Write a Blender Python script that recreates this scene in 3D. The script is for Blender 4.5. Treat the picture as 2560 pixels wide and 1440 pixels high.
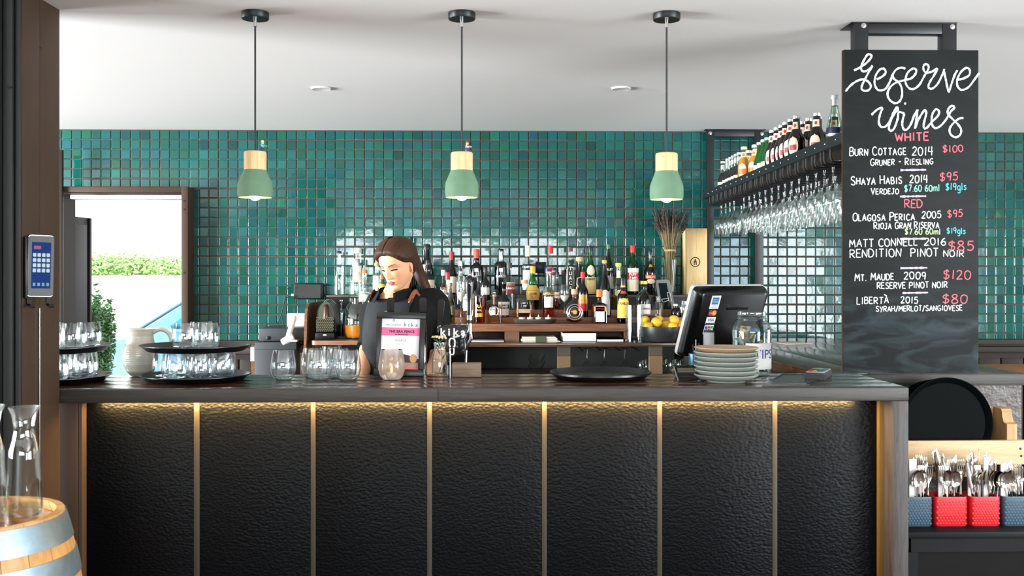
import bpy, bmesh, math, random
from mathutils import Vector, Matrix, Euler
R = math.radians
PI = math.pi
rnd = random.Random(7)
for o in list(bpy.data.objects):
 bpy.data.objects.remove(o, do_unlink=True)
SC = bpy.context.scene
COL = SC.collection

# ---------------------------------------------------------------- camera
FPX = 35.0 / 36.0 * 2560.0
HCAM = 1.5
VHOR = 690.0
YAW = R(1.3)
cam_d = bpy.data.cameras.new('camera')
cam_d.lens = 35.0
cam_d.sensor_width = 36.0
cam_d.shift_y = (VHOR - 720.0) / 2560.0
cam_d.clip_start = 0.05
cam_d.clip_end = 200
cam_d.dof.use_dof = True
cam_d.dof.focus_distance = 5.2
cam_d.dof.aperture_fstop = 5.0
cam = bpy.data.objects.new('camera', cam_d)
cam.location = (0, 0, HCAM)
cam.rotation_euler = (R(90), 0, -YAW)
COL.objects.link(cam)
SC.camera = cam

# ---------------------------------------------------------------- colour management, world, daylight
SC.view_settings.view_transform = 'Standard'
SC.view_settings.look = 'None'
SC.view_settings.gamma = 1.0
SC.view_settings.use_curve_mapping = False
SC.view_settings.exposure = 0.45
cy = SC.cycles
cy.max_bounces = 10
cy.diffuse_bounces = 4
cy.glossy_bounces = 5
cy.transmission_bounces = 8
cy.transparent_max_bounces = 40
cy.sample_clamp_indirect = 6.0
cy.caustics_reflective = False
cy.caustics_refractive = False
cy.use_denoising = True

w = bpy.data.worlds.new('world')
SC.world = w
w.use_nodes = True
nt = w.node_tree
nt.nodes.clear()
wo = nt.nodes.new('ShaderNodeOutputWorld')
wb = nt.nodes.new('ShaderNodeBackground')
wb.inputs['Color'].default_value = (0.86, 0.94, 1.0, 1)
wb.inputs['Strength'].default_value = 3.6
nt.links.new(wb.outputs[0], wo.inputs[0])

def area_light(name, loc, rot, sx, sy, power, col=(1, 1, 1), spread=None):
 d = bpy.data.lights.new(name, 'AREA')
 d.shape = 'RECTANGLE'
 d.size = sx
 d.size_y = sy
 d.energy = power
 d.color = col
 if spread:
  d.spread = spread
 o = bpy.data.objects.new(name, d)
 o.location = loc
 o.rotation_euler = rot
 COL.objects.link(o)
 return o

sun_d = bpy.data.lights.new('sun', 'SUN')
sun_d.energy = 5.5
sun_d.angle = R(1.0)
sun_d.color = (1, 0.97, 0.92)
sun = bpy.data.objects.new('sun', sun_d)
sun.rotation_euler = (R(38), 0, R(-25))
COL.objects.link(sun)
# daylight entering by the shop-front windows behind the camera and by the window in the left wall
DAY = (0.90, 0.96, 1.0)
WINS_FRONT = [(-1.75, 1.2, 1.42, 2.12, 36), (-0.45, 1.2, 1.42, 2.12, 36), (0.85, 1.1, 1.42, 2.12, 32), (3.5, 0.9, 0.45, 2.2, 40), (4.6, 1.25, 0.45, 2.2, 88)]     # centre x, width, sill, head, watts of each shop-front window
for cx, wd, z0, z1, pw_ in WINS_FRONT:
 area_light('window_and_fill_light', (cx, -2.62, (z0 + z1) / 2), (R(100), 0, 0), wd, z1 - z0, pw_, (0.5, 0.78, 1.0) if cx == 3.5 else DAY)
WINS_LEFT = [(0.6, 3.2, 0.5, 2.2, 1380), (4.3, 6.0, 0.4, 1.9, 250)]      # windows in the left wall: from, to, sill, head, watts
for y0, y1, z0, z1, pw_ in WINS_LEFT:
 area_light('window_and_fill_light', (-7.62, (y0 + y1) / 2, (z0 + z1) / 2), (0, R(-90 - 16), 0), z1 - z0, y1 - y0, pw_, DAY)
FILLS_RIGHT = [(-1.5, 1.4, 0.5, 2.2, 320), (4.2, 5.8, 0.4, 2.0, 30)]     # added right-wall openings with fill light to lift the ceiling
for y0, y1, z0, z1, pw_ in FILLS_RIGHT:
 area_light('window_and_fill_light', (5.52, (y0 + y1) / 2, (z0 + z1) / 2), (0, R(90 + 16), 0), z1 - z0, y1 - y0, pw_, DAY)

# ---------------------------------------------------------------- pixel helpers (the photograph is 2560 x 1440)
def _dir(u, v):
 s = (u - 1280.0) / FPX
 return (math.sin(YAW) + math.cos(YAW) * s, math.cos(YAW) - math.sin(YAW) * s, (VHOR - v) / FPX)
def P(u, v, Y):
 dx, dy, dz = _dir(u, v)
 t = Y / dy
 return Vector((t * dx, Y, HCAM + t * dz))
def PZ(u, v, Z):
 dx, dy, dz = _dir(u, v)
 t = (Z - HCAM) / dz
 return Vector((t * dx, t * dy, Z))
def MPP(u, Y):                          # metres per pixel at depth Y
 return Y / _dir(u, 0)[1] / FPX

# ---------------------------------------------------------------- materials
MATS = {}
def _new(name):
 m = bpy.data.materials.new(name)
 m.use_nodes = True
 t = m.node_tree
 t.nodes.clear()
 out = t.nodes.new('ShaderNodeOutputMaterial')
 return m, t, out
def srgb(r, g, b):
 def f(c):
  c /= 255.0
  return c / 12.92 if c <= 0.04045 else ((c + 0.055) / 1.055) ** 2.4
 return (f(r), f(g), f(b), 1)
def mat(name, col, rough=0.5, metal=0.0, spec=0.5, coat=0.0, noise=None, bump=None, emit=None, estr=1.0, trans=0.0, sss=0.0, alpha=1.0, col2=None, stretch=(1, 1, 1), sheen=0):
 if name in MATS:
  return MATS[name]
 m, t, out = _new(name)
 b = t.nodes.new('ShaderNodeBsdfPrincipled')
 t.links.new(b.outputs[0], out.inputs[0])
 c = srgb(*col)
 b.inputs['Base Color'].default_value = c
 b.inputs['Roughness'].default_value = rough
 b.inputs['Metallic'].default_value = metal
 b.inputs['Specular IOR Level'].default_value = spec
 b.inputs['Coat Weight'].default_value = coat
 b.inputs['Coat Roughness'].default_value = 0.08
 b.inputs['Transmission Weight'].default_value = trans
 b.inputs['Alpha'].default_value = alpha
 if sheen:
  b.inputs['Sheen Weight'].default_value = sheen
 if sss:
  b.inputs['Subsurface Weight'].default_value = sss
  b.inputs['Subsurface Radius'].default_value = (0.01, 0.004, 0.002)
 if emit:
  b.inputs['Emission Color'].default_value = srgb(*emit)
  b.inputs['Emission Strength'].default_value = estr
 if noise or bump:
  tc = t.nodes.new('ShaderNodeTexCoord')
  mp = t.nodes.new('ShaderNodeMapping')
  mp.inputs['Scale'].default_value = stretch
  t.links.new(tc.outputs['Object'], mp.inputs[0])
 if noise:
  sc_, amt = noise
  n = t.nodes.new('ShaderNodeTexNoise')
  n.inputs['Scale'].default_value = sc_
  n.inputs['Detail'].default_value = 6
  n.inputs['Roughness'].default_value = 0.6
  t.links.new(mp.outputs[0], n.inputs['Vector'])
  r = t.nodes.new('ShaderNodeValToRGB')
  r.color_ramp.elements[0].position = 0.5 - 0.22
  r.color_ramp.elements[1].position = 0.5 + 0.22
  c2 = srgb(*col2) if col2 else tuple(min(1, x * (1 - amt)) for x in c[:3]) + (1,)
  r.color_ramp.elements[0].color = c2
  r.color_ramp.elements[1].color = c
  t.links.new(n.outputs['Fac'], r.inputs[0])
  t.links.new(r.outputs[0], b.inputs['Base Color'])
 if bump:
  sc_, st = bump
  n = t.nodes.new('ShaderNodeTexNoise')
  n.inputs['Scale'].default_value = sc_
  n.inputs['Detail'].default_value = 4
  t.links.new(mp.outputs[0], n.inputs['Vector'])
  bp = t.nodes.new('ShaderNodeBump')
  bp.inputs['Strength'].default_value = st
  bp.inputs['Distance'].default_value = 0.004
  t.links.new(n.outputs['Fac'], bp.inputs['Height'])
  t.links.new(bp.outputs[0], b.inputs['Normal'])
 MATS[name] = m
 return m

def glass(name, tint=(1, 1, 1), ior=1.45, refl=1.0, rough=0.0, density=1.0):
 """clear or coloured glass: fresnel mirror over tinted see-through, the tint deepening on slanting walls"""
 if name in MATS:
  return MATS[name]
 m, t, out = _new(name)
 tr = t.nodes.new('ShaderNodeBsdfTransparent')
 gl = t.nodes.new('ShaderNodeBsdfGlossy')
 gl.inputs['Roughness'].default_value = rough
 gl.inputs['Color'].default_value = (1, 1, 1, 1)
 lw = t.nodes.new('ShaderNodeLayerWeight')
 lw.inputs['Blend'].default_value = 0.5
 pw = t.nodes.new('ShaderNodeMath')
 pw.operation = 'POWER'
 pw.inputs[1].default_value = 4.0
 t.links.new(lw.outputs['Facing'], pw.inputs[0])
 fr = t.nodes.new('ShaderNodeMath')
 fr.operation = 'MULTIPLY_ADD'
 f0 = ((ior - 1) / (ior + 1)) ** 2
 fr.inputs[1].default_value = 0.75 * (1 - f0)
 fr.inputs[2].default_value = f0
 t.links.new(pw.outputs[0], fr.inputs[0])
 mixc = t.nodes.new('ShaderNodeMix')
 mixc.data_type = 'RGBA'
 base = tuple(tint[:3]) + (1,)
 edge = tuple((x ** (1.0 + 2.2 * density)) * 0.94 for x in tint[:3]) + (1,)
 mixc.inputs['A'].default_value = base
 mixc.inputs['B'].default_value = edge
 t.links.new(pw.outputs[0], mixc.inputs['Factor'])
 t.links.new(mixc.outputs['Result'], tr.inputs['Color'])
 mul = t.nodes.new('ShaderNodeMath')
 mul.operation = 'MULTIPLY'
 mul.inputs[1].default_value = refl
 mul.use_clamp = True
 t.links.new(fr.outputs[0], mul.inputs[0])
 mx = t.nodes.new('ShaderNodeMixShader')
 t.links.new(mul.outputs[0], mx.inputs[0])
 t.links.new(tr.outputs[0], mx.inputs[1])
 t.links.new(gl.outputs[0], mx.inputs[2])
 t.links.new(mx.outputs[0], out.inputs[0])
 MATS[name] = m
 return m

def wood(name, c1, c2, scale=6.0, axis=0, rough=0.45, stretch=14.0, coat=0.0, bump=0.15, dark=None, spec=0.5):
 """timber: long grain along the given axis"""
 if name in MATS:
  return MATS[name]
 m, t, out = _new(name)
 b = t.nodes.new('ShaderNodeBsdfPrincipled')
 t.links.new(b.outputs[0], out.inputs[0])
 b.inputs['Roughness'].default_value = rough
 b.inputs['Coat Weight'].default_value = coat
 b.inputs['Coat Roughness'].default_value = 0.12
 b.inputs['Specular IOR Level'].default_value = spec
 tc = t.nodes.new('ShaderNodeTexCoord')
 mp = t.nodes.new('ShaderNodeMapping')
 s = [stretch, stretch, stretch]
 s[axis] = 1.0
 mp.inputs['Scale'].default_value = s
 t.links.new(tc.outputs['Object'], mp.inputs[0])
 n = t.nodes.new('ShaderNodeTexNoise')
 n.inputs['Scale'].default_value = scale
 n.inputs['Detail'].default_value = 8
 n.inputs['Roughness'].default_value = 0.65
 n.inputs['Distortion'].default_value = 0.6
 t.links.new(mp.outputs[0], n.inputs['Vector'])
 r = t.nodes.new('ShaderNodeValToRGB')
 r.color_ramp.elements[0].position = 0.32
 r.color_ramp.elements[1].position = 0.68
 r.color_ramp.elements[0].color = srgb(*c1)
 r.color_ramp.elements[1].color = srgb(*c2)
 if dark:
  e = r.color_ramp.elements.new(0.24)
  e.color = srgb(*dark)
 t.links.new(n.outputs['Fac'], r.inputs[0])
 t.links.new(r.outputs[0], b.inputs['Base Color'])
 bp = t.nodes.new('ShaderNodeBump')
 bp.inputs['Strength'].default_value = bump
 bp.inputs['Distance'].default_value = 0.003
 t.links.new(n.outputs['Fac'], bp.inputs['Height'])
 t.links.new(bp.outputs[0], b.inputs['Normal'])
 MATS[name] = m
 return m

def emitter(name, col, strength):
 if name in MATS:
  return MATS[name]
 m, t, out = _new(name)
 e = t.nodes.new('ShaderNodeEmission')
 e.inputs['Color'].default_value = tuple(col) + (1,)
 e.inputs['Strength'].default_value = strength
 t.links.new(e.outputs[0], out.inputs[0])
 MATS[name] = m
 return m

# ---------------------------------------------------------------- mesh building
class MB:
 """collects shapes, then links them as ONE mesh object"""
 def __init__(self):
  self.v = []
  self.f = []
  self.mi = []
  self.cur = 0
 def add(self, vs, fs):
  n = len(self.v)
  self.v.extend([tuple(x) for x in vs])
  for q in fs:
   self.f.append(tuple(i + n for i in q))
   self.mi.append(self.cur)
  return self
 def mat(self, i):
  self.cur = i
  return self
 def box(self, x0, x1, y0, y1, z0, z1, bev=0.0, M=None):
  if bev <= 0:
   vs = [(x, y, z) for x in (x0, x1) for y in (y0, y1) for z in (z0, z1)]
   fs = [(0, 1, 3, 2), (4, 6, 7, 5), (0, 4, 5, 1), (2, 3, 7, 6), (0, 2, 6, 4), (1, 5, 7, 3)]
  else:
   bm = bmesh.new()
   bmesh.ops.create_cube(bm, size=1.0)
   for vv in bm.verts:
    vv.co = Vector(((x0 + x1) / 2 + vv.co.x * (x1 - x0), (y0 + y1) / 2 + vv.co.y * (y1 - y0), (z0 + z1) / 2 + vv.co.z * (z1 - z0)))
   bmesh.ops.bevel(bm, geom=bm.edges[:], offset=bev, segments=2, affect='EDGES', profile=0.5)
   bm.verts.index_update()
   vs = [tuple(vv.co) for vv in bm.verts]
   fs = [tuple(vv.index for vv in ff.verts) for ff in bm.faces]
   bm.free()
  if M is not None:
   vs = [tuple(M @ Vector(x)) for x in vs]
  return self.add(vs, fs)
 def lathe(self, prof, n=32, c=(0, 0, 0), M=None, sq=0.0, sy=1.0, caps=True):
  """prof: list of (r, z) from bottom to top; sq squares the section (0 round .. 1 square)"""
  vs = []
  for (r, z) in prof:
   for k in range(n):
    a = 2 * PI * k / n
    ca, sa = math.cos(a), math.sin(a)
    if sq:
     p = 2.0 + 10.0 * sq
     q = (abs(ca) ** p + abs(sa) ** p) ** (-1.0 / p)
     ca, sa = ca * q, sa * q
    vs.append((c[0] + r * ca, c[1] + r * sa * sy, c[2] + z))
  fs = []
  L = len(prof)
  for i in range(L - 1):
   for k in range(n):
    k2 = (k + 1) % n
    fs.append((i * n + k, i * n + k2, (i + 1) * n + k2, (i + 1) * n + k))
  if caps:
   if prof[0][0] > 1e-5:
    fs.append(tuple(range(n - 1, -1, -1)))
   if prof[-1][0] > 1e-5:
    fs.append(tuple((L - 1) * n + k for k in range(n)))
  if M is not None:
   vs = [tuple(M @ Vector(x)) for x in vs]
  return self.add(vs, fs)
 def tube(self, pts, r, n=8, caps=True):
  """round bar along points; r a number or one per point"""
  pts = [Vector(p) for p in pts]
  rs = r if isinstance(r, (list, tuple)) else [r] * len(pts)
  vs = []
  prev = None
  for i, p in enumerate(pts):
   d = (pts[min(i + 1, len(pts) - 1)] - pts[max(i - 1, 0)])
   if d.length < 1e-9:
    d = Vector((0, 0, 1))
   d.normalize()
   if prev is None:
    a = Vector((0, 0, 1)) if abs(d.z) < 0.9 else Vector((1, 0, 0))
    x = d.cross(a).normalized()
   else:
    x = prev - d * prev.dot(d)
    if x.length < 1e-6:
     x = d.cross(Vector((0, 0, 1)))
    x.normalize()
   prev = x
   y = d.cross(x)
   for k in range(n):
    a = 2 * PI * k / n
    vs.append(tuple(p + (x * math.cos(a) + y * math.sin(a)) * rs[i]))
  fs = []
  for i in range(len(pts) - 1):
   for k in range(n):
    k2 = (k + 1) % n
    fs.append((i * n + k, i * n + k2, (i + 1) * n + k2, (i + 1) * n + k))
  if caps:
   fs.append(tuple(range(n - 1, -1, -1)))
   fs.append(tuple((len(pts) - 1) * n + k for k in range(n)))
  return self.add(vs, fs)
 def prism(self, poly, y0, y1, M=None):
  """outline in the x-z plane pushed from y0 to y1"""
  n = len(poly)
  vs = [(x, y0, z) for x, z in poly] + [(x, y1, z) for x, z in poly]
  fs = [tuple(range(n)), tuple(range(2 * n - 1, n - 1, -1))]
  fs += [(k, k + n, (k + 1) % n + n, (k + 1) % n) for k in range(n)]
  if M is not None:
   vs = [tuple(M @ Vector(x)) for x in vs]
  return self.add(vs, fs)
 def slab(self, poly, z0, z1):
  """outline in plan pushed from z0 to z1"""
  n = len(poly)
  vs = [(x, y, z0) for x, y in poly] + [(x, y, z1) for x, y in poly]
  fs = [tuple(range(n - 1, -1, -1)), tuple(range(n, 2 * n))]
  fs += [(k, (k + 1) % n, (k + 1) % n + n, k + n) for k in range(n)]
  return self.add(vs, fs)
 def loft(self, rings, caps=True, closed=True):
  n = len(rings[0])
  vs = [p for r_ in rings for p in r_]
  fs = []
  for i in range(len(rings) - 1):
   for k in range(n if closed else n - 1):
    k2 = (k + 1) % n
    fs.append((i * n + k, i * n + k2, (i + 1) * n + k2, (i + 1) * n + k))
  if caps and closed:
   fs.append(tuple(range(n - 1, -1, -1)))
   fs.append(tuple((len(rings) - 1) * n + k for k in range(n)))
  return self.add(vs, fs)
 def ball(self, c, r, n=16, sx=1, sy=1, sz=1, M=None):
  m = max(6, n // 2)
  prof = [(r * math.sin(PI * i / m), -r * math.cos(PI * i / m)) for i in range(m + 1)]
  prof = [(max(a, 1e-6), b) for a, b in prof]
  T = Matrix.Translation(Vector(c)) @ Matrix.Diagonal((sx, sy, sz, 1))
  if M is not None:
   T = M @ T
  return self.lathe(prof, n, M=T, caps=False)
 def xf(self, M):
  self.v = [tuple(M @ Vector(x)) for x in self.v]
  return self
 def build(self, name, mats, parent=None, smooth=35, loc=None, rot=None, fix=True):
  me = bpy.data.meshes.new(name)
  me.from_pydata(self.v, [], self.f)
  if not isinstance(mats, (list, tuple)):
   mats = [mats]
  for m in mats:
   me.materials.append(m)
  if len(mats) > 1:
   me.polygons.foreach_set('material_index', self.mi)
  if fix:
   bm = bmesh.new()
   bm.from_mesh(me)
   bmesh.ops.recalc_face_normals(bm, faces=bm.faces)
   bm.to_mesh(me)
   bm.free()
  if smooth:
   me.polygons.foreach_set('use_smooth', [True] * len(me.polygons))
   me.set_sharp_from_angle(angle=R(smooth))
  me.update()
  o = bpy.data.objects.new(name, me)
  COL.objects.link(o)
  if parent is not None:
   o.parent = parent
  if loc is not None:
   o.location = loc
  if rot is not None:
   o.rotation_euler = rot
  return o

def tag(o, label, cat, group=None, kind=None):
 o['label'] = label
 o['category'] = cat
 if group:
  o['group'] = group
 if kind:
  o['kind'] = kind
 return o
def thing(name, label, cat, loc=(0, 0, 0), rz=0.0, group=None, rot=None):
 o = bpy.data.objects.new(name, None)
 o.empty_display_size = 0.05
 COL.objects.link(o)
 o.location = loc
 o.rotation_euler = rot if rot is not None else (0, 0, rz)
 return tag(o, label, cat, group)
def struct(o):
 o['kind'] = 'structure'
 return o
def dup(root, loc, rz=0.0, label=None, group=None, rot=None, scale=None):
 r = root.copy()
 COL.objects.link(r)
 r.location = loc
 r.rotation_euler = rot if rot is not None else (0, 0, rz)
 if scale:
  r.scale = scale
 if label:
  r['label'] = label
 if group:
  r['group'] = group
 for ch in list(root.children):
  c = ch.copy()
  COL.objects.link(c)
  c.parent = r
  for g in list(ch.children):
   d = g.copy()
   COL.objects.link(d)
   d.parent = c
 return r
ORD = ['first', 'second', 'third', 'fourth', 'fifth', 'sixth', 'seventh', 'eighth', 'ninth', 'tenth', 'eleventh', 'twelfth', 'thirteenth', 'fourteenth', 'fifteenth', 'sixteenth', 'seventeenth', 'eighteenth', 'nineteenth', 'twentieth', 'twenty-first', 'twenty-second', 'twenty-third', 'twenty-fourth', 'twenty-fifth']

# ---------------------------------------------------------------- lettering
_TXT = {}
def text_mesh(s, size, align='CENTER', bold=0.0, sx=1.0):
 """printed lettering as flat faces: returns verts (x, y) and faces"""
 key = (s, round(size, 5), align, bold, sx)
 if key in _TXT:
  return _TXT[key]
 cu = bpy.data.curves.new('lettering', 'FONT')
 cu.body = s
 cu.size = size
 cu.align_x = align
 cu.align_y = 'CENTER'
 cu.offset = bold
 cu.resolution_u = 3
 ob = bpy.data.objects.new('lettering', cu)
 COL.objects.link(ob)
 dg = bpy.context.evaluated_depsgraph_get()
 dg.update()
 me = bpy.data.meshes.new_from_object(ob.evaluated_get(dg))
 vs = [(p.co.x * sx, p.co.y) for p in me.vertices]
 fs = [tuple(q.vertices) for q in me.polygons]
 bpy.data.objects.remove(ob, do_unlink=True)
 bpy.data.curves.remove(cu)
 bpy.data.meshes.remove(me)
 _TXT[key] = (vs, fs)
 return vs, fs
def flat_text(mb, s, size, cx, cz, y, align='CENTER', bold=0.0, rot=0.0, sx=1.0):
 """letters standing in the x-z plane at depth y, facing -y"""
 vs, fs = text_mesh(s, size, align, bold, sx)
 c, sn = math.cos(rot), math.sin(rot)
 mb.add([(cx + a * c - b * sn, y, cz + a * sn + b * c) for a, b in vs], fs)
def wrap_text(mb, s, size, r, cz, ang=0.0, bold=0.0, vertical=False, sx=1.0):
 """letters wrapped round a bottle of radius r, centred on the side that faces -y (turned by ang)"""
 vs, fs = text_mesh(s, size, 'CENTER', bold, sx)
 if vertical:
  vs = [(-b, a) for a, b in vs]
 out = []
 for a, b in vs:
  t = -PI / 2 + ang + a / r
  out.append((r * math.cos(t), r * math.sin(t), cz + b))
 mb.add(out, fs)
def wrap_patch(mb, r, z0, z1, half, ang=0.0, n=14, top=None, bot=None):
 """paper label hugging a bottle: half is half its width in metres; top/bot(t) shift its edges"""
 vs = []
 rows = 6
 for j in range(rows + 1):
  for i in range(n + 1):
   q = -1 + 2 * i / n
   lo = z0 + (bot(q) if bot else 0)
   hi = z1 + (top(q) if top else 0)
   z = lo + (hi - lo) * j / rows
   t = -PI / 2 + ang + q * half / r
   vs.append((r * math.cos(t), r * math.sin(t), z))
 fs = []
 for j in range(rows):
  for i in range(n):
   a = j * (n + 1) + i
   fs.append((a, a + 1, a + n + 2, a + n + 1))
 mb.add(vs, fs)
# ---------------------------------------------------------------- heights and depths of the place (metres)
YW = 6.4                       # tiled wall
ZCEIL = HCAM + 0.9345
ZC = 1.10                      # bar counter top
YF = 3.54                      # its front edge
YB = 4.06                      # its back edge
XMIN, XMAX, YFRONT = -7.5, 5.4, -2.5

M_ceil = mat('ceiling paint', (244, 242, 239), 0.75, bump=(3.0, 0.05))
M_plaster = mat('plaster', (104, 94, 86), 0.8)
M_brown = mat('brown paint', (68, 51, 39), 0.6, spec=0.22, noise=(9, 0.12), bump=(60, 0.08))
M_brown2 = mat('dark brown paint', (50, 40, 33), 0.55, spec=0.25, noise=(9, 0.15), bump=(60, 0.08))
M_darkpost = wood('shaded green-grey post', (15, 17, 16), (25, 27, 25), 5, 2, 0.5, 12)  # dark green-grey paint, with the shade on this face put into the colour
M_floor = wood('floor boards', (58, 44, 34), (88, 68, 52), 4, 1, 0.45, 10)
M_black = mat('black metal', (12, 13, 14), 0.4, 0.0, 0.35)
M_blackpl = mat('black plastic', (7, 7, 8), 0.38, spec=0.35)
M_white = mat('white plastic', (232, 230, 224), 0.4)
M_chrome = mat('chrome', (225, 225, 225), 0.08, 1.0)
M_steel = mat('steel', (190, 190, 192), 0.2, 1.0)
M_paper = mat('white paper', (240, 236, 230), 0.7)
M_clear = glass('clear glass', (0.97, 0.985, 0.98), refl=1.25)
M_clearthick = glass('thick clear glass', (0.9, 0.95, 0.94), refl=1.5)

# ---- floor, ceiling, side walls
struct(MB().box(XMIN - 0.2, XMAX + 0.2, YFRONT - 0.2, YW + 0.25, -0.12, 0).build('floor', M_floor))
struct(MB().box(XMIN - 0.2, XMAX + 0.2, YFRONT - 0.2, YW + 0.25, ZCEIL, ZCEIL + 0.15).build('ceiling', M_ceil))
wr_ = MB()
rw_ = [(YFRONT - 0.2, -1.5, 0, ZCEIL), (1.4, 4.2, 0, ZCEIL), (5.8, YW + 0.25, 0, ZCEIL)]
for y0, y1, z0, z1, _ in FILLS_RIGHT:
 rw_ += [(y0, y1, 0, z0), (y0, y1, z1, ZCEIL)]
for y0, y1, z0, z1 in rw_:
 wr_.box(XMAX, XMAX + 0.08, y0, y1, z0, z1)
struct(wr_.build('wall_right', M_plaster))
wl = MB()
lw_ = [(YFRONT - 0.2, 0.6, 0, ZCEIL), (3.2, 4.3, 0, ZCEIL), (6.0, YW + 0.25, 0, ZCEIL)]
for y0, y1, z0, z1, _ in WINS_LEFT:
 lw_ += [(y0, y1, 0, z0), (y0, y1, z1, ZCEIL)]
for y0, y1, z0, z1 in lw_:
 wl.box(XMIN - 0.08, XMIN, y0, y1, z0, z1)
struct(wl.build('wall_left', M_plaster))
wf = MB()
edges = []
for cx, wd, _a, _b, _c in WINS_FRONT:
 edges += [cx - wd / 2, cx + wd / 2]
xs = [XMIN - 0.2] + edges + [XMAX + 0.2]
for i in range(0, len(xs), 2):
 wf.box(xs[i], xs[i + 1], YFRONT - 0.08, YFRONT, 0, ZCEIL)
for cx, wd, z0, z1, _ in WINS_FRONT:
 wf.box(cx - wd / 2, cx + wd / 2, YFRONT - 0.08, YFRONT, 0, z0)
 wf.box(cx - wd / 2, cx + wd / 2, YFRONT - 0.08, YFRONT, z1, ZCEIL)
struct(wf.build('wall_front', M_plaster))
for i, (cx, wd, z0, z1, _) in enumerate(WINS_FRONT):
 fr = MB()
 x0, x1 = cx - wd / 2, cx + wd / 2
 for a, b in ((x0, x0 + 0.06), (cx - 0.03, cx + 0.03), (x1 - 0.06, x1)):
  fr.box(a, b, YFRONT - 0.06, YFRONT + 0.02, z0, z1)
 for a, b in ((z0, z0 + 0.05), (z0 * 0.4 + z1 * 0.6, z0 * 0.4 + z1 * 0.6 + 0.04), (z1 - 0.05, z1)):
  fr.box(x0, x1, YFRONT - 0.06, YFRONT + 0.02, a, b)
 struct(fr.build('window_%d' % (i + 1), M_brown2))

# ---- the tiled back wall with its doorway
def tile_mat(name):
 m, t, out = _new(name)
 b = t.nodes.new('ShaderNodeBsdfPrincipled')
 t.links.new(b.outputs[0], out.inputs[0])
 at = t.nodes.new('ShaderNodeVertexColor')
 at.layer_name = 'glaze'
 t.links.new(at.outputs['Color'], b.inputs['Base Color'])
 b.inputs['Roughness'].default_value = 0.10
 b.inputs['Specular IOR Level'].default_value = 0.5
 b.inputs['Coat Weight'].default_value = 0.3
 b.inputs['Coat Roughness'].default_value = 0.03
 tc = t.nodes.new('ShaderNodeTexCoord')
 n = t.nodes.new('ShaderNodeTexNoise')
 n.inputs['Scale'].default_value = 26
 n.inputs['Detail'].default_value = 2
 t.links.new(tc.outputs['Object'], n.inputs['Vector'])
 bp = t.nodes.new('ShaderNodeBump')
 bp.inputs['Strength'].default_value = 0.10
 bp.inputs['Distance'].default_value = 0.004
 t.links.new(n.outputs['Fac'], bp.inputs['Height'])
 t.links.new(bp.outputs[0], b.inputs['Normal'])
 t.links.new(bp.outputs[0], b.inputs['Coat Normal'])
 MATS[name] = m
 return m
M_tile = tile_mat('teal glazed tile')
M_grout = mat('brown grout', (74, 62, 50), 0.8)
PITCH = 0.06195
TX0 = P(179.2, 349.6, YW).x
TZ0 = P(400, 349.6, YW).z
ZTB = P(1280, 850, YW).z        # lower edge of the tiles
DX0, DX1, DZ1 = P(156, 0, YW).x, P(462, 0, YW).x, P(300, 474, YW).z
back = MB()
back.mat(1)
TH = 0.004
for a, b_, c, d in ((XMIN - 0.2, DX0, 0, ZCEIL), (DX1, XMAX + 0.2, 0, ZCEIL), (DX0, DX1, DZ1, ZCEIL)):
 back.box(a, b_, YW + TH, YW + 0.2, c, d)
back.mat(0)
tile_cols = []
tr = random.Random(3)
n0 = int((P(60, 0, YW).x - TX0) / PITCH) - 1
n1 = int((P(2600, 0, YW).x - TX0) / PITCH) + 2
hw = PITCH / 2 - 0.0024
tcount_start = len(back.f)
for i in range(n0, n1):
 for j in range(-24, 2):
  cx, cz = TX0 + (i + 0.5) * PITCH, TZ0 + (j + 0.5) * PITCH
  z_lo, z_hi = max(cz - hw, ZTB), min(cz + hw, ZCEIL - 0.002)
  if z_hi - z_lo < 0.008:
   continue
  if cx + hw > DX0 - 0.02 and cx - hw < DX1 + 0.01 and z_lo < DZ1 + 0.01:
   continue
  ax, az = R(tr.gauss(0, 0.4)), R(tr.gauss(0, 0.4))
  xs_ = (-hw, -hw + 0.0012, -hw + 0.003, -hw + 0.005, hw - 0.005, hw - 0.003, hw - 0.0012, hw)
  hz = (z_hi - z_lo) / 2
  cz2 = (z_hi + z_lo) / 2
  eb = min(0.005, hz * 0.6)
  zs_ = (-hz, -hz + eb * 0.24, -hz + eb * 0.6, -hz + eb, hz - eb, hz - eb * 0.6, hz - eb * 0.24, hz)
  prof = (0.0042, 0.0007, 0.0, 0.0, 0.0, 0.0, 0.0007, 0.0042)
  vs = []
  for q, zz in enumerate(zs_):
   for p_, xx in enumerate(xs_):
    d = max(prof[p_], prof[q])
    vs.append((cx + xx, YW + d + xx * ax + zz * az, cz2 + zz))
  fs = [(q * 8 + p_, q * 8 + p_ + 1, (q + 1) * 8 + p_ + 1, (q + 1) * 8 + p_) for q in range(7) for p_ in range(7)]
  back.add(vs, fs)
  k = tr.gauss(0, 0.16)
  hue = tr.gauss(0, 0.09)
  base = (0.002, 0.080, 0.070)
  c = (max(0.002, base[0] * (1 + k) + 0.004 * tr.random()), base[1] * (1 + k - hue * 0.5), base[2] * (1 + k + hue), 1)
  tile_cols.append(c)
wall_back = struct(back.build('wall_back', [M_tile, M_grout], smooth=50))
ca = wall_back.data.color_attributes.new('glaze', 'FLOAT_COLOR', 'POINT')
nv = len(wall_back.data.vertices)
nbox = 24
buf = []
for i in range(nv):
 buf += list(tile_cols[(i - nbox) // 64]) if i >= nbox else [0.06, 0.05, 0.04, 1]
ca.data.foreach_set('color', buf)

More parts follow.
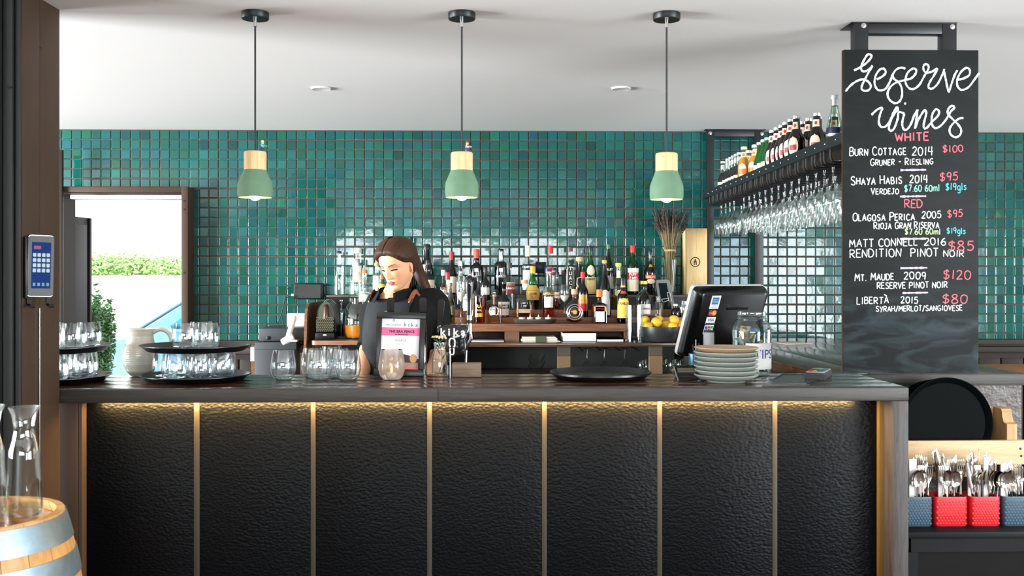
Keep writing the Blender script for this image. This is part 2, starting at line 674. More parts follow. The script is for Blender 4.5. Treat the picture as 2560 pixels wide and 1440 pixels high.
# ---- mouldings and panelling below the tiles
tr_ = MB()
for a, b_ in ((XMIN, DX0 - 0.05), (P(481, 0, YW).x, XMAX)):
 tr_.box(a, b_, YW - 0.03, YW + 0.01, ZTB - 0.035, ZTB - 0.001, 0.004)
 tr_.box(a, b_, YW - 0.045, YW + 0.01, ZTB - 0.085, ZTB - 0.045, 0.006)
 tr_.box(a, b_, YW - 0.02, YW + 0.01, ZTB - 0.12, ZTB - 0.085)
struct(tr_.build('trim_1', M_brown2))
pw = MB()
for a, b_ in ((XMIN, DX0 - 0.05), (P(481, 0, YW).x, XMAX)):
 x = a
 while x < b_:
  pw.box(x + 0.004, min(x + 0.145, b_), YW - 0.012, YW + 0.002, 0.0, ZTB - 0.11, 0.003)
  x += 0.149
struct(pw.build('trim_2', M_brown2))

# ---- door frame and the door standing open outside
YD = 6.27
fx0, fx1 = P(453, 0, YD).x, P(470, 0, YD).x
fz0, fz1 = P(300, 481, YD).z, P(300, 466, YD).z
dleft = P(148, 0, YD).x
fm = MB()
fm.box(fx0, fx1, YD, YW + 0.19, 0, fz1, 0.004)
fm.box(dleft - 0.03, fx0 + 0.002, YD, YW + 0.19, fz0, fz1, 0.004)
door_frame = struct(fm.build('door_1', M_brown))
struct(MB().box(P(140, 0, YD).x, P(160, 0, YD).x, YD - 0.03, YD - 0.001, 0, P(155, 376, YD).z, 0.004).build('trim_3', M_brown2))
hd = MB()
hd.box(dleft, fx0 - 0.005, YW + 0.03, YW + 0.12, fz0 - 0.03, fz0 - 0.002, 0.004)
door_head = hd.build('door_head', M_white, door_frame)
for vpx in (502, 523, 682):
 p = P(461, vpx, YD)
 MB().lathe([(0.006, 0), (0.006, 0.003)], 10, M=Matrix.Translation((p.x, YD, p.z)) @ Matrix.Rotation(R(90), 4, 'X')).build('screw', M_black, door_frame)
leaf = thing('door', 'brown door leaf standing open outside the bright doorway', 'door', (P(150, 0, YW + 0.25).x, YW + 0.22, 0))
lx = P(224, 0, 7.05).x - leaf.location.x
ly = 7.05 - leaf.location.y
la = math.atan2(lx, ly)
ll = math.hypot(lx, ly)
zt = P(185, 541, 6.85).z
MB().box(-0.04, 0.0, 0, ll, 0.01, zt, 0.003).build('door_panel', M_brown, leaf)
MB().box(-0.002, 0.012, 0.05, ll - 0.06, 0.15, zt - 0.05, 0.003).build('door_inset', M_brown, leaf)
MB().box(-0.045, 0.012, ll - 0.02, ll + 0.01, 0.01, zt, 0.003).build('door_edge', M_brown2, leaf)
MB().tube([(0.01, ll - 0.08, 1.02), (0.05, ll - 0.08, 1.02), (0.05, ll - 0.2, 1.02)], 0.008).build('door_handle', M_steel, leaf)
leaf.rotation_euler = (0, 0, -la)

# ---- pillar by the counter's end
pil = MB()
XPF = P(149, 0, 3.533).x        # the face that looks along the bar
def on_face(u, v):
 # where the sight line of photo pixel (u, v) meets that face
 dx, dy, dz = _dir(u, v)
 t_ = XPF / dx
 return Vector((XPF, t_ * dy, HCAM + t_ * dz))
YN, YM = on_face(54.5, 0).y, on_face(100, 0).y
pil.box(XPF - 0.35, XPF, YN + 0.004, YM - 0.0015, 0, ZCEIL, 0.0015)
pil.box(XPF - 0.35, XPF, YM + 0.0015, 3.533, 0, ZCEIL, 0.0015)
pil.box(XPF - 0.34, XPF - 0.006, YN + 0.01, 3.53, 0, ZCEIL)
pillar = struct(pil.build('pillar', M_brown))
kn = MB()
for (u, v) in ((102, 118), (95, 700)):
 p = on_face(u, v)
 kn.lathe([(0.005, 0), (0.004, 0.0015)], 10, M=Matrix.Translation(p) @ Matrix.Rotation(R(90), 4, 'Y') @ Matrix.Diagonal((0.6, 2.0, 1, 1)))
kn.build('knot', M_black, pillar)
dp = MB()
dx = [P(-160, 0, YN).x, P(14, 0, YN).x, P(40, 0, YN).x, XPF]
dp.box(dx[0], dx[1] - 0.002, YN - 0.045, YN + 0.003, 0, ZCEIL)
dp.box(dx[1], dx[2] - 0.002, YN - 0.020, YN + 0.003, 0, ZCEIL, 0.003)
dp.box(dx[2], dx[3], YN - 0.008, YN + 0.003, 0, ZCEIL, 0.003)
dpost = struct(dp.build('pillar', M_darkpost))
p = P(24, 218, YN - 0.02)
MB().lathe([(0.007, 0), (0.006, 0.002)], 10, M=Matrix.Translation(p) @ Matrix.Rotation(R(90), 4, 'X') @ Matrix.Diagonal((1.3, 0.5, 1, 1))).build('knot', M_black, dpost)

# ---------------------------------------------------------------- outside the door
M_concrete = mat('pale concrete', (190, 188, 182), 0.9, noise=(3, 0.1))
struct(MB().box(-12, 6, YW + 0.21, 24, -0.15, -0.02).build('ground', M_concrete))
po = MB()
po.box(-3.9, -0.8, YW + 0.2, 8.3, 2.32, 2.42)  # added roof and side walls, out of view, to shade the door leaf
po.box(-3.95, -3.85, YW + 0.21, 8.3, 0, 2.32)
po.box(-0.95, -0.85, YW + 0.21, 8.3, 0, 2.32)
struct(po.build('door_shade_hood', M_brown2))
M_fence = wood('pale fence boards', (205, 192, 175), (226, 216, 202), 5, 2, 0.8, 10)
fe = thing('fence', 'pale upright board fence across the yard behind the parked car', 'fence', (0, 13.0, -0.02))
fb = MB()
x = -10.0
while x < -1.0:
 fb.box(x, x + 0.145, -0.012, 0.012, 0.05, 1.52 + 0.012 * tr.random(), 0.003)
 x += 0.15
fb.build('board_panel', M_fence, fe)
for k in range(5):
 MB().box(-9.9 + 2.2 * k, -9.8 + 2.2 * k, 0.013, 0.11, 0, 1.5).build('fence_post', M_fence, fe)
def leaf_cloud(name, label, c, sx, sy, sz, n, col, col2, parent=None, cat='shrub', seed=1, size=0.045):
 q = random.Random(seed)
 vs, fs = [], []
 for _ in range(n):
  while True:
   a, b_, d = q.uniform(-1, 1), q.uniform(-1, 1), q.uniform(-1, 1)
   if a * a + b_ * b_ + d * d < 1:
    break
  k = 0.72 + 0.28 * math.sin(a * 7 + seed) * math.cos(b_ * 6)
  pos = Vector((a * sx * k, b_ * sy * k, d * sz * k))
  E = Euler((q.uniform(0, 6), q.uniform(0, 6), q.uniform(0, 6))).to_matrix()
  s = size * q.uniform(0.6, 1.3)
  i = len(vs)
  for p_ in ((0, -s, 0), (s * 0.45, 0, 0.01), (0, s, 0), (-s * 0.45, 0, 0.01)):
   vs.append(tuple(pos + E @ Vector(p_)))
  fs.append((i, i + 1, i + 2, i + 3))
 m = MB()
 m.add(vs, fs)
 mt = mat(name + ' leaf ' + str(seed), col, 0.6, noise=(8, 0.3), col2=col2)
 root = thing(name, label, cat, c)
 m.build('foliage', mt, root, smooth=0, fix=False)
 st = MB()
 for k in range(7):
  a = k * 0.9
  st.tube([(0.06 * math.cos(a) * sx, 0.06 * math.sin(a), -c[2]), (0.3 * sx * math.cos(a), 0.3 * sy * math.sin(a), -0.3 * sz), (0.6 * sx * math.cos(a), 0.6 * sy * math.sin(a), 0.5 * sz)], [0.02, 0.014, 0.006], 6)
 st.build('stem', mat('bark', (110, 92, 72), 0.9), root)
 return root
leaf_cloud('hedge', 'green hedge growing above the pale board fence', (-5.1, 13.6, 1.62), 1.5, 0.4, 0.24, 5200, (186, 212, 146), (134, 172, 104), seed=4, cat='hedge', size=0.035)
leaf_cloud('shrub', 'low green shrub beside the open brown door leaf', (P(248, 800, 8.6).x, 8.6, 0.95), 0.17, 0.2, 0.5, 3000, (150, 188, 134), (104, 150, 100), seed=9, size=0.024)

M_car = mat('pale blue car paint', (128, 178, 214), 0.25, coat=0.6)
M_carglass = mat('car window glass', (70, 150, 190), 0.1, spec=0.6)
M_tyre = mat('tyre rubber', (40, 42, 44), 0.8)
car = thing('car', 'pale blue car parked in the bright yard outside the doorway', 'car', (-2.2, 9.6, 0))
def car_ring(y, ins, dz):
 pts = [(-2.05, 0.45), (-2.05, 0.68), (-1.9, 0.80), (-1.1, 0.96), (-1.05, 0.98), (-0.99, 1.0), (0.5, 1.0), (1.9, 0.98), (2.0, 0.7), (2.0, 0.35), (-2.0, 0.35)]
 return [(x * (1 - ins * 0.04), y, z - dz * (0.03 if z > 0.9 else 0)) for x, z in pts]
body = MB()
body.loft([car_ring(-0.0, 2, 1), car_ring(0.08, 0, 0), car_ring(1.52, 0, 0), car_ring(1.6, 2, 1)])
body.build('car_body', M_car, car)
cab = MB()
def cab_ring(y, ins):
 return [(-1.05 + ins * 0.0, y, 0.97), (-0.34 + ins * 0.1, y, 1.44 - ins * 0.02), (0.1, y, 1.5 - ins * 0.02), (1.0, y, 1.48 - ins * 0.02), (1.85, y, 0.97)]
cab.loft([cab_ring(0.06, 0.0), cab_ring(0.2, 0.3), cab_ring(1.4, 0.3), cab_ring(1.54, 0.0)])
cab.build('car_roof', M_car, car)
for nm, pl in (('side_window', [(-0.78, 1.02), (-0.27, 1.38), (0.2, 1.42), (0.2, 1.02)]), ('side_window', [(0.27, 1.02), (0.27, 1.42), (0.95, 1.4), (1.4, 1.02)])):
 g = MB()
 g.prism(pl, 0.03, 0.12)
 g.build(nm, M_carglass, car)
ws = MB()
ws.add([(-1.04, 0.16, 1.0), (-1.04, 1.44, 1.0), (-0.39, 1.3, 1.42), (-0.39, 0.3, 1.42), (-1.02, 0.16, 0.98), (-1.02, 1.44, 0.98), (-0.37, 1.3, 1.40), (-0.37, 0.3, 1.40)], [(0, 1, 2, 3), (7, 6, 5, 4), (0, 4, 5, 1), (1, 5, 6, 2), (2, 6, 7, 3), (3, 7, 4, 0)])
ws.build('windscreen', M_carglass, car)
MB().tube([(-1.07, 0.05, 0.99), (-0.36, 0.16, 1.45)], 0.016).build('windscreen_pillar', mat('dark teal trim', (40, 96, 112), 0.4), car)
for x, y in ((-1.3, 0.0), (1.25, 0.0), (-1.3, 1.42), (1.25, 1.42)):
 wmb = MB()
 wmb.lathe([(0.2, 0), (0.3, 0.02), (0.31, 0.09), (0.3, 0.16), (0.2, 0.18)], 28, M=Matrix.Translation((x, y + 0.18, 0.29)) @ Matrix.Rotation(R(90), 4, 'X'))
 wh = wmb.build('wheel', M_tyre, car)
 MB().lathe([(0.02, 0), (0.19, 0.012), (0.2, 0.0)], 20, M=Matrix.Translation((x, y - 0.005 if y < 1 else y + 0.19, 0.29)) @ Matrix.Rotation(R(90), 4, 'X')).build('hubcap', M_steel, wh)
car.location = (P(345, 826, 9.6).x + 1.07, 9.6, 0)
# ---------------------------------------------------------------- front bar counter
M_top = wood('dark timber counter', (38, 22, 13), (88, 54, 34), 3.0, 0, 0.2, 12, coat=0.18, bump=0.05, dark=(22, 15, 11))
M_nose = wood('weathered counter edge', (30, 26, 21), (56, 50, 42), 5.0, 0, 0.5, 12, bump=0.4, dark=(28, 26, 26))
M_leg = wood('weathered counter leg', (40, 35, 33), (76, 67, 63), 5.0, 2, 0.55, 12, bump=0.4, dark=(40, 38, 42))
def leather_mat(name):
 m, t, out = _new(name)
 b = t.nodes.new('ShaderNodeBsdfPrincipled')
 t.links.new(b.outputs[0], out.inputs[0])
 b.inputs['Base Color'].default_value = srgb(3, 5, 8)
 b.inputs['Roughness'].default_value = 0.42
 b.inputs['Specular IOR Level'].default_value = 0.13
 tc = t.nodes.new('ShaderNodeTexCoord')
 mp = t.nodes.new('ShaderNodeMapping')
 mp.inputs['Scale'].default_value = (1, 1, 1.5)
 t.links.new(tc.outputs['Object'], mp.inputs[0])
 nz = t.nodes.new('ShaderNodeTexNoise')
 nz.inputs['Scale'].default_value = 7
 t.links.new(mp.outputs[0], nz.inputs['Vector'])
 ad = t.nodes.new('ShaderNodeMixRGB')
 ad.blend_type = 'ADD'
 ad.inputs[0].default_value = 0.018
 t.links.new(mp.outputs[0], ad.inputs[1])
 t.links.new(nz.outputs['Color'], ad.inputs[2])
 vo = t.nodes.new('ShaderNodeTexVoronoi')
 vo.feature = 'SMOOTH_F1'
 vo.inputs['Scale'].default_value = 78
 vo.inputs['Smoothness'].default_value = 0.6
 t.links.new(ad.outputs[0], vo.inputs['Vector'])
 bp = t.nodes.new('ShaderNodeBump')
 bp.invert = True
 bp.inputs['Strength'].default_value = 0.38
 bp.inputs['Distance'].default_value = 0.005
 t.links.new(vo.outputs['Distance'], bp.inputs['Height'])
 t.links.new(bp.outputs[0], b.inputs['Normal'])
 MATS[name] = m
 return m
M_leather = leather_mat('black embossed leather')
M_brass = mat('brushed brass', (60, 53, 40), 0.55, 0.2, noise=(30, 0.2), stretch=(6, 6, 0.4))
M_brasspaint = mat('brass painted board', (118, 88, 34), 0.5, 0.3, noise=(24, 0.25), stretch=(5, 5, 0.3))

CX1 = P(2272, 0, YF).x
CX0 = P(149, 0, YF).x - 0.12
YP = 3.64                      # leather panels
counter = thing('bar_counter', 'long dark timber bar counter with black leather panelled front', 'bar counter', (0, 0, 0))
nplank = 4
for k in range(nplank):
 y0 = YF + 0.012 + (YB - YF - 0.012) * k / nplank
 y1 = YF + 0.012 + (YB - YF - 0.012) * (k + 1) / nplank
 MB().box(CX0 if k == 0 else CX0 + 0.004, CX1, y0, y1 - 0.0012, ZC - 0.047, ZC, 0.0012).build('countertop_plank', M_top, counter)
MB().box(CX0, P(1095, 0, YF).x - 0.0006, YF, YF + 0.0115, ZC - 0.048, ZC - 0.0005, 0.003).build('counter_nosing', M_nose, counter)
MB().box(P(1095, 0, YF).x + 0.0006, CX1 + 0.0005, YF, YF + 0.0115, ZC - 0.048, ZC - 0.0005, 0.003).build('counter_nosing', M_nose, counter)
lx0 = P(2233, 0, YF).x
MB().box(lx0, CX1, YF + 0.001, YB, 0, ZC - 0.0485, 0.003).build('end_leg', M_leg, counter)
strips = [(485, 499), (777, 789), (1068, 1080), (1355, 1367), (1643, 1655), (1931, 1943)]
xs = [P(205, 0, YP).x] + [P((a + b) / 2, 0, YP).x for a, b in strips] + [P(2192, 0, YP).x]
for i in range(7):
 MB().box(xs[i] + 0.002, xs[i + 1] - 0.002, YP, YP + 0.02, 0.08, ZC - 0.05, 0.004).build('leather_panel', M_leather, counter)
for a, b in strips:
 MB().box(P(a, 0, YP).x, P(b, 0, YP).x, YP - 0.002, YP + 0.004, 0.08, ZC - 0.05, 0.0015).build('brass_strip', M_brass, counter)
MB().box(P(2192, 0, YP).x, P(2233, 0, YP).x - 0.001, YP - 0.02, YP + 0.02, 0, ZC - 0.05, 0.003).build('brass_end_post', M_brasspaint, counter)
lb = MB()
lb.box(P(148, 0, 3.6).x, P(196, 0, 3.6).x, 3.6, 3.7, 0, ZC - 0.049, 0.002)
lb.box(P(197, 0, 3.6).x, P(205, 0, 3.6).x, 3.6, 3.7, 0, ZC - 0.049, 0.002)
lb.build('end_board', M_brown, counter)
MB().box(xs[0], xs[-1], YP + 0.021, YP + 0.05, 0, ZC - 0.05).build('carcass', M_brown2, counter)
MB().box(xs[0], xs[-1], YP - 0.005, YP + 0.02, 0, 0.078).build('kickboard', M_black, counter)
# under-counter light strip
led = tag(MB().box(P(236, 0, 3.6).x, P(2150, 0, 3.6).x, 3.612, 3.624, ZC - 0.053, ZC - 0.0485).build('light_strip', emitter('warm strip glow', (1.0, 0.62, 0.22), 16)), 'glowing warm light strip tucked under the counter edge', 'light strip')
lx0_, lx1_ = P(236, 0, 3.6).x, P(2150, 0, 3.6).x
area_light('strip_light', ((lx0_ + lx1_) / 2, 3.616, ZC - 0.055), (R(12), 0, 0), lx1_ - lx0_, 0.008, 22.0, (1.0, 0.60, 0.22))

# ---------------------------------------------------------------- counter running back to the wall, set back on the right
M_rtop = wood('brown side counter', (52, 36, 26), (104, 76, 54), 3.0, 1, 0.2, 12, coat=0.3, bump=0.1, dark=(30, 20, 15))
M_slate = mat('hammered grey panel', (86, 78, 74), 0.38, 0.3, noise=(14, 0.45), bump=(45, 0.9))
YS = 4.03
RX0, RX1 = 1.345, P(2570, 0, YS).x
side = thing('side_counter', 'timber side counter running from the bar back to the tiled wall', 'bar counter', (0, 0, 0))
for k in range(4):
 a = RX0 + (RX1 - RX0) * k / 4
 b = RX0 + (RX1 - RX0) * (k + 1) / 4
 MB().box(a, b - 0.0015, YB + 0.002 if a < CX1 else YS, YW - 0.048, ZC - 0.047, ZC, 0.0015).build('countertop_plank', M_rtop, side)
MB().box(CX1 + 0.002, RX1, YS - 0.012, YS - 0.001, ZC - 0.047, ZC - 0.0005, 0.002).build('counter_nosing', M_nose, side)
MB().box(CX1 + 0.002, RX1, YS + 0.05, YS + 0.08, 0, ZC - 0.048).build('slate_panel', M_slate, side)
MB().box(RX1 - 0.03, RX1 - 0.002, YS + 0.081, YW - 0.05, 0, ZC - 0.048).build('side_board', M_brown2, side)
MB().box(RX0 + 0.002, RX0 + 0.03, YB + 0.02, YW - 0.05, 0, ZC - 0.048).build('side_board', M_brown2, side)
# ---------------------------------------------------------------- pendant lamps and downlights
M_lampwood = wood('pale turned wood', (206, 164, 110), (232, 200, 152), 9, 2, 0.5, 10, bump=0.05)
M_lampgreen = mat('sage green concrete', (98, 130, 102), 0.75, noise=(30, 0.12), bump=(80, 0.1))
M_lampin = mat('lamp inside', (235, 225, 205), 0.6)
M_bulb = emitter('bulb glow', (1.0, 0.72, 0.40), 55)
M_cord = mat('black cord', (16, 16, 18), 0.6)
def pendant(u, vc, vtop, vj, vbot, wid, label):
 Yp = (ZCEIL - HCAM) * FPX / (VHOR - (vc - 14)) * _dir(u, 0)[1]
 m = MPP(u, Yp)
 x = P(u, 0, Yp).x
 ztop, zj, zb = P(u, vtop, Yp).z, P(u, vj, Yp).z, P(u, vbot, Yp).z
 L = thing('pendant_lamp', label, 'pendant lamp', (x, Yp, zb), 0, 'pendant lamps over the bar')
 rc = 34 * m
 hc = ZCEIL - zb
 MB().lathe([(rc * 0.96, hc - 0.024), (rc, hc - 0.021), (rc, hc - 0.001), (rc * 0.98, hc)], 40).build('ceiling_canopy', M_black, L)
 MB().lathe([(0.006, hc - 0.05), (0.0065, hc - 0.024)], 14).build('cord_grip', M_chrome, L)
 MB().lathe([(0.0034, ztop - zb - 0.01), (0.0034, hc - 0.045)], 10).build('cord', M_cord, L)
 rw = 27.5 * m
 hw_, hj = ztop - zb, zj - zb
 MB().lathe([(rw * 0.97, hj + 0.0005), (rw, hj + 0.002), (rw, hw_ - 0.006), (rw * 0.95, hw_ - 0.001), (rw * 0.88, hw_), (0.0036, hw_)], 40).build('wooden_neck', M_lampwood, L)
 rb = wid / 2 * m
 sh = MB()
 sh.lathe([(rb * 0.93, 0), (rb * 0.97, 0.0), (rb, 0.018), (rb * 0.99, 0.045 * 1), (rb * 0.95, 0.055), (rw * 1.10, hj - 0.008), (rw * 1.02, hj), (rw * 0.8, hj), (rw * 0.8, hj - 0.01), (rb * 0.86, 0.05), (rb * 0.93, 0)], 48, caps=False)
 sh.build('lamp_shade', [M_lampgreen], L)
 MB().ball((0, 0, 0.012), 0.0225, 24).build('bulb', M_bulb, L)
 MB().lathe([(0.012, 0.030), (0.016, 0.05), (0.02, 0.07)], 16).build('lamp_holder', M_lampin, L)
 return L, x, Yp, ztop
L1 = pendant(638, 45, 379, 426, 494, 87, 'green and wood pendant lamp nearest the doorway, toy figure in blue on top')
L2 = pendant(1154.5, 46, 381, 427, 494, 84, 'green and wood pendant lamp with a red-hatted toy on top, above the barmaid side')
L3 = pendant(1666.5, 48, 383, 429, 499, 84, 'green and wood pendant lamp over the computer screen, without any toy on top')
def toy(L, u, v0, v1, label, hat, shirt, legs, hand):
 _, x, Yp, zt = L
 m = MPP(u, Yp)
 h = (v1 - v0) * m
 T = thing('toy_figure', label, 'toy', (P(u, 0, Yp).x, Yp, zt), R(60))
 def q(nm, m_, *b):
  k = MB()
  for bb in b:
   k.box(*[c * h for c in bb], bev=0.02 * h)
  return k.build(nm, m_, T)
 q('leg', legs, (-0.16, -0.01, -0.1, 0.1, 0, 0.36))
 q('leg', legs, (0.01, 0.16, -0.1, 0.1, 0, 0.36))
 q('torso', shirt, (-0.18, 0.18, -0.1, 0.1, 0.36, 0.66))
 skin = mat('toy yellow', (240, 200, 90), 0.4)
 MB().lathe([(0.11 * h, 0.68 * h), (0.12 * h, 0.72 * h), (0.12 * h, 0.86 * h), (0.09 * h, 0.9 * h)], 16).build('head', skin, T)
 MB().lathe([(0.135 * h, 0.84 * h), (0.14 * h, 0.9 * h), (0.1 * h, 1.0 * h)], 16).build('hat', hat, T)
 MB().tube([(0.17 * h, 0, 0.6 * h), (0.2 * h, -0.16 * h, 0.5 * h), (0.19 * h, -0.3 * h, 0.5 * h)], 0.055 * h, 8).build('arm', hand, T)
 MB().tube([(-0.17 * h, 0, 0.6 * h), (-0.2 * h, -0.12 * h, 0.48 * h), (-0.19 * h, -0.26 * h, 0.46 * h)], 0.055 * h, 8).build('arm', hand, T)
 return T
M_toywhite, M_toyblue, M_toyred, M_toynavy = mat('toy white', (235, 232, 225), 0.4), mat('toy blue', (50, 140, 190), 0.4), mat('toy red', (190, 40, 40), 0.4), mat('toy navy', (28, 60, 130), 0.4)
t1 = toy(L1, 656, 350, 378, 'tiny toy figure in blue with white hair and a rod, standing on a lamp', M_toywhite, M_toyblue, mat('toy dark blue', (30, 66, 86), 0.4), mat('toy yellow', (240, 200, 90), 0.4))
MB().tube([(0.004, -0.008, 0.018), (0.004, -0.032, 0.021)], 0.0007, 6).build('rod', M_steel, t1)
toy(L2, 1168, 351, 379, 'tiny toy figure with red hat, red top and blue legs on a lamp', M_toyred, M_toyred, M_toynavy, M_toywhite)
for u, side_ in ((803, 'nearer the doorway'), (1553, 'nearer the glass rack')):
 Yd = (ZCEIL - HCAM) * FPX / (VHOR - 220) * _dir(u, 0)[1]
 D = thing('ceiling_downlight', 'white round recessed ceiling downlight ' + side_, 'downlight', (P(u, 0, Yd).x, Yd, ZCEIL - 0.006), 0, 'recessed ceiling downlights')
 MB().lathe([(0.034, 0.0), (0.046, -0.002), (0.049, 0.003), (0.047, 0.006), (0.034, 0.006)], 36).build('trim_ring', M_white, D)
 MB().lathe([(0.001, 0.002), (0.033, 0.002), (0.034, 0.006)], 28).build('lens', mat('frosted lens', (250, 248, 240), 0.3, emit=(255, 250, 240), estr=0.5), D)

# ---------------------------------------------------------------- back counter and stepped bottle shelf
M_shelf = wood('warm striped shelf timber', (84, 50, 32), (150, 98, 64), 4.5, 0, 0.45, 22, bump=0.12, dark=(60, 34, 22))
M_shelfdark = wood('dark shelf timber', (44, 30, 24), (82, 56, 42), 4.5, 0, 0.5, 20, bump=0.1)
M_backtop = wood('back counter timber', (58, 42, 30), (98, 74, 54), 4, 0, 0.22, 16, coat=0.3)
M_tan = mat('tan board', (122, 96, 66), 0.6, noise=(20, 0.1))
M_greyboard = mat('grey brown board', (74, 66, 56), 0.6, noise=(20, 0.1))
M_darkpanel = mat('dark panel', (34, 33, 31), 0.6, noise=(12, 0.2))
TY = {1: 5.81, 2: 5.935, 3: 6.06, 4: 6.26}
TZ = {1: 1.223, 2: 1.2545, 3: 1.296, 4: 1.382}
YBC = 5.62
ZBC = P(1400, 858, YBC).z
bx0, bx1 = P(1085, 0, YBC).x, P(1735, 0, YBC).x
bc = thing('back_counter', 'brown back counter with open bays below the stepped bottle shelf', 'counter', (0, 0, 0))
MB().box(bx0, bx1, YBC, YW - 0.05, ZBC - 0.02, ZBC, 0.002).build('countertop', M_backtop, bc)
for a, b in ((1140, 1168), (1394, 1426), (1624, 1656)):
 x0, x1 = P(a, 0, YBC + 0.03).x, P(b, 0, YBC + 0.03).x
 zt_ = P(1400, 890, YBC + 0.03).z
 MB().box(x0, x1, YBC + 0.032, YBC + 0.07, zt_, ZBC - 0.021).build('upright', M_greyboard, bc)
 MB().box(x0, x1, YBC + 0.028, YBC + 0.07, 0, zt_ - 0.001).build('upright', M_tan, bc)
MB().box(bx0, bx1, 6.22, 6.25, 0, ZBC - 0.021).build('back_panel', M_darkpanel, bc)
ZUS = 0.925
MB().box(bx0, bx1, YBC + 0.075, 6.219, ZUS - 0.02, ZUS).build('lower_shelf', M_shelfdark, bc)
for k in range(4):
 xx = P(1452 + 46 * k, 0, 5.85).x
 MB().box(xx - 0.004, xx + 0.004, YBC + 0.08, 6.21, 1.066, 1.0715).build('glass_rail', M_black, bc)

ss = thing('stepped_shelf', 'four-tier stepped timber bottle shelf against the teal tiles', 'shelf', (0, 0, 0))
sx0, sx1 = P(1085, 0, 5.8).x, P(1716, 0, 5.8).x
MB().box(sx0, P(1575, 0, 5.75).x, 5.75, 5.905, TZ[1] - 0.044, TZ[1], 0.0015).build('tread', M_shelf, ss)
MB().box(sx0, sx1, 5.875, 6.03, TZ[1] + 0.0005, TZ[2], 0.0015).build('tread', M_shelf, ss)
MB().box(sx0, sx1, 6.0, 6.2, TZ[2] + 0.0005, TZ[3], 0.0015).build('tread', M_shelf, ss)
MB().box(P(816, 0, 6.13).x, P(1764, 0, 6.13).x, 6.125, 6.39, TZ[4] - 0.012, TZ[4], 0.001).build('tread', M_shelfdark, ss)
MB().box(P(820, 0, 6.13).x, P(1760, 0, 6.13).x, 6.15, 6.38, TZ[3] + 0.001, TZ[4] - 0.0125).build('void_shade_panel', M_blackpl, ss)  # black panel standing in for the dark void under the top tier
for a, b in ((1262, 1298), (1100, 1130), (1563, 1574)):
 MB().box(P(a, 0, 5.76).x, P(b, 0, 5.76).x, 5.76, 5.9, ZBC + 0.0005, TZ[1] - 0.0445).build('support_block', mat('brown block', (110, 74, 52), 0.5), ss)
MB().box(sx0, sx1, 6.05, 6.2, ZBC + 0.0005, TZ[2]).build('back_panel', M_shelfdark, ss)

# ---------------------------------------------------------------- bottles
PROF = {
 'wine':   [(0.86, 0), (0.97, 0.008), (1, 0.03), (1, 0.58), (0.96, 0.63), (0.78, 0.69), (0.5, 0.745), (0.38, 0.80), (0.34, 0.95), (0.38, 0.955), (0.38, 1)],
 'burg':   [(0.86, 0), (0.97, 0.008), (1, 0.03), (1, 0.44), (0.94, 0.52), (0.72, 0.63), (0.5, 0.72), (0.37, 0.80), (0.33, 0.95), (0.37, 0.955), (0.37, 1)],
 'port':   [(0.86, 0), (0.97, 0.008), (1, 0.03), (1, 0.62), (0.97, 0.67), (0.82, 0.715), (0.52, 0.745), (0.42, 0.775), (0.46, 0.83), (0.42, 0.88), (0.36, 0.95), (0.4, 0.955), (0.4, 1)],
 'spirit': [(0.88, 0), (0.98, 0.01), (1, 0.03), (1, 0.60), (0.96, 0.66), (0.80, 0.71), (0.52, 0.755), (0.40, 0.80), (0.36, 0.95), (0.42, 0.955), (0.42, 1)],
 'slim':   [(0.9, 0), (1, 0.01), (1, 0.66), (0.97, 0.69), (0.6, 0.705), (0.42, 0.725), (0.40, 0.95), (0.44, 0.955), (0.44, 1)],
 'jug':    [(0.9, 0), (1, 0.02), (1, 0.42), (0.97, 0.5), (0.84, 0.60), (0.62, 0.68), (0.44, 0.73), (0.42, 0.93), (0.5, 0.94), (0.5, 1)],
 'dome':   [(0.92, 0), (1, 0.02), (1, 0.40), (0.96, 0.50), (0.84, 0.58), (0.6, 0.645), (0.34, 0.68), (0.28, 0.71), (0.27, 0.95), (0.3, 1)],
 'bulge':  [(0.72, 0), (0.76, 0.02), (0.80, 0.2), (0.92, 0.4), (1, 0.5), (0.98, 0.56), (0.8, 0.63), (0.52, 0.69), (0.38, 0.75), (0.33, 0.8), (0.32, 0.97), (0.35, 1)],
 'belly':  [(0.7, 0), (0.78, 0.02), (0.86, 0.2), (1, 0.40), (0.98, 0.48), (0.7, 0.56), (0.5, 0.6), (0.56, 0.66), (0.5, 0.74), (0.36, 0.8), (0.34, 0.95), (0.38, 1)],
 'square': [(0.94, 0), (1, 0.015), (1, 0.58), (0.96, 0.63), (0.6, 0.68), (0.34, 0.70), (0.30, 0.74), (0.30, 0.95), (0.34, 1)],
 'shorts': [(0.88, 0), (0.98, 0.01), (1, 0.03), (1, 0.5), (0.9, 0.6), (0.6, 0.72), (0.42, 0.80), (0.40, 0.95), (0.43, 1)],
 'pot':    [(0.75, 0), (0.85, 0.02), (0.8, 0.1), (0.95, 0.3), (1, 0.42), (0.9, 0.52), (0.55, 0.62), (0.34, 0.68), (0.36, 0.9), (0.4, 0.92), (0.4, 1)],
}
def gl(n, t, **k):
 return glass(n, t, **k)
G_clear = glass('bottle clear glass', (0.93, 0.96, 0.94), refl=1.5, density=1.5)
G_green = glass('bottle green glass', (0.10, 0.62, 0.14), refl=1.3)
G_dkgreen = glass('bottle dark green glass', (0.05, 0.22, 0.08), refl=1.3)
G_olive = glass('bottle olive glass', (0.42, 0.42, 0.16), refl=1.2)
G_amberbrown = glass('bottle brown glass', (0.34, 0.12, 0.03), refl=1.3)
M_blackglass = mat('black bottle glass', (9, 9, 11), 0.06, spec=0.6)
M_wineglass_ = mat('near-black wine bottle', (16, 10, 12), 0.07, spec=0.6)
def liquid(n, c):
 return glass(n, c, refl=0.3, ior=1.2)
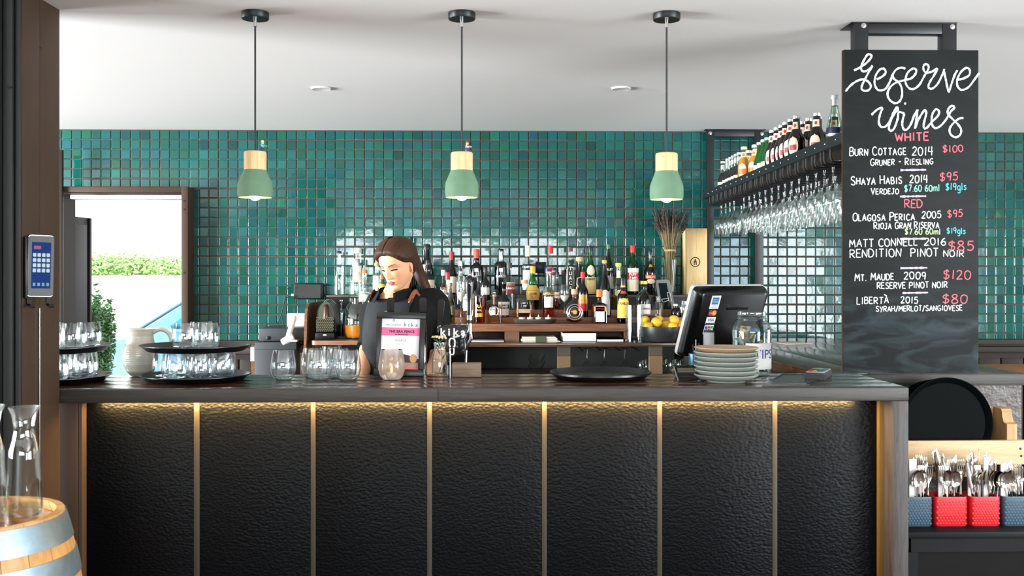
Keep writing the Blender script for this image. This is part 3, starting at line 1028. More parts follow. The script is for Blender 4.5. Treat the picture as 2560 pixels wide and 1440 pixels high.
def paint(c, rough=0.45, **k):
 return mat('paint %d %d %d' % c, c, rough, **k)
BOTTLE_G = 'bottles on the stepped shelf'
def bottle(label, u, vtop, tier, wpx, shape, gm, cap=None, liq=None, labels=(), texts=(), name='liquor_bottle', rz=0.0, dy=0.0, extra=None, n=28, sy=1.0, zbase=None, Y=None, group=BOTTLE_G):
 Yb = (Y if Y is not None else TY[tier]) + dy
 zb = zbase if zbase is not None else TZ[tier]
 x = P(u, 0, Yb).x
 h = P(u, vtop, Yb).z - zb
 r = wpx / 2 * MPP(u, Yb)
 B = thing(name, label, 'bottle', (x, Yb, zb + 0.0005), rz, group)
 caph = cap[1] * h if cap else 0.0
 hb = h - caph * 0.55
 prof = [(a * r, z * hb) for a, z in PROF[shape]]
 sq = 0.55 if shape == 'square' else 0.0
 MB().lathe(prof, n if not sq else 40, sq=sq, sy=sy).build('glass_body', gm, B)
 if liq:
  lv = liq[1]
  k = 0.93
  lp = [(prof[0][0] * k, prof[0][1] + 0.006)]
  for (a, z) in prof[1:]:
   if z > lv * h:
    break
   if z > 0.007:
    lp.append((a * k, z))
  # finish exactly at the fill level
  for i in range(len(prof) - 1):
   if prof[i][1] <= lv * h < prof[i + 1][1]:
    t = (lv * h - prof[i][1]) / (prof[i + 1][1] - prof[i][1])
    lp.append(((prof[i][0] + t * (prof[i + 1][0] - prof[i][0])) * k, lv * h))
  MB().lathe(lp, 24 if not sq else 40, sq=sq, sy=sy).build('liquid', liq[0], B)
 if cap:
  rn = prof[-1][0]
  ck = cap[2] if len(cap) > 2 else 1.06
  MB().lathe([(rn * ck, h - caph), (rn * ck * 1.0, h - caph * 0.1), (rn * ck * 0.94, h)], 20).build('cap', cap[0], B)
 def rad(zf):
  z = zf * h
  for i in range(len(prof) - 1):
   if prof[i][1] <= z <= prof[i + 1][1]:
    t = (z - prof[i][1]) / max(1e-9, prof[i + 1][1] - prof[i][1])
    return prof[i][0] + t * (prof[i + 1][0] - prof[i][0])
  return r
 for L in labels:
  z0, z1, half, m = L[:4]
  arch = L[4] if len(L) > 4 else 0
  k = MB()
  if sq:
   rr = r * 1.004 * sy
   k.add([(-half * r, -rr - 0.0004, z0 * h), (half * r, -rr - 0.0004, z0 * h), (half * r, -rr - 0.0004, z1 * h), (-half * r, -rr - 0.0004, z1 * h)], [(0, 1, 2, 3)])
  else:
   # hug the outline row by row
   vs, fs = [], []
   nn, rows = 14, 8
   for j in range(rows + 1):
    for i in range(nn + 1):
     q = -1 + 2 * i / nn
     zz = z0 + (z1 - z0) * j / rows
     if arch == 1:
      top = z1 - (z1 - z0) * 0.45 * (1 - math.sqrt(max(0, 1 - q * q)))
      zz = z0 + (top - z0) * j / rows
      hh = half
     elif arch == 2:        # oval
      zz = (z0 + z1) / 2 + (z1 - z0) / 2 * (-1 + 2 * j / rows)
      hh = half * math.sqrt(max(0.0, 1 - (-1 + 2 * j / rows) ** 2)) + 0.02
     else:
      hh = half
     R_ = rad(zz) + 0.0005
     t = -PI / 2 + q * hh
     vs.append((R_ * math.cos(t), R_ * math.sin(t) * sy, zz * h))
   for j in range(rows):
    for i in range(nn):
     a = j * (nn + 1) + i
     fs.append((a, a + 1, a + nn + 2, a + nn + 1))
   k.add(vs, fs)
  k.build('label', m, B, fix=False)
 for T in texts:
  s, size, zf, m = T[:4]
  vert = len(T) > 4 and T[4] == 'v'
  k = MB()
  if sq:
   flat_text(k, s, size * h, 0, zf * h, -r * sy * 1.004 - 0.0009, bold=0.0)
  else:
   wrap_text(k, s, size * h, rad(zf) + 0.0010, zf * h, vertical=vert, bold=0.0006)
  k.build('lettering', m, B, smooth=0, fix=False)
 if extra:
  extra(B, r, h)
 return B
WHT, CRM, BLK, RED, GLD, ORG, SIL = paint((238, 234, 226)), paint((232, 216, 186)), paint((20, 20, 22)), paint((190, 30, 30)), mat('gold foil', (206, 164, 72), 0.35, 0.6), paint((224, 112, 34)), mat('silver foil', (205, 205, 205), 0.3, 0.8)
CORK, NAVY, YEL, MAR, GRN = paint((206, 164, 118), 0.7), paint((34, 40, 92)), paint((238, 190, 60)), paint((140, 34, 40)), paint((24, 110, 40))
ORGRED = paint((206, 66, 34))
CAPBLK = mat('black cap', (18, 18, 20), 0.3)
LQ_red = liquid('deep red liqueur', (0.55, 0.04, 0.03))
LQ_orange = liquid('orange aperitif', (0.98, 0.30, 0.08))
LQ_amber = liquid('amber spirit', (0.72, 0.34, 0.07))
LQ_dkamber = liquid('dark rum', (0.6, 0.14, 0.05))
LQ_pale = liquid('pale tequila', (0.88, 0.72, 0.36))
LQ_brown = liquid('brown liqueur', (0.28, 0.08, 0.03))
LQ_yellow = liquid('yellow liqueur', (0.80, 0.78, 0.30))
LQ_clear = liquid('clear spirit', (0.94, 0.97, 0.96))

# left of the barmaid
bottle('slim clear cylinder vodka bottle with black cap above the coffee machine', 848, 628, 4, 25, 'slim', G_clear, (CAPBLK, 0.06), (LQ_clear, 0.5))
bottle('wide square-shouldered clear bottle with pale label behind the glass dispenser lid', 895, 620, 4, 42, 'slim', G_clear, (CRM, 0.12), (LQ_clear, 0.4), [(0.25, 0.62, 0.55, CRM)], dy=0.075)
bottle('clear bell-shaped vodka bottle with silver cap and black lettering', 889.5, 647, 4, 34, 'jug', G_clear, (SIL, 0.2, 1.2), (LQ_clear, 0.4), texts=[('FINLANDIA', 0.078, 0.33, BLK)], dy=-0.045)
bottle('clear bottle with orange stopper just above the dispenser lid', 912, 675, 3, 36, 'dome', G_clear, (ORG, 0.08, 1.2), (LQ_clear, 0.3), [(0.2, 0.45, 0.8, WHT)], dy=-0.02)
bottle('clear bottle with wooden cap close to the barmaid shoulder, white label', 942, 657, 4, 26, 'slim', G_clear, (CORK, 0.10, 1.15), (LQ_clear, 0.4), [(0.1, 0.6, 0.7, WHT)])
bottle('small amber bottle with orange cap and black label by the barmaid cheek', 955, 688, 4, 22, 'shorts', G_clear, (ORG, 0.2, 1.2), (LQ_amber, 0.5), [(0.02, 0.28, 1.0, BLK), (0.36, 0.55, 0.9, YEL)], dy=-0.05)
bottle('dark bottle whose black cap peeks out behind the barmaid head', 1027, 592, 4, 30, 'wine', M_blackglass, (CAPBLK, 0.08))
# right of the barmaid
bottle('big black bottle with cream square label beside the barmaid ponytail', 1067, 611, 4, 36, 'burg', M_blackglass, (CAPBLK, 0.10, 1.3), labels=[(0.42, 0.6, 0.75, CRM)], texts=[('F', 0.13, 0.52, ORGRED)])
def rope(B, r, h):
 MB().tube([(r * 1.02 * math.cos(a), r * 1.02 * math.sin(a), h * 0.48) for a in [k * PI / 8 for k in range(17)]] + [(r * 1.1, 0, h * 0.45), (r * 1.25, -0.01, h * 0.25), (r * 1.2, -0.01, h * 0.05)], 0.0035, 8).build('rope_belt', paint((226, 212, 178), 0.8), B)
bottle('hooded liqueur bottle with cream label and rope belt behind the barmaid shoulder', 1070, 650, 3, 34, 'port', M_blackglass, (CAPBLK, 0.1), labels=[(0.05, 0.6, 1.2, CRM), (0.62, 0.7, 1.0, BLK)], extra=rope)
bottle('dark wine bottle with bright red capsule and cream label in the back row', 1128, 629, 4, 28, 'burg', M_wineglass_, (RED, 0.2, 1.05), labels=[(0.05, 0.42, 1.0, CRM)], name='wine_bottle')
bottle('orange liqueur bottle with white cap and white label near the barmaid arm', 1108, 675, 3, 22, 'spirit', G_clear, (WHT, 0.14, 1.15), (LQ_orange, 0.62), [(0.1, 0.5, 1.1, WHT)])
bottle('clear bottle with tall red cap and slanted white label', 1119, 681, 2, 23, 'jug', G_clear, (RED, 0.17, 1.05), (LQ_amber, 0.3), [(0.06, 0.5, 1.0, WHT)], texts=[('Y', 0.12, 0.2, BLK)])
bottle('olive green wine bottle with grey capsule in the front row by the taps', 1126, 707, 1, 23, 'burg', G_olive, (paint((116, 116, 104)), 0.08, 1.1), (liquid('white wine', (0.62, 0.62, 0.25)), 0.55), [(0.62, 0.78, 1.1, paint((40, 46, 46)))], name='wine_bottle')
bottle('clear textured spirit bottle with silver cap behind a candle glass', 1151, 652, 3, 26, 'spirit', G_clear, (SIL, 0.11, 1.1), (LQ_clear, 0.5), [(0.68, 0.78, 0.8, SIL)])
bottle('clear rum bottle with large white label behind the tall tap handle', 1173, 690, 2, 30, 'spirit', G_clear, (WHT, 0.12), (LQ_clear, 0.6), [(0.16, 0.5, 1.25, WHT)], texts=[('BACARDI', 0.062, 0.43, BLK)])
bottle('tall black port bottle with orange-red capsule and white crest', 1191, 623, 4, 34, 'port', M_blackglass, (ORGRED, 0.2, 1.02), labels=[(0.50, 0.58, 0.3, SIL)], texts=[('BARROS', 0.066, 0.40, WHT)], name='port_bottle')
bottle('dark red rum bottle with gold lettering beside the tall tap handle', 1198, 690, 1, 30, 'spirit', G_clear, (CAPBLK, 0.1), (LQ_dkamber, 0.58), [(0.14, 0.22, 0.7, GLD)], texts=[('RA', 0.10, 0.36, YEL), ('RUM', 0.05, 0.28, GLD)])
bottle('dark bottle with slanted white label behind the rum bottle', 1213, 668, 3, 24, 'spirit', M_blackglass, (CAPBLK, 0.12), labels=[(0.35, 0.52, 1.1, WHT)])
def shoe(B, r, h):
 k = MB()
 pts = []
 for q in range(15):
  a = R(-60 + 300 * q / 14)
  pts.append((0.55 * r * math.cos(a), -r * 1.02 - 0.0015, h * 0.36 + 0.6 * r * math.sin(a)))
 k.tube(pts, 0.0032, 6)
 k.build('horseshoe_emblem', SIL, B)
 MB().lathe([(0.0055, h * 0.55), (0.0055, h * 0.84)], 10).build('stopper_stick', ORG, B)
bottle('square pale tequila bottle with a horseshoe emblem and orange stopper', 1235, 723, 1, 40, 'square', G_clear, None, (LQ_pale, 0.5), extra=shoe, sy=0.8)
bottle('tall black port bottle with white neck seal and crest, without red capsule', 1252, 622, 4, 31, 'port', M_blackglass, (CAPBLK, 0.05), labels=[(0.72, 0.93, 0.7, SIL), (0.50, 0.58, 0.3, SIL)], texts=[('BARROS', 0.066, 0.40, WHT)], name='port_bottle')
bottle('clear bottle with maroon band label and grey cap behind the black rum', 1273, 657, 3, 29, 'spirit', G_clear, (paint((70, 54, 50)), 0.12, 1.15), (LQ_clear, 0.4), [(0.34, 0.56, 1.25, MAR), (0.5, 0.58, 1.25, CRM)], texts=[('BOURBON', 0.055, 0.45, WHT)])
bottle('black rum bottle with big white label and ring handles', 1260, 705, 2, 30, 'pot', M_blackglass, (CAPBLK, 0.06), labels=[(0.06, 0.44, 1.2, WHT), (0.24, 0.36, 1.0, BLK)], texts=[('KRAKEN', 0.058, 0.30, WHT)])
bottle('bitter aperitif bottle with cream capsule, red fill and black-white label', 1319, 614, 4, 29, 'spirit', G_clear, (CRM, 0.22, 1.1), (LQ_red, 0.6), [(0.1, 0.5, 1.0, WHT), (0.5, 0.62, 1.2, BLK)], texts=[('CAMPARI', 0.062, 0.56, WHT)])
bottle('clear domed whiskey bottle with cork stopper behind the tealights', 1311, 700, 2, 50, 'dome', G_clear, (CORK, 0.10, 1.15), (LQ_amber, 0.12), [(0.12, 0.22, 0.62, CRM)], sy=0.6)
bottle('squat green herbal liqueur bottle with gold cap and gold label', 1332, 665, 3, 36, 'belly', G_green, (GLD, 0.16, 1.1), (liquid('green liqueur', (0.05, 0.3, 0.05)), 0.3), [(0.22, 0.56, 1.2, paint((226, 178, 84)))], texts=[('DOM', 0.075, 0.36, MAR)])
bottle('vermouth bottle with red cap and blue-red diagonal label', 1376, 616, 4, 30, 'spirit', G_clear, (RED, 0.15, 1.1), (LQ_clear, 0.5), [(0.40, 0.56, 1.25, NAVY), (0.40, 0.56, 0.5, RED)], texts=[('CINZANO', 0.055, 0.48, WHT)])
bottle('orange aperitif bottle with white label and yellow lettering', 1371, 672, 2, 32, 'jug', G_clear, (NAVY, 0.06, 1.1), (LQ_orange, 0.42), [(0.2, 0.42, 0.75, WHT), (0.44, 0.52, 1.1, BLK)], texts=[('APEROL', 0.078, 0.48, YEL)])
bottle('small clear tequila bottle with black cap beside the orange aperitif', 1393, 680, 3, 20, 'shorts', G_clear, (CAPBLK, 0.14, 1.2), (LQ_amber, 0.3), [(0.3, 0.46, 1.1, CRM)], texts=[('TEQUILA', 0.042, 0.38, RED)])
bottle('tall liqueur bottle of deep red-brown with black vertical label', 1425, 617, 4, 30, 'spirit', G_clear, (paint((96, 60, 50)), 0.10, 1.1), (LQ_red, 0.52), [(0.02, 0.56, 0.4, BLK)], texts=[('T\nU\nA\nC\nA', 0.10, 0.34, WHT)])
bottle('black liqueur bottle with pale cork stopper behind the red-capped bottle', 1449, 643, 3, 28, 'jug', M_blackglass, (CORK, 0.08, 1.25), dy=0.02)
bottle('black liqueur bottle with red cap, loop handle and red label', 1457, 680, 2, 28, 'wine', M_blackglass, (RED, 0.14, 1.15), labels=[(0.14, 0.4, 1.1, RED), (0.3, 0.5, 0.8, GLD)], extra=lambda B, r, h: MB().tube([(-r * 0.4, 0, h * 0.88), (-r * 0.95, 0, h * 0.86), (-r * 1.05, 0, h * 0.75), (-r * 0.8, 0, h * 0.66)], 0.003, 8).build('loop_handle', CORK, B))
def seal(B, r, h):
 for rr, mm in ((0.78, 'ring'), (0.55, 'ring'), (0.22, 'disc')):
  k = MB()
  c = Matrix.Translation((0, -r * 0.5 - 0.001, h * 0.33)) @ Matrix.Rotation(R(90), 4, 'X')
  if mm == 'ring':
   k.lathe([(rr * r - 0.0025, 0), (rr * r, 0.002), (rr * r + 0.0025, 0)], 32, M=c, caps=False)
  else:
   k.lathe([(0.001, 0.001), (rr * r, 0.001)], 24, M=c, caps=False)
  k.build('seal_ring' if mm == 'ring' else 'gold_seal', SIL if mm == 'ring' else GLD, B)
PROF['flask'] = [(0.28, 0), (0.55, 0.01), (0.8, 0.09), (0.95, 0.2), (1.0, 0.33), (0.95, 0.46), (0.8, 0.58), (0.5, 0.68), (0.27, 0.73), (0.22, 0.78), (0.21, 0.95), (0.25, 1)]
bottle('round flat clear flask with stamped gold seal and cork stopper', 1436, 723, 1, 49, 'flask', G_clear, (CORK, 0.15, 1.3), (LQ_dkamber, 0.12), [(0.76, 0.84, 1.0, MAR)], sy=0.5, extra=seal)
bottle('green amaro bottle with black cap, eagle label and tan paper label', 1476, 617, 4, 29, 'burg', G_green, (CAPBLK, 0.11, 1.1), (liquid('dark amaro', (0.02, 0.06, 0.01)), 0.35), [(0.02, 0.37, 1.3, paint((214, 176, 112))), (0.40, 0.62, 0.8, CRM, 2)], texts=[('FERNET', 0.055, 0.32, BLK)])
bottle('square brown orange-liqueur bottle with orange cap and white label', 1498.5, 724, 1, 37, 'square', mat('brown flask glass', (40, 20, 12), 0.08), (ORG, 0.22, 1.25), None, [(0.05, 0.52, 0.6, WHT), (0.36, 0.5, 0.85, paint((236, 170, 80)))], texts=[('COINTREAU', 0.06, 0.43, RED)], sy=0.85)
bottle('tall black liqueur bottle with white arched label behind the square brown bottle', 1511, 650, 2, 34, 'burg', M_blackglass, (GLD, 0.05, 1.05), labels=[(0.04, 0.48, 0.8, WHT, 1)])
bottle('dark green vermouth bottle with pale neck and white lettering, tallest in back row', 1521, 611, 4, 29, 'burg', G_dkgreen, (paint((40, 110, 70)), 0.08, 1.05), (liquid('dark vermouth', (0.01, 0.04, 0.01)), 0.6), [(0.12, 0.36, 0.9, paint((120, 110, 90)))], texts=[('LILLET', 0.06, 0.50, WHT)])
bottle('clear bottle of pale yellow liqueur with yellow cap', 1546, 658, 3, 26, 'jug', G_clear, (YEL, 0.07, 1.15), (LQ_yellow, 0.42), [(0.68, 0.84, 1.0, CRM), (0.28, 0.42, 0.9, CRM, 2)])
bottle('green vermouth bottle with red cap and red-white label', 1582, 614, 4, 30, 'spirit', G_green, (RED, 0.14, 1.1), (liquid('dark vermouth', (0.01, 0.04, 0.01)), 0.3), [(0.07, 0.32, 1.25, CRM), (0.30, 0.45, 1.25, RED), (0.45, 0.54, 1.1, WHT)], texts=[('PUNT', 0.075, 0.415, WHT), ('E MES', 0.075, 0.335, WHT)])
bottle('brown coffee-liqueur bottle with black cap and yellow arched label', 1557.5, 696, 1, 30, 'spirit', G_amberbrown, (CAPBLK, 0.16, 1.1), (LQ_brown, 0.7), [(0.12, 0.56, 1.3, YEL, 1), (0.66, 0.72, 0.8, ORGRED), (0.80, 0.84, 1.3, YEL)], texts=[('KAHLUA', 0.078, 0.44, BLK)])
bottle('black cream-liqueur bottle with red band and cottage label', 1625.5, 626, 4, 31, 'bulge', M_blackglass, (CAPBLK, 0.1), labels=[(0.36, 0.45, 1.1, ORGRED), (0.24, 0.36, 0.8, CRM, 2), (0.62, 0.68, 0.5, GLD)], texts=[('BAILEYS', 0.062, 0.40, CRM)])
bottle('dark cherry-liqueur bottle with white label beside the tall clear vase', 1612, 715, 2, 29, 'wine', mat('dark cherry bottle', (20, 14, 12), 0.07), (CAPBLK, 0.08), labels=[(0.06, 0.42, 1.2, WHT), (0.04, 0.1, 1.2, MAR)], texts=[('HEERING', 0.075, 0.27, MAR)])
bottle('patterned clear decanter bottle with gold stopper behind the cherry liqueur', 1609, 702, 3, 40, 'pot', glass('cut glass', (0.86, 0.88, 0.86), refl=2.2, rough=0.12), (GLD, 0.12, 1.3), (LQ_clear, 0.4))
bottle('little clear empty bottle in front of the grey tablet stand', 1645, 741, 2, 26, 'slim', G_clear, None, None, name='glass_bottle')
bottle('small dark bottle with white screw cap beside the cocktail shaker', 1689, 760, 2, 24, 'shorts', G_amberbrown, (WHT, 0.16, 1.15), (LQ_brown, 0.5), dy=-0.02)
# cola-dark carafe beside the coffee machine
ZCS = P(850, 852, YBC).z
bottle('tall dark bottle with clear neck between coffee machine and glass dispenser', 853, 750, None, 19, 'slim', G_clear, None, (mat('dark coffee', (8, 7, 8), 0.1), 0.72), name='carafe_bottle', zbase=ZCS, Y=5.92, group='')

# ---------------------------------------------------------------- candle glasses, tealights, vase, bowl, books on the shelf
M_flame = emitter('candle flame', (1.0, 0.55, 0.18), 4.5)
M_wax = mat('candle wax', (244, 232, 214), 0.5, sss=0.3)
def flame(parent, c, s=1.0):
 MB().lathe([(0.0005, 0), (0.003 * s, 0.004 * s), (0.0034 * s, 0.008 * s), (0.002 * s, 0.015 * s), (0.0003, 0.021 * s)], 10, c=c, caps=False).build('flame', M_flame, parent)
def stem_profile(r, h, stem=0.42):
 """standing wine glass profile, outer then inner"""
 s = stem * h
 out = [(0.0005, 0.0), (r * 0.82, 0.0), (r * 0.84, 0.0015), (r * 0.4, 0.004), (0.0045, 0.010), (0.0036, 0.02), (0.0036, s - 0.012), (0.006, s - 0.003), (r * 0.55, s + 0.09 * h), (r * 0.93, s + 0.22 * h), (r, s + 0.32 * h), (r * 0.94, s + 0.45 * h), (r * 0.82, h)]
 inn = [(r * 0.80, h), (r * 0.92, s + 0.45 * h), (r * 0.975, s + 0.32 * h), (r * 0.90, s + 0.22 * h), (r * 0.5, s + 0.095 * h), (0.0005, s + 0.02 * h)]
 return out + inn
for u, vt, tier, wp, lab in ((1152, 690, 1, 24, 'stemmed glass holding a lit candle behind the beer taps'), (1411, 711, 2, 28, 'stemmed glass holding a lit candle beside the orange aperitif bottle')):
 Yb = TY[tier] + 0.0
 h = P(u, vt, Yb).z - TZ[tier]
 r = wp / 2 * MPP(u, Yb)
 Gc = thing('candle_glass', lab, 'candle glass', (P(u, 0, Yb).x, Yb, TZ[tier] + 0.0005), 0, 'stemmed candle glasses on the bottle shelf')
 MB().lathe(stem_profile(r, h), 28, caps=False).build('glass_bowl', M_clear, Gc)
 MB().lathe([(0.001, h * 0.46), (r * 0.6, h * 0.55), (r * 0.84, h * 0.66), (0.001, h * 0.67)], 20).build('candle', M_wax, Gc)
 flame(Gc, (0, 0, h * 0.67), 1.1)
Yt = 5.80
tp = thing('oval_dish', 'dark oval dish holding four lit tealights on the lowest shelf step', 'dish', (P(1337, 0, Yt).x, Yt, TZ[1] + 0.0005))
rt = 55 * MPP(1337, Yt)
MB().lathe([(rt * 0.85, 0), (rt * 0.92, 0.004), (rt, 0.024), (rt * 0.98, 0.026), (rt * 0.9, 0.022), (0.001, 0.020)], 48, sy=0.32).build('dish_body', mat('dark stoneware', (62, 56, 50), 0.4), tp)
for i, (u, s_) in enumerate(((1305, 'leftmost'), (1325, 'second from the left'), (1346, 'third from the left'), (1370.5, 'rightmost'))):
 tl = thing('tealight', 'small white tealight candle in the oval dish, %s of four' % s_, 'tealight', (P(u, 0, Yt).x, Yt - 0.004, TZ[1] + 0.023), 0, 'tealights in the oval dish')
 rr = 7.5 * MPP(u, Yt)
 MB().lathe([(rr * 0.94, 0), (rr, 0.001), (rr, 0.013), (rr * 0.93, 0.013), (rr * 0.9, 0.010), (0.001, 0.0098)], 20).build('cup', M_white, tl)
 if i:
  flame(tl, (0, 0, 0.010), 0.95)
 else:
  MB().tube([(0, 0, 0.0098), (0.0005, 0, 0.014)], 0.0005, 6).build('wick', M_black, tl)
def onback(u, v):
 p = PZ(u, v, ZBC)
 return p
p = onback(1580, 853)
vh = P(1580, 762, p.y).z - ZBC
vr = 22 * MPP(1580, p.y)
va = thing('glass_vase', 'tall thick clear cylinder vase standing before the bottle shelf', 'vase', (p.x, min(p.y, 5.692), ZBC + 0.0005))
MB().lathe([(vr * 0.95, 0), (vr, 0.002), (vr, vh), (vr * 0.9, vh), (vr * 0.86, 0.03), (0.001, 0.022)], 36).build('glass_wall', M_clearthick, va)
bw = thing('fruit_bowl', 'wide black bowl of lemons on the back counter', 'bowl', (P(1653, 0, 5.745).x, 5.745, ZBC + 0.0005))
rb = 53 * MPP(1653, 5.745)
hb = P(1650, 816, 5.745).z - ZBC
MB().lathe([(rb * 0.5, 0), (rb * 0.78, 0.003), (rb * 0.93, hb * 0.35), (rb * 0.99, hb * 0.8), (rb, hb), (rb * 0.97, hb), (rb * 0.9, hb * 0.4), (rb * 0.6, 0.01), (0.001, 0.008)], 48).build('bowl_body', mat('matt black bowl', (40, 42, 42), 0.35), bw)
M_lemon = mat('lemon skin', (242, 190, 54), 0.42, noise=(20, 0.12), bump=(120, 0.25), sss=0.1)
lemons = [(1613, 801, 0.02, 'leftmost, at the bowl rim'), (1641, 806, -0.03, 'front, beside the vase side'), (1648, 800, 0.05, 'second row, partly hidden'), (1664, 813, 0.0, 'low between two larger lemons'), (1684, 801, 0.0, 'largest-looking on top'), (1700, 812, 0.03, 'rightmost by the screen'), (1620, 817, -0.045, 'low at front left, mostly below the rim'), (1682, 817, -0.06, 'low at front, mostly below the rim')]
for i, (u, v, dy, s_) in enumerate(lemons):
 Yl = 5.745 + dy
 q = P(u, v, Yl)
 lm = MB()
 rl = 0.027 if i not in (1, 4) else 0.031
 lm.lathe([(0.0005, -rl * 1.22), (rl * 0.16, -rl * 1.17), (rl * 0.34, -rl * 1.0), (rl * 0.75, -rl * 0.68), (rl * 0.97, -rl * 0.25), (rl * 0.99, rl * 0.2), (rl * 0.8, rl * 0.62), (rl * 0.4, rl * 0.95), (rl * 0.2, rl * 1.06), (0.0005, rl * 1.1)], 22, caps=False)
 o = lm.build('lemon', M_lemon, loc=tuple(q), rot=(R(70 + 25 * i), R(30 * i), R(47 * i)))
 tag(o, 'yellow lemon in the black bowl, ' + s_, 'lemon', 'lemons in the bowl')
# books and papers under the shelf step
def slabbook(u0, u1, v0, v1, Yb_, depth, label, name, cover, pages, cat='book'):
 x0, x1 = P(u0, 0, Yb_).x, P(u1, 0, Yb_).x
 h = P(u0, v0, Yb_).z - ZBC
 T = thing(name, label, cat, ((x0 + x1) / 2, Yb_, ZBC + 0.0005))
 w_ = (x1 - x0) / 2
 t_ = min(0.003, h * 0.12)
 MB().box(-w_ + 0.002, w_ - 0.002, 0.0, depth, t_ * 1.02, h - t_ * 1.02).build('pages', pages, T)
 MB().box(-w_, w_, -0.002, depth + 0.002, h - t_, h, 0.0006).build('cover', cover, T)
 MB().box(-w_, w_, -0.002, depth + 0.002, 0, t_, 0.0006).build('cover', cover, T)
 return T
slabbook(1407, 1491, 832, 853, 5.73, 0.24, 'thick black book with white page edge lying under the shelf', 'book', M_blackpl, M_paper)
slabbook(1492, 1559, 848, 853.5, 5.73, 0.24, 'thin black folder lying between the thick book and the vase', 'folder', M_blackpl, M_paper, 'folder')
pp = thing('paper_stack', 'ragged stack of papers in a clip lying beside the thick book', 'papers', (P(1352, 0, 5.72).x, 5.72, ZBC + 0.0005))
for k in range(7):
 a = tr.uniform(-0.006, 0.006)
 MB().box(-0.108 + a, 0.108 + a - 0.004 * k, -0.004 * tr.random(), 0.2, 0.0042 * k, 0.0042 * k + 0.0036).build('sheet', mat('paper %d' % (k % 3), [(236, 228, 214), (222, 206, 180), (240, 236, 228)][k % 3], 0.7), pp)
MB().box(-0.03, 0.03, -0.006, 0.02, 0, 0.033).build('clip', mat('green clip', (70, 78, 52), 0.4), pp)
tag(MB().box(P(1166, 0, 5.72).x, P(1260, 0, 5.72).x, 5.72, 5.95, ZBC + 0.0005, ZBC + 0.008, 0.001).build('serving_tray', mat('pale tray', (214, 206, 210), 0.4)), 'flat pale tray lying under the shelf near the beer taps', 'tray')

# ---------------------------------------------------------------- glassware in the open bays under the back counter
for i, u in enumerate((1468, 1511, 1562)):
 Yg = 5.86
 gz = 1.074
 hg = 0.145
 g = MB()
 g.lathe([(a, -z) for a, z in stem_profile(0.033, hg, 0.5)], 24, caps=False)
 o = g.build('wine_glass', M_clear, loc=(P(u, 0, Yg).x, Yg, gz + 0.0005))
 tag(o, 'wine glass hanging upside down under the back counter, %s' % ['nearest the left upright', 'middle of three', 'nearest the right upright'][i], 'wine glass', 'wine glasses hanging under the back counter')
def tumbler_prof(r, h, t=0.0016, bulge=1.0):
 return [(0.0005, 0), (r * 0.62, 0), (r * 0.72, 0.002), (r * 0.97, h * 0.34), (r * bulge, h * 0.52), (r * 0.93, h * 0.8), (r * 0.80, h), (r * 0.80 - t, h), (r * 0.93 - t, h * 0.8), (r * bulge - t, h * 0.52), (r * 0.97 - t, h * 0.36), (r * 0.66, h * 0.13), (0.0005, h * 0.1)]
lowg = MB()
lowg.lathe(tumbler_prof(0.036, 0.085), 24, caps=False)
first = None
for i, (u, s_) in enumerate(((1608, 'left of the right upright'), (1661, 'just right of the right upright'), (1683, 'second right of the right upright'), (1704, 'third right of the right upright'))):
 Yg = 5.85
 if first is None:
  first = lowg.build('tumbler', M_clearthick, loc=(P(u, 0, Yg).x, Yg, ZUS + 0.0005))
  o = first
 else:
  o = first.copy()
  COL.objects.link(o)
  o.location = (P(u, 0, Yg).x, Yg + 0.02 * (i % 2), ZUS + 0.0005)
 tag(o, 'clear tumbler on the shelf under the back counter, ' + s_, 'tumbler', 'tumblers under the back counter')
sg = MB().lathe([(0.0005, 0), (0.018, 0), (0.030, 0.013), (0.045, 0.036), (0.049, 0.052), (0.047, 0.052), (0.043, 0.037), (0.028, 0.0155), (0.0005, 0.005)], 24, caps=False)
first = None
for k in range(4):
 loc = (P(1340 + 3 * (k % 2), 0, 5.9).x, 5.9, ZUS + 0.0005 + 0.0195 * k)
 if first is None:
  o = first = sg.build('glass_bowl', M_clear, loc=loc)
 else:
  o = first.copy()
  COL.objects.link(o)
  o.location = loc
 tag(o, 'small glass bowl nested under the back counter, %s of its stack' % ['bottom', 'second', 'third', 'topmost'][k], 'glass bowl', 'nested glass bowls')

# ---------------------------------------------------------------- right end of the shelf: shaker, tablet stand, dried lavender, wooden box, socket
Yq = TY[2]
sk = thing('cocktail_shaker', 'steel cocktail shaker behind the lemons near the screen', 'cocktail shaker', (P(1708, 0, Yq).x, Yq - 0.02, TZ[2] + 0.0005))
hs = P(1708, 752, Yq - 0.02).z - TZ[2]
MB().lathe([(0.024, 0), (0.025, 0.002), (0.033, hs * 0.6), (0.031, hs * 0.66)], 28).build('cup', M_steel, sk)
MB().lathe([(0.0325, hs * 0.6), (0.033, hs * 0.64), (0.02, hs * 0.78), (0.019, hs * 0.8)], 28).build('strainer', M_chrome, sk)
MB().lathe([(0.0195, hs * 0.78), (0.0195, hs * 0.96), (0.014, hs)], 24).build('cap', M_chrome, sk)
ts = thing('tablet_stand', 'grey tilted screen on the shelf beside the dried lavender', 'screen', (P(1662, 0, 6.085).x, 6.085, TZ[3] + 0.0005))
M_grey = mat('grey plastic', (112, 112, 106), 0.45)
def px_poly(pts, Y, org):
 return [(P(u, v, Y).x - org.x, max(0.0, P(u, v, Y).z - org.z)) for u, v in pts]
o_ = ts.location
outer = px_poly([(1638, 703), (1642, 700), (1668, 699), (1673, 703), (1688, 790), (1648, 790)], 6.10, o_)
inner = px_poly([(1645, 708), (1665, 707), (1678, 776), (1656, 776)], 6.10, o_)
fr_ = MB()
fr_.prism(outer, 0.0, 0.03)
fr_.build('housing', M_grey, ts)
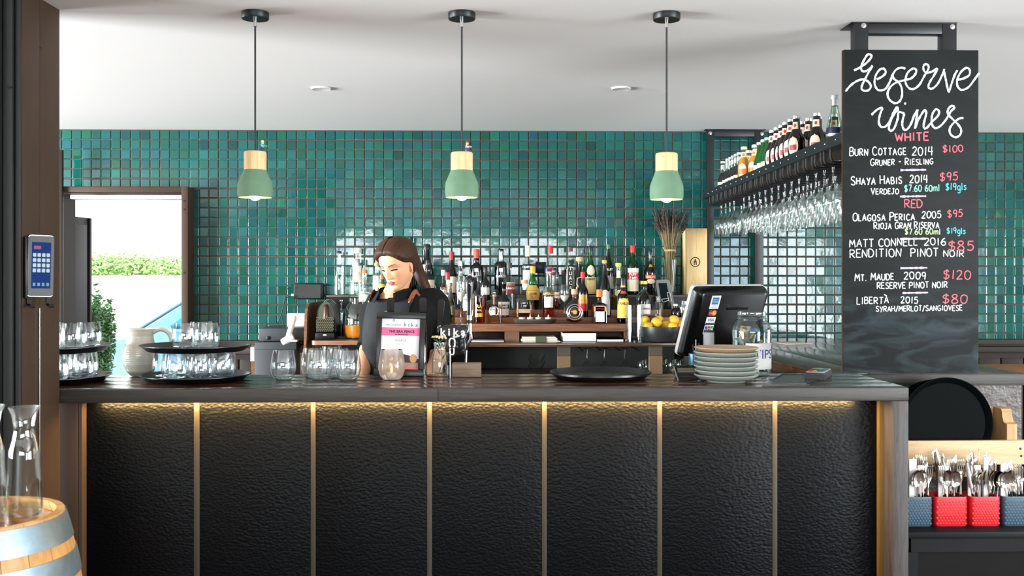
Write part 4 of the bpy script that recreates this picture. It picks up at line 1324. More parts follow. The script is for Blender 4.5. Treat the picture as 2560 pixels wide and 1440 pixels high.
MB().prism(inner, -0.003, 0.001).build('display', mat('dark display', (16, 30, 26), 0.06), ts)
for pts in ([(1666, 731), (1673, 732), (1678, 752), (1671, 753)], [(1652, 748), (1668, 746), (1670, 751), (1656, 755)]):
 pl = [Vector((a, -0.006, b)) for a, b in px_poly(pts, 6.10, o_)]
 MB().tube(pl + [pl[0]], 0.0016, 6).build('white_outline', M_white, ts)
# dried lavender
lv = thing('lavender_bunch', 'bunch of dried lavender tied with raffia, stood in a narrow glass', 'dried flowers', (P(1675, 0, 6.185).x, 6.185, TZ[4] + 0.004))
lr = random.Random(11)
M_stalk = mat('dried stalk', (138, 118, 82), 0.8)
M_lav = mat('dried lavender heads', (78, 64, 60), 0.9, noise=(60, 0.4))
hv_tie = P(1675, 628, 6.22).z - TZ[4]
hv_top = P(1675, 524, 6.22).z - TZ[4]
stk, hds = MB(), MB()
for k in range(150):
 a = lr.uniform(0, 2 * PI)
 q = math.sqrt(lr.random())
 b0 = Vector((0.012 * q * math.cos(a), 0.012 * q * math.sin(a), 0.002))
 b1 = Vector((0.03 * q * math.cos(a), 0.028 * q * math.sin(a), hv_tie))
 ht = hv_top * lr.uniform(0.80, 1.0)
 b2 = Vector((0.005 + 0.115 * q * math.cos(a), 0.045 * q * math.sin(a), ht))
 mid = b1.lerp(b2, 0.55) + Vector((-0.006 * math.cos(a), 0, 0))
 stk.tube([b0, b1, mid, b2], 0.0011, 4, caps=False)
 d = (b2 - mid).normalized()
 nb = 6
 for j in range(nb):
  c = b2 - d * 0.011 * j
  hds.ball(c, 0.0042 * lr.uniform(0.7, 1.2), 6, sz=1.4)
stk.build('stalks', M_stalk, lv, smooth=60, fix=False)
hds.build('flower_spikes', M_lav, lv, smooth=60, fix=False)
tie = MB()
tie.lathe([(0.034, hv_tie - 0.006), (0.037, hv_tie), (0.034, hv_tie + 0.006)], 24, caps=False)
tie.tube([(-0.03, -0.03, hv_tie), (-0.045, -0.036, hv_tie + 0.008), (-0.05, -0.034, hv_tie + 0.02)], 0.003, 6)
tie.build('raffia_tie', mat('raffia', (190, 154, 96), 0.8), lv)
lvg = thing('lavender_glass', 'narrow clear glass holding the dried lavender stalks', 'glass', (P(1675, 0, 6.185).x, 6.185, TZ[4] + 0.0005))
hg_ = P(1675, 650, 6.22).z - TZ[4]
MB().lathe([(0.02, 0), (0.024, 0.002), (0.042, hg_), (0.0405, hg_), (0.022, 0.006), (0.001, 0.003)], 32).build('glass_wall', M_clear, lvg)
# wooden bottle box with burnt mark
M_pine = wood('pale box pine', (218, 178, 116), (238, 206, 150), 5, 2, 0.55, 10, bump=0.05)
bxY = 6.245
wbx = thing('wooden_box', 'tall pale wooden bottle box with a burnt round emblem', 'wooden box', (P(1742, 0, bxY).x, bxY, TZ[4] + 0.0005))
ww = 26 * MPP(1742, bxY)
wh_ = P(1742, 571, bxY).z - TZ[4]
MB().box(-ww, ww, 0, 0.008, 0, wh_, 0.001).build('front_panel', M_pine, wbx)
for s in (-1, 1):
 MB().box(s * ww - 0.004 if s > 0 else -ww, s * ww if s > 0 else -ww + 0.004, 0.0085, 0.13, 0, wh_, 0.001).build('side_panel', M_pine, wbx)
MB().box(-ww + 0.0045, ww - 0.0045, 0.125, 0.13, 0, wh_).build('back_panel', M_pine, wbx)
MB().box(-ww + 0.0045, ww - 0.0045, 0.009, 0.124, wh_ - 0.008, wh_ - 0.001).build('top_panel', M_pine, wbx)
M_burn = mat('burnt mark', (64, 38, 18), 0.8)
ez = P(1738, 655, bxY).z - TZ[4] - 0.0005
ex = P(1738, 0, bxY).x - wbx.location.x
em = MB()
rr = 12.5 * MPP(1738, bxY)
def ring2d(mb, cx, cz, r0, r1, y, n=40, sx=1.0):
 vs, fs = [], []
 for k in range(n):
  a = 2 * PI * k / n
  vs += [(cx + sx * r0 * math.cos(a), y, cz + r0 * math.sin(a)), (cx + sx * r1 * math.cos(a), y, cz + r1 * math.sin(a))]
 for k in range(n):
  k2 = (k + 1) % n
  fs.append((2 * k, 2 * k + 1, 2 * k2 + 1, 2 * k2))
 mb.add(vs, fs)
ring2d(em, ex, ez, rr * 0.82, rr, -0.0006)
pl = [(-0.3, -0.6), (0.3, -0.6), (0.3, 0.1), (0.12, 0.35), (0.12, 0.62), (-0.12, 0.62), (-0.12, 0.35), (-0.3, 0.1)]
em.add([(ex + a * rr, -0.0006, ez + b * rr) for a, b in pl], [tuple(range(8))])
em.build('burnt_emblem', M_burn, wbx, smooth=0, fix=False)
em2 = MB()
em2.add([(ex + a * rr, -0.001, ez + b * rr) for a, b in ((-0.1, -0.6), (0.1, -0.6), (0.1, -0.15), (0, 0.0), (-0.1, -0.15))], [tuple(range(5))])
em2.build('emblem_gap', M_pine, wbx, smooth=0, fix=False)
so = thing('wall_socket', 'square black wall socket on the tiles behind the bottles', 'socket', (P(1352, 0, YW).x, YW - 0.002, P(1352, 669, YW).z))
MB().box(-0.034, 0.034, -0.01, 0, -0.036, 0.036, 0.003).build('plate', M_blackpl, so)
MB().box(-0.022, 0.022, -0.013, -0.0101, -0.024, 0.024, 0.001).build('outlet', M_black, so)

# ---------------------------------------------------------------- left end: coffee corner
cs = thing('coffee_shelf', 'brown shelf with upright end board under the coffee machine', 'shelf', (0, 0, 0))
M_walnut = wood('walnut shelf', (92, 60, 40), (140, 96, 66), 5, 0, 0.4, 14)
cx0, cx1 = P(777, 0, YBC).x, P(1085, 0, 5.8).x - 0.012
sl = [(cx0, YW - 0.05), (cx0, YBC + 0.03), (cx0 + 0.008, YBC + 0.01), (cx0 + 0.03, YBC), (cx1, YBC), (cx1, YW - 0.05)]
MB().slab(sl, ZCS - 0.024, ZCS).build('shelf_board', M_walnut, cs)
ub = []
u0x, u1x = P(771, 0, 5.86).x, P(777.5, 0, 5.86).x
zt2 = P(775, 757, 5.86).z
side_poly = [(5.70, ZCS - 0.06), (6.30, ZCS - 0.06), (6.30, zt2), (5.86, zt2), (5.80, zt2 - 0.006), (5.755, zt2 - 0.03), (5.74, zt2 - 0.06), (5.72, ZCS + 0.01)]
mb_ = MB()
n_ = len(side_poly)
mb_.add([(u0x, y, z) for y, z in side_poly] + [(u1x, y, z) for y, z in side_poly], [tuple(range(n_)), tuple(range(2 * n_ - 1, n_ - 1, -1))] + [(k, k + n_, (k + 1) % n_ + n_, (k + 1) % n_) for k in range(n_)])
mb_.build('end_board', M_walnut, cs)
MB().box(u1x + 0.001, P(846, 0, 6.0).x, 6.0, 6.02, ZCS + 0.001, ZCS + 0.19).build('backboard', M_blackpl, cs)
cabx0, cabx1 = P(628, 0, 5.9).x, P(1085, 0, 5.8).x - 0.012
MB().box(cabx0, cabx1, 5.90, 6.35, 0, ZCS - 0.045).build('cabinet_body', M_walnut, cs)
for a, b, c, d in ((745, 790, 882, 936),):
 MB().box(P(a, 0, 5.895).x, P(b, 0, 5.895).x, 5.894, 5.898, P(a, d, 5.895).z, P(a, c, 5.895).z).build('paper_note', mat('cream note', (226, 206, 176), 0.8), cs)
MB().box(P(626, 0, 5.895).x, P(636, 0, 5.895).x, 5.894, 5.898, P(630, 903, 5.895).z, P(630, 868, 5.895).z).build('paper_note', M_paper, cs)
MB().box(P(805, 0, 5.89).x, P(905, 0, 5.89).x, 5.885, 5.897, 0.6, ZCS - 0.03).build('recess_shade_panel', M_blackpl, cs)  # black slab set before the cabinet in place of a dark recess

cm = thing('coffee_machine', 'small black capsule coffee machine with perforated front', 'coffee machine', (P(814, 0, 5.74).x, 5.74, ZCS + 0.0005))
mw = 24 * MPP(814, 5.74)
mh = P(814, 755, 5.74).z - ZCS
M_coffee = mat('olive black plastic', (38, 40, 34), 0.32)
arch_ = [(-mw, 0.045)] + [(-mw, mh * 0.62)] + [(mw * math.cos(a), mh * 0.62 + mh * 0.38 * math.sin(a)) for a in [PI - PI * k / 16 for k in range(1, 16)]] + [(mw, mh * 0.62), (mw, 0.045)]
MB().prism(arch_, 0.03, 0.22).build('machine_body', M_coffee, cm)
MB().prism([(x * 0.82, z * 0.98 + 0.004) for x, z in arch_], 0.018, 0.031).build('front_shell', mat('olive shell', (74, 76, 58), 0.35), cm)
MB().tube([(0, 0.012, mh * 0.5), (0, 0.008, mh * 0.86), (0, 0.014, mh * 0.92)], [0.017, 0.016, 0.011], 16).build('lever', mat('bronze lever', (88, 62, 50), 0.25, 0.7), cm)
gr = MB()
gr.box(-mw * 0.92, mw * 0.92, -0.02, 0.017, 0.042, mh * 0.55, 0.004)
gr.build('cup_grille', M_blackpl, cm)
hl = MB()
for r_ in range(9):
 for c_ in range(9):
  xx = -mw * 0.78 + c_ * mw * 1.56 / 8 + (0.003 if r_ % 2 else -0.003)
  zz = 0.05 + r_ * 0.0095
  hl.lathe([(0.0032, 0), (0.0040, 0.0006)], 6, M=Matrix.Translation((xx, -0.0202, zz)) @ Matrix.Rotation(R(90), 4, 'X'))
hl.build('grille_holes', mat('grille rim', (120, 112, 84), 0.3, 0.6), cm, smooth=0)
MB().box(-mw * 0.98, mw * 0.98, -0.028, 0.03, 0, 0.04, 0.005).build('drip_tray', M_blackpl, cm)
bd = MB()
bd.lathe([(0.004, 0), (0.004, 0.001)], 16, M=Matrix.Translation((0.0, -0.0285, 0.027)) @ Matrix.Rotation(R(90), 4, 'X') @ Matrix.Diagonal((2.6, 1, 1, 1)))
bd.build('badge', M_white, cm)
MB().tube([(-0.025, 0.1, mh - 0.004), (-0.01, 0.1, mh + 0.01), (0.02, 0.1, mh + 0.008), (0.04, 0.1, mh - 0.012)], 0.003, 8).build('wire_loop', M_steel, cm)

ds = thing('drink_dispenser', 'big glass dispenser of amber iced tea beside the barmaid', 'drink dispenser', (P(906, 0, 5.82).x, 5.82, ZCS + 0.0005))
def dz(v):
 return P(906, v, 5.82).z - ZCS
m_ = MPP(906, 5.82)
dprof = [(40 * m_, 0), (44 * m_, 0.004), (47 * m_, dz(835)), (49 * m_, dz(810)), (49 * m_, dz(795)), (46 * m_, dz(780)), (40 * m_, dz(766)), (33 * m_, dz(758)), (32 * m_, dz(745))]
MB().lathe(dprof + [(r - 0.003, z) for r, z in reversed(dprof[1:])] + [(0.001, 0.008)], 44, caps=False).build('glass_body', G_clear, ds)
MB().lathe([(43 * m_, 0.010), (46 * m_, dz(835)), (48 * m_, dz(812)), (0.001, dz(812) + 0.0005)], 40).build('iced_tea', mat('iced tea', (226, 132, 24), 0.15, trans=0.45), ds)
fru = random.Random(5)
ft = MB()
for k in range(46):
 a, q = fru.uniform(0, 2 * PI), math.sqrt(fru.random()) * 40 * m_
 ft.lathe([(0.001, 0), (0.016, 0.002), (0.016, 0.005), (0.001, 0.007)], 10, M=Matrix.Translation((q * math.cos(a), q * math.sin(a), 0.024 + fru.random() * 0.045)) @ Euler((fru.uniform(0, 3), fru.uniform(0, 3), 0)).to_matrix().to_4x4())
o = ft.build('fruit_slices', mat('orange slice', (250, 196, 84), 0.5, emit=None), ds)
o['kind'] = 'stuff'
MB().lathe([(36 * m_, dz(742)), (37 * m_, dz(740)), (34 * m_, dz(736)), (12 * m_, dz(733)), (7 * m_, dz(730)), (9 * m_, dz(724)), (8 * m_, dz(719)), (0.001, dz(718))], 36).build('lid', M_clearthick, ds)
sp = MB()
sx_, sz_ = 12 * m_, dz(830)
sp.tube([(sx_, -47 * m_ + 0.004, sz_), (sx_, -47 * m_ - 0.03, sz_), (sx_, -47 * m_ - 0.034, sz_ - 0.02)], [0.009, 0.008, 0.007], 12)
sp.tube([(sx_ - 0.012, -47 * m_ - 0.02, sz_ + 0.02), (sx_ + 0.014, -47 * m_ - 0.02, sz_ + 0.024)], 0.004, 8)
sp.tube([(sx_, -47 * m_ - 0.02, sz_), (sx_, -47 * m_ - 0.02, sz_ + 0.022)], 0.004, 8)
sp.build('spigot', M_chrome, ds)

tb = thing('wall_tablet', 'black tablet fixed to the tiles above the phone', 'tablet', (P(771, 0, 6.37).x, 6.37, P(771, 728, 6.37).z), 0, rot=(0, R(0.8), 0))
tw, th_ = 37 * MPP(771, 6.37), 20.5 * MPP(771, 6.37)
MB().box(-tw, tw, 0, 0.022, -th_, th_, 0.006).build('tablet_case', M_blackpl, tb)
MB().box(-tw * 0.8, tw * 0.82, -0.002, 0.001, -th_ * 0.82, th_ * 0.82).build('display', mat('grey sleeping display', (60, 62, 60), 0.15), tb)
MB().box(-tw - 0.014, -tw, 0.006, 0.016, th_ * 0.66, th_ * 0.8).build('plug', M_blackpl, tb)
MB().box(-tw - 0.016, -tw, 0.006, 0.016, -th_ * 0.6, -th_ * 0.35).build('plug', M_white, tb)
def px_path(pts, Y):
 return [P(u, v, Y) for u, v in pts]
def smooth_path(pts, k=6):
 out = []
 n = len(pts)
 for i in range(n - 1):
  p0, p1, p2, p3 = pts[max(i - 1, 0)], pts[i], pts[i + 1], pts[min(i + 2, n - 1)]
  for j in range(k):
   t = j / k
   out.append(0.5 * ((2 * p1) + (p2 - p0) * t + (2 * p0 - 5 * p1 + 4 * p2 - p3) * t * t + (3 * p1 - p0 - 3 * p2 + p3) * t ** 3))
 out.append(pts[-1])
 return out
for pts, s_ in (([(728, 719), (716, 724), (712, 745), (705, 780), (697, 802), (690, 816)], 'upper'), ([(726, 740), (714, 748), (707, 770), (704, 788), (709, 812)], 'lower')):
 tag(MB().tube(smooth_path(px_path(pts, 6.34)), 0.0032, 6).build('cable', M_cord), 'thin black cable from the %s plug of the wall tablet' % s_, 'cable')
am = thing('amplifier', 'black metal amplifier box on top of the black cabinet', 'amplifier', (P(704, 0, 5.82).x, 5.82, P(704, 854, 5.82).z))
aw = P(760, 0, 5.82).x - P(646, 0, 5.82).x
ah = P(704, 821, 5.82).z - am.location.z
MB().box(-aw / 2, aw / 2, 0, 0.36, 0.004, ah, 0.003).build('case', mat('amp black', (40, 42, 46), 0.5), am)
MB().lathe([(0.009, 0), (0.011, 0.004), (0.008, 0.006)], 20, M=Matrix.Translation((-aw / 2 + 0.055, 0.0, 0.022)) @ Matrix.Rotation(R(90), 4, 'X')).build('knob', M_blackpl, am)
for s in (-1, 1):
 MB().lathe([(0.01, 0), (0.01, 0.004)], 12, c=(s * aw * 0.42, 0.03, 0)).build('foot', M_blackpl, am)
for k in range(5):
 MB().box(aw / 2 - 0.004 - 0.0, aw / 2 + 0.008, 0.0, 0.06, 0.012 + k * 0.013, 0.018 + k * 0.013).build('connector', mat('brass plug', (170, 140, 96), 0.4, 0.5), am)
zbx = am.location.z
bk = thing('equipment_cabinet', 'low black cabinet under the amplifier at the left of the back bar', 'cabinet', (P(688, 0, 5.76).x, 5.76, 0))
bwid = (P(740, 0, 5.76).x - P(636, 0, 5.76).x) / 2
MB().box(-bwid, bwid, 0.01, 0.13, 0, zbx - 0.0005, 0.003).build('cabinet_case', mat('charcoal cabinet', (44, 47, 52), 0.55), bk)
MB().box(-bwid + 0.004, bwid - 0.004, -0.006, 0.009, 0.02, zbx - 0.04, 0.003).build('cabinet_door', mat('charcoal door', (40, 43, 48), 0.5), bk)
MB().box(-bwid - 0.002, bwid + 0.012, 0.131, 0.5, zbx - 0.02, zbx - 0.0005).build('cabinet_top', M_walnut, bk)
ro = thing('router', 'white upright wireless router behind the white phone', 'router', (P(741, 0, 6.0).x, 6.02, P(748, 821, 5.9).z))
MB().box(-0.064, 0.064, 0, 0.03, 0.0, P(748, 783, 6.0).z - ro.location.z, 0.012).build('router_case', M_white, ro)
ph = thing('cordless_phone', 'white cordless phone standing tilted in its cradle', 'phone', (P(712, 0, 5.785).x, 5.785, zbx + 0.0005))
a0, a1 = P(735, 795, 5.785) - ph.location, P(722, 838, 5.785) - ph.location
MB().tube([a0 + Vector((0, 0, 0.012)), a0, a1, a1 + Vector((-0.006, 0, -0.03))], [0.012, 0.0155, 0.016, 0.014], 14).build('handset', M_white, ph)
b0, b1 = P(706, 857, 5.785) - ph.location, P(734, 842, 5.785) - ph.location
MB().tube([b0, (b0 + b1) / 2, b1], [0.022, 0.025, 0.020], 14).build('cradle', M_white, ph)
MB().box(-0.02, 0.075, -0.02, 0.028, 0, 0.012, 0.004).build('cradle_base', M_white, ph)
ph.location.z += 0.012 * 0
# ---------------------------------------------------------------- trays of upturned tumblers at the left of the bar
M_tray = mat('black serving tray', (8, 8, 9), 0.32, bump=(160, 0.15))
G_tumb = glass('tumbler glass', (0.95, 0.97, 0.975), refl=2.4, density=1.2)
G_base = glass('tumbler base glass', (0.80, 0.86, 0.88), refl=2.6, density=1.6)
def tray_mesh(r, h=0.022):
 m = MB()
 m.lathe([(0.001, 0), (r * 0.84, 0), (r * 0.88, 0.003), (r * 0.95, h * 0.8), (r, h), (r * 1.0, h + 0.002), (r * 0.985, h + 0.0025), (r * 0.945, h * 0.92), (r * 0.87, 0.0055), (0.001, 0.004)], 64, caps=False)
 return m
TR = 137.5 * MPP(490, 3.77)
def tray(x, y, z, r, label, rz=0.0, rot=None, group='serving trays with tumblers'):
 o = tray_mesh(r).build('serving_tray', M_tray, loc=(x, y, z + 0.0005), rot=rot or (0, 0, rz))
 return tag(o, label, 'tray', group)
TH_ = 0.1035
_proto_t = {}
def tumbler(x, y, z, label, group, r=0.0475, h=TH_, name='tumbler', rz=0.0):
 key = (round(r, 4), round(h, 4), name)
 if key in _proto_t:
  return dup(_proto_t[key], (x, y, z), rz, label, group)
 T = thing(name, label, 'tumbler' if name == 'tumbler' else 'wine glass', (x, y, z), rz, group)
 if name == 'tumbler':
  out = [(r * 0.66, 0.0), (r * 0.76, 0.0015), (r * 0.94, h * 0.2), (r, h * 0.42), (r * 0.97, h * 0.65), (r * 0.88, h * 0.9), (r * 0.84, h)]
  inn = [(r * 0.815, h), (r * 0.855, h * 0.9), (r * 0.945, h * 0.65), (r * 0.97, h * 0.42), (r * 0.9, h * 0.24), (r * 0.62, h * 0.15), (0.0006, h * 0.13)]
  bs = [(0.0006, 0.004), (r * 0.5, 0.003), (r * 0.655, 0.0003), (r * 0.74, 0.0018), (r * 0.885, h * 0.14), (r * 0.62, h * 0.135), (0.0006, h * 0.115)]
 else:
  out = [(r * 0.52, 0.0), (r * 0.62, 0.0012), (r * 0.86, h * 0.14), (r * 0.985, h * 0.33), (r, h * 0.42), (r * 0.955, h * 0.62), (r * 0.84, h * 0.86), (r * 0.755, h)]
  inn = [(r * 0.735, h), (r * 0.82, h * 0.86), (r * 0.935, h * 0.62), (r * 0.98, h * 0.42), (r * 0.965, h * 0.33), (r * 0.83, h * 0.15), (r * 0.45, h * 0.075), (0.0006, h * 0.06)]
  bs = [(0.0006, 0.003), (r * 0.4, 0.002), (r * 0.515, 0.0003), (r * 0.60, 0.0014), (r * 0.72, h * 0.07), (r * 0.42, h * 0.066), (0.0006, h * 0.05)]
 MB().lathe(out + inn, 36, caps=False).build('glass_bowl', G_tumb, T)
 MB().lathe(bs, 36, caps=False).build('glass_base', G_base, T)
 _proto_t[key] = T
 return T
pB = PZ(490, 936, ZC + 0.022)
pB.y = max(pB.y, YF + TR * 0.85)
zf = ZC + 0.0058
tray(pB.x, pB.y, ZC, TR, 'lower black tray of tumblers on the bar in front of the cream jug')
zu = zf + TH_ + 0.0035
tray(pB.x, pB.y, zu - 0.0005, TR, 'black round tray resting on the tumblers in front of the cream jug', rot=(0, R(0.4), R(20)))
gB = 'tumblers on the lower tray by the cream jug'
pos = [(0, 0)] + [(0.113 * math.cos(R(-90 + 360 / 7 * k + 25)), 0.113 * math.sin(R(-90 + 360 / 7 * k + 25))) for k in range(7)]
def side_word(dx, dy):
 a = 'left' if dx < -0.03 else 'right' if dx > 0.03 else 'middle'
 b = 'front' if dy < -0.03 else 'back' if dy > 0.03 else 'centre'
 return b, a
NM = {}
def around(prefix, dx, dy, i):
 if i == 0:
  return prefix + ' in the very centre'
 a = math.degrees(math.atan2(dy, dx)) % 360
 names = ['on the right side', 'at the back right', 'at the back', 'at the back left', 'on the left side', 'at the front left', 'at the front', 'at the front right']
 return prefix + ' ' + names[int(round(a / 45)) % 8]
for i, (dx_, dy_) in enumerate(pos):
 tumbler(pB.x + dx_, pB.y + dy_, zf + 0.0008, around('clear tumbler under the upper tray by the jug, standing', dx_, dy_, i), gB, rz=0.3 * i)
gB2 = 'tumblers on top of the upper tray by the cream jug'
zt3 = zu + 0.0052
for dx_, dy_, s_ in ((-0.030, -0.045, 'left of three'), (0.055, -0.05, 'right of three'), (0.004, 0.055, 'behind the other two')):
 tumbler(pB.x + dx_, pB.y + dy_, zt3 + 0.001, 'clear tumbler on top of the upper tray beside the jug, ' + s_, gB2)
# left stack, half hidden by the pillar
pA = PZ(136, 940, ZC + 0.022)
pA = Vector((P(136, 0, 3.82).x, 3.82, 0))
tray(pA.x, pA.y, ZC, TR, 'black round tray of tumblers half hidden behind the brown pillar, lower tray')
tray(pA.x, pA.y, zu - 0.0005, TR, 'black round tray resting on tumblers, half hidden behind the brown pillar', rot=(0, R(-0.4), R(50)))
for i, (dx_, dy_) in enumerate(pos):
 if dx_ > -0.05:
  tumbler(pA.x + dx_, pA.y + dy_, zf + 0.0008, around('clear tumbler under the upper tray beside the pillar, standing', dx_, dy_, i), 'tumblers on the lower tray by the pillar', rz=0.2 * i)
for dx_, dy_, s_ in ((0.02, -0.1, 'frontmost'), (0.085, -0.03, 'second from the front'), (0.105, 0.06, 'at the right edge'), (-0.01, 0.0, 'closest to the pillar')):
 tumbler(pA.x + dx_, pA.y + dy_, zt3 + 0.001, 'clear tumbler on top of the upper tray beside the pillar, ' + s_, 'tumblers on top of the tray by the pillar')

# ---------------------------------------------------------------- cream jug
pj = PZ(344, 942, ZC)
mj = MPP(344, pj.y)
J = thing('jug', 'cream ribbed stoneware jug with handle standing in front of the doorway', 'jug', (pj.x, pj.y + 0.03, ZC + 0.0005), 0)
jh = 119 * mj
prof = [(20 * mj, 0), (24 * mj, 0.003), (34 * mj, jh * 0.12), (41 * mj, jh * 0.27), (43 * mj, jh * 0.42), (40 * mj, jh * 0.58), (34 * mj, jh * 0.72), (31.5 * mj, jh * 0.84), (33 * mj, jh * 0.94), (35.5 * mj, jh)]
def jr(z):
 for i in range(len(prof) - 1):
  if prof[i][1] <= z <= prof[i + 1][1]:
   t = (z - prof[i][1]) / (prof[i + 1][1] - prof[i][1])
   t = t * t * (3 - 2 * t) * 0.5 + t * 0.5
   return prof[i][0] + t * (prof[i + 1][0] - prof[i][0])
 return prof[-1][0]
rings = []
NJ, KJ = 64, 48
for j in range(NJ + 1):
 z = jh * j / NJ
 r = jr(z)
 if 0.1 < z / jh < 0.62:
  r += 0.0006 * math.sin(z / jh * 150)
 ring = []
 for k in range(KJ):
  a = 2 * PI * k / KJ
  d = (a - PI + PI) % (2 * PI) - PI
  sp_ = 0.0
  if z > jh * 0.78:
   q = (z / jh - 0.78) / 0.22
   sp_ = 0.017 * q * q * math.exp(-((abs(a - PI)) / 0.42) ** 2)
  zz = z - (0.006 * ((z / jh - 0.9) / 0.1) * (math.exp(-((abs(a - PI)) / 0.4) ** 2)) if z > jh * 0.9 else 0)
  ring.append(((r + sp_) * math.cos(a), (r + sp_) * math.sin(a), zz))
 rings.append(ring)
inner_ = [[(x * 0.9, y * 0.9, z if z > 0.01 else 0.008) for x, y, z in rg] for rg in reversed(rings[6:])]
jm = MB()
jm.loft(rings + inner_)
M_jug = mat('cream stoneware', (196, 186, 168), 0.28, coat=0.4)
jm.build('jug_body', M_jug, J, smooth=60)
hp = [(33 * mj, 0, jh * 0.93), (50 * mj, 0, jh * 0.985), (68 * mj, 0, jh * 0.93), (77 * mj, 0, jh * 0.8), (74 * mj, 0, jh * 0.66), (58 * mj, 0, jh * 0.56), (38 * mj, 0, jh * 0.55)]
MB().tube(smooth_path([Vector(p) for p in hp]), 0.0085, 12).build('handle', M_jug, J, smooth=60)

# ---------------------------------------------------------------- stemless wine glasses
gS = 'stemless wine glasses on the bar'
WG = [(706, 951, 'standing alone between the trays and the other glasses'), (781, 944.5, 'back left of the group of five'), (797.5, 951, 'front left of the group of five'), (828, 938.5, 'back middle of the group of five'), (845, 946, 'centre right of the group of five'), (869, 952, 'front right of the group, beside the framed sign')]
for u, v, s_ in WG:
 p = PZ(u, v, ZC)
 tumbler(p.x, p.y + 0.018, ZC + 0.0008, 'clear stemless wine glass ' + s_, gS, r=0.0485 * 1.0, h=0.116, name='stemless_wine_glass')

# ---------------------------------------------------------------- framed sign
p = PZ(996, 942, ZC)
FRM = thing('framed_sign', 'black framed event notice with pink band standing on the bar', 'framed sign', (p.x, p.y, ZC + 0.004), rot=(R(-9), R(1.2), R(-3)))
mf = MPP(996, p.y)
fw, fh = 62.5 * mf, 160 * mf
bd_ = 14.0 * mf
M_frameblk = mat('black frame', (12, 12, 13), 0.3)
MB().box(-fw, fw, 0.0, 0.02, 0, 17 * mf, 0.002).build('frame_rail', M_frameblk, FRM)
MB().box(-fw, fw, 0.0, 0.02, fh - 16 * mf, fh, 0.002).build('frame_rail', M_frameblk, FRM)
for s in (-1, 1):
 MB().box(s * fw - (bd_ if s > 0 else 0), s * fw + (bd_ if s < 0 else 0), 0.0, 0.02, 17 * mf + 0.0003, fh - 16 * mf - 0.0003, 0.002).build('frame_stile', M_frameblk, FRM)
MB().box(-fw + bd_ * 0.8, fw - bd_ * 0.8, 0.012, 0.018, 14 * mf, fh - 14 * mf).build('backing', M_frameblk, FRM)
pz0, pz1, pxw = 17 * mf + 0.0005, fh - 16 * mf - 0.0005, fw - bd_ - 0.0005
M_sheet = mat('printed sheet', (222, 222, 228), 0.6)
M_pink = mat('pink band', (226, 104, 150), 0.6)
sheet = MB().box(-pxw, pxw, 0.0105, 0.0118, pz0, pz1).build('printed_sheet', M_sheet, FRM)
H_ = pz1 - pz0
def zz(f):
 return pz1 - H_ * f
MB().box(-pxw, pxw, 0.0100, 0.0104, zz(0.335), zz(0.175)).build('pink_band', M_pink, sheet)
inkb = mat('black ink', (28, 26, 30), 0.7)
inkg = mat('grey ink', (120, 116, 122), 0.7)
def ink(s, size, cx, f, m, bold=0.0, y=0.0098, nm='lettering', sx=1.0):
 k = MB()
 flat_text(k, s, size * H_, cx * pxw, zz(f), y, bold=bold, sx=sx)
 return k.build(nm, m, sheet, smooth=0, fix=False)
ink('k i k a', 0.115, 0.52, 0.115, inkb)
ink('the Cardrona', 0.055, -0.38, 0.12, inkg)
lg = MB()
ring2d(lg, -0.38 * pxw, zz(0.035), 0.014 * H_, 0.022 * H_, 0.0098)
lg.build('round_logo', inkb, sheet, smooth=0, fix=False)
ink('THE BRA FENCE', 0.072, 0.06, 0.255, inkb, 0.0006)
ink("aka 'BRADRONA'", 0.036, 0.06, 0.312, inkb, 0.0003)
ink('SOURCE', 0.06, 0.02, 0.43, inkg)
ink('THANK TO OUR', 0.025, 0.02, 0.385, inkg)
ink('SUNDAY 2 JUNE', 0.022, 0.02, 0.505, inkg)
mount = MB()
mount.add([(-pxw, 0.0099, zz(0.95)), (pxw, 0.0099, zz(0.95)), (pxw, 0.0099, zz(0.80)), (0.6 * pxw, 0.0099, zz(0.74)), (0.2 * pxw, 0.0099, zz(0.70)), (-0.3 * pxw, 0.0099, zz(0.73)), (-pxw, 0.0099, zz(0.70))], [tuple(range(7))])
mount.build('picture_ground', mat('dark plum print', (66, 44, 58), 0.7), sheet, smooth=0, fix=False)
d_ = MB()
d_.add([(0.72 * pxw + 0.19 * pxw * math.cos(a), 0.0096, zz(0.785) + 0.19 * pxw * math.sin(a) * 1.2) for a in [2 * PI * k / 24 for k in range(24)]], [tuple(range(24))])
d_.build('picture_disc', mat('tan print', (196, 150, 98), 0.7), sheet, smooth=0, fix=False)
MB().box(0.15 * pxw, 0.99 * pxw, 0.0094, 0.0096, zz(0.955), zz(0.87)).build('picture_sand', mat('sand print', (176, 146, 130), 0.7, noise=(160, 0.4)), sheet, smooth=0)
MB().box(-pxw, pxw, 0.0092, 0.0094, zz(1.0), zz(0.955)).build('red_footer', mat('red footer print', (232, 96, 92), 0.6), sheet, smooth=0)
stand = MB()
stand.add([(0.01, 0.02, fh * 0.7), (0.05, 0.02, fh * 0.7), (0.05, 0.085, 0.01), (0.01, 0.085, 0.01), (0.01, 0.024, fh * 0.7), (0.05, 0.024, fh * 0.7), (0.05, 0.089, 0.01), (0.01, 0.089, 0.01)], [(0, 1, 2, 3), (7, 6, 5, 4), (0, 4, 5, 1), (1, 5, 6, 2), (2, 6, 7, 3), (3, 7, 4, 0)])
stand.build('easel_back', M_frameblk, FRM)

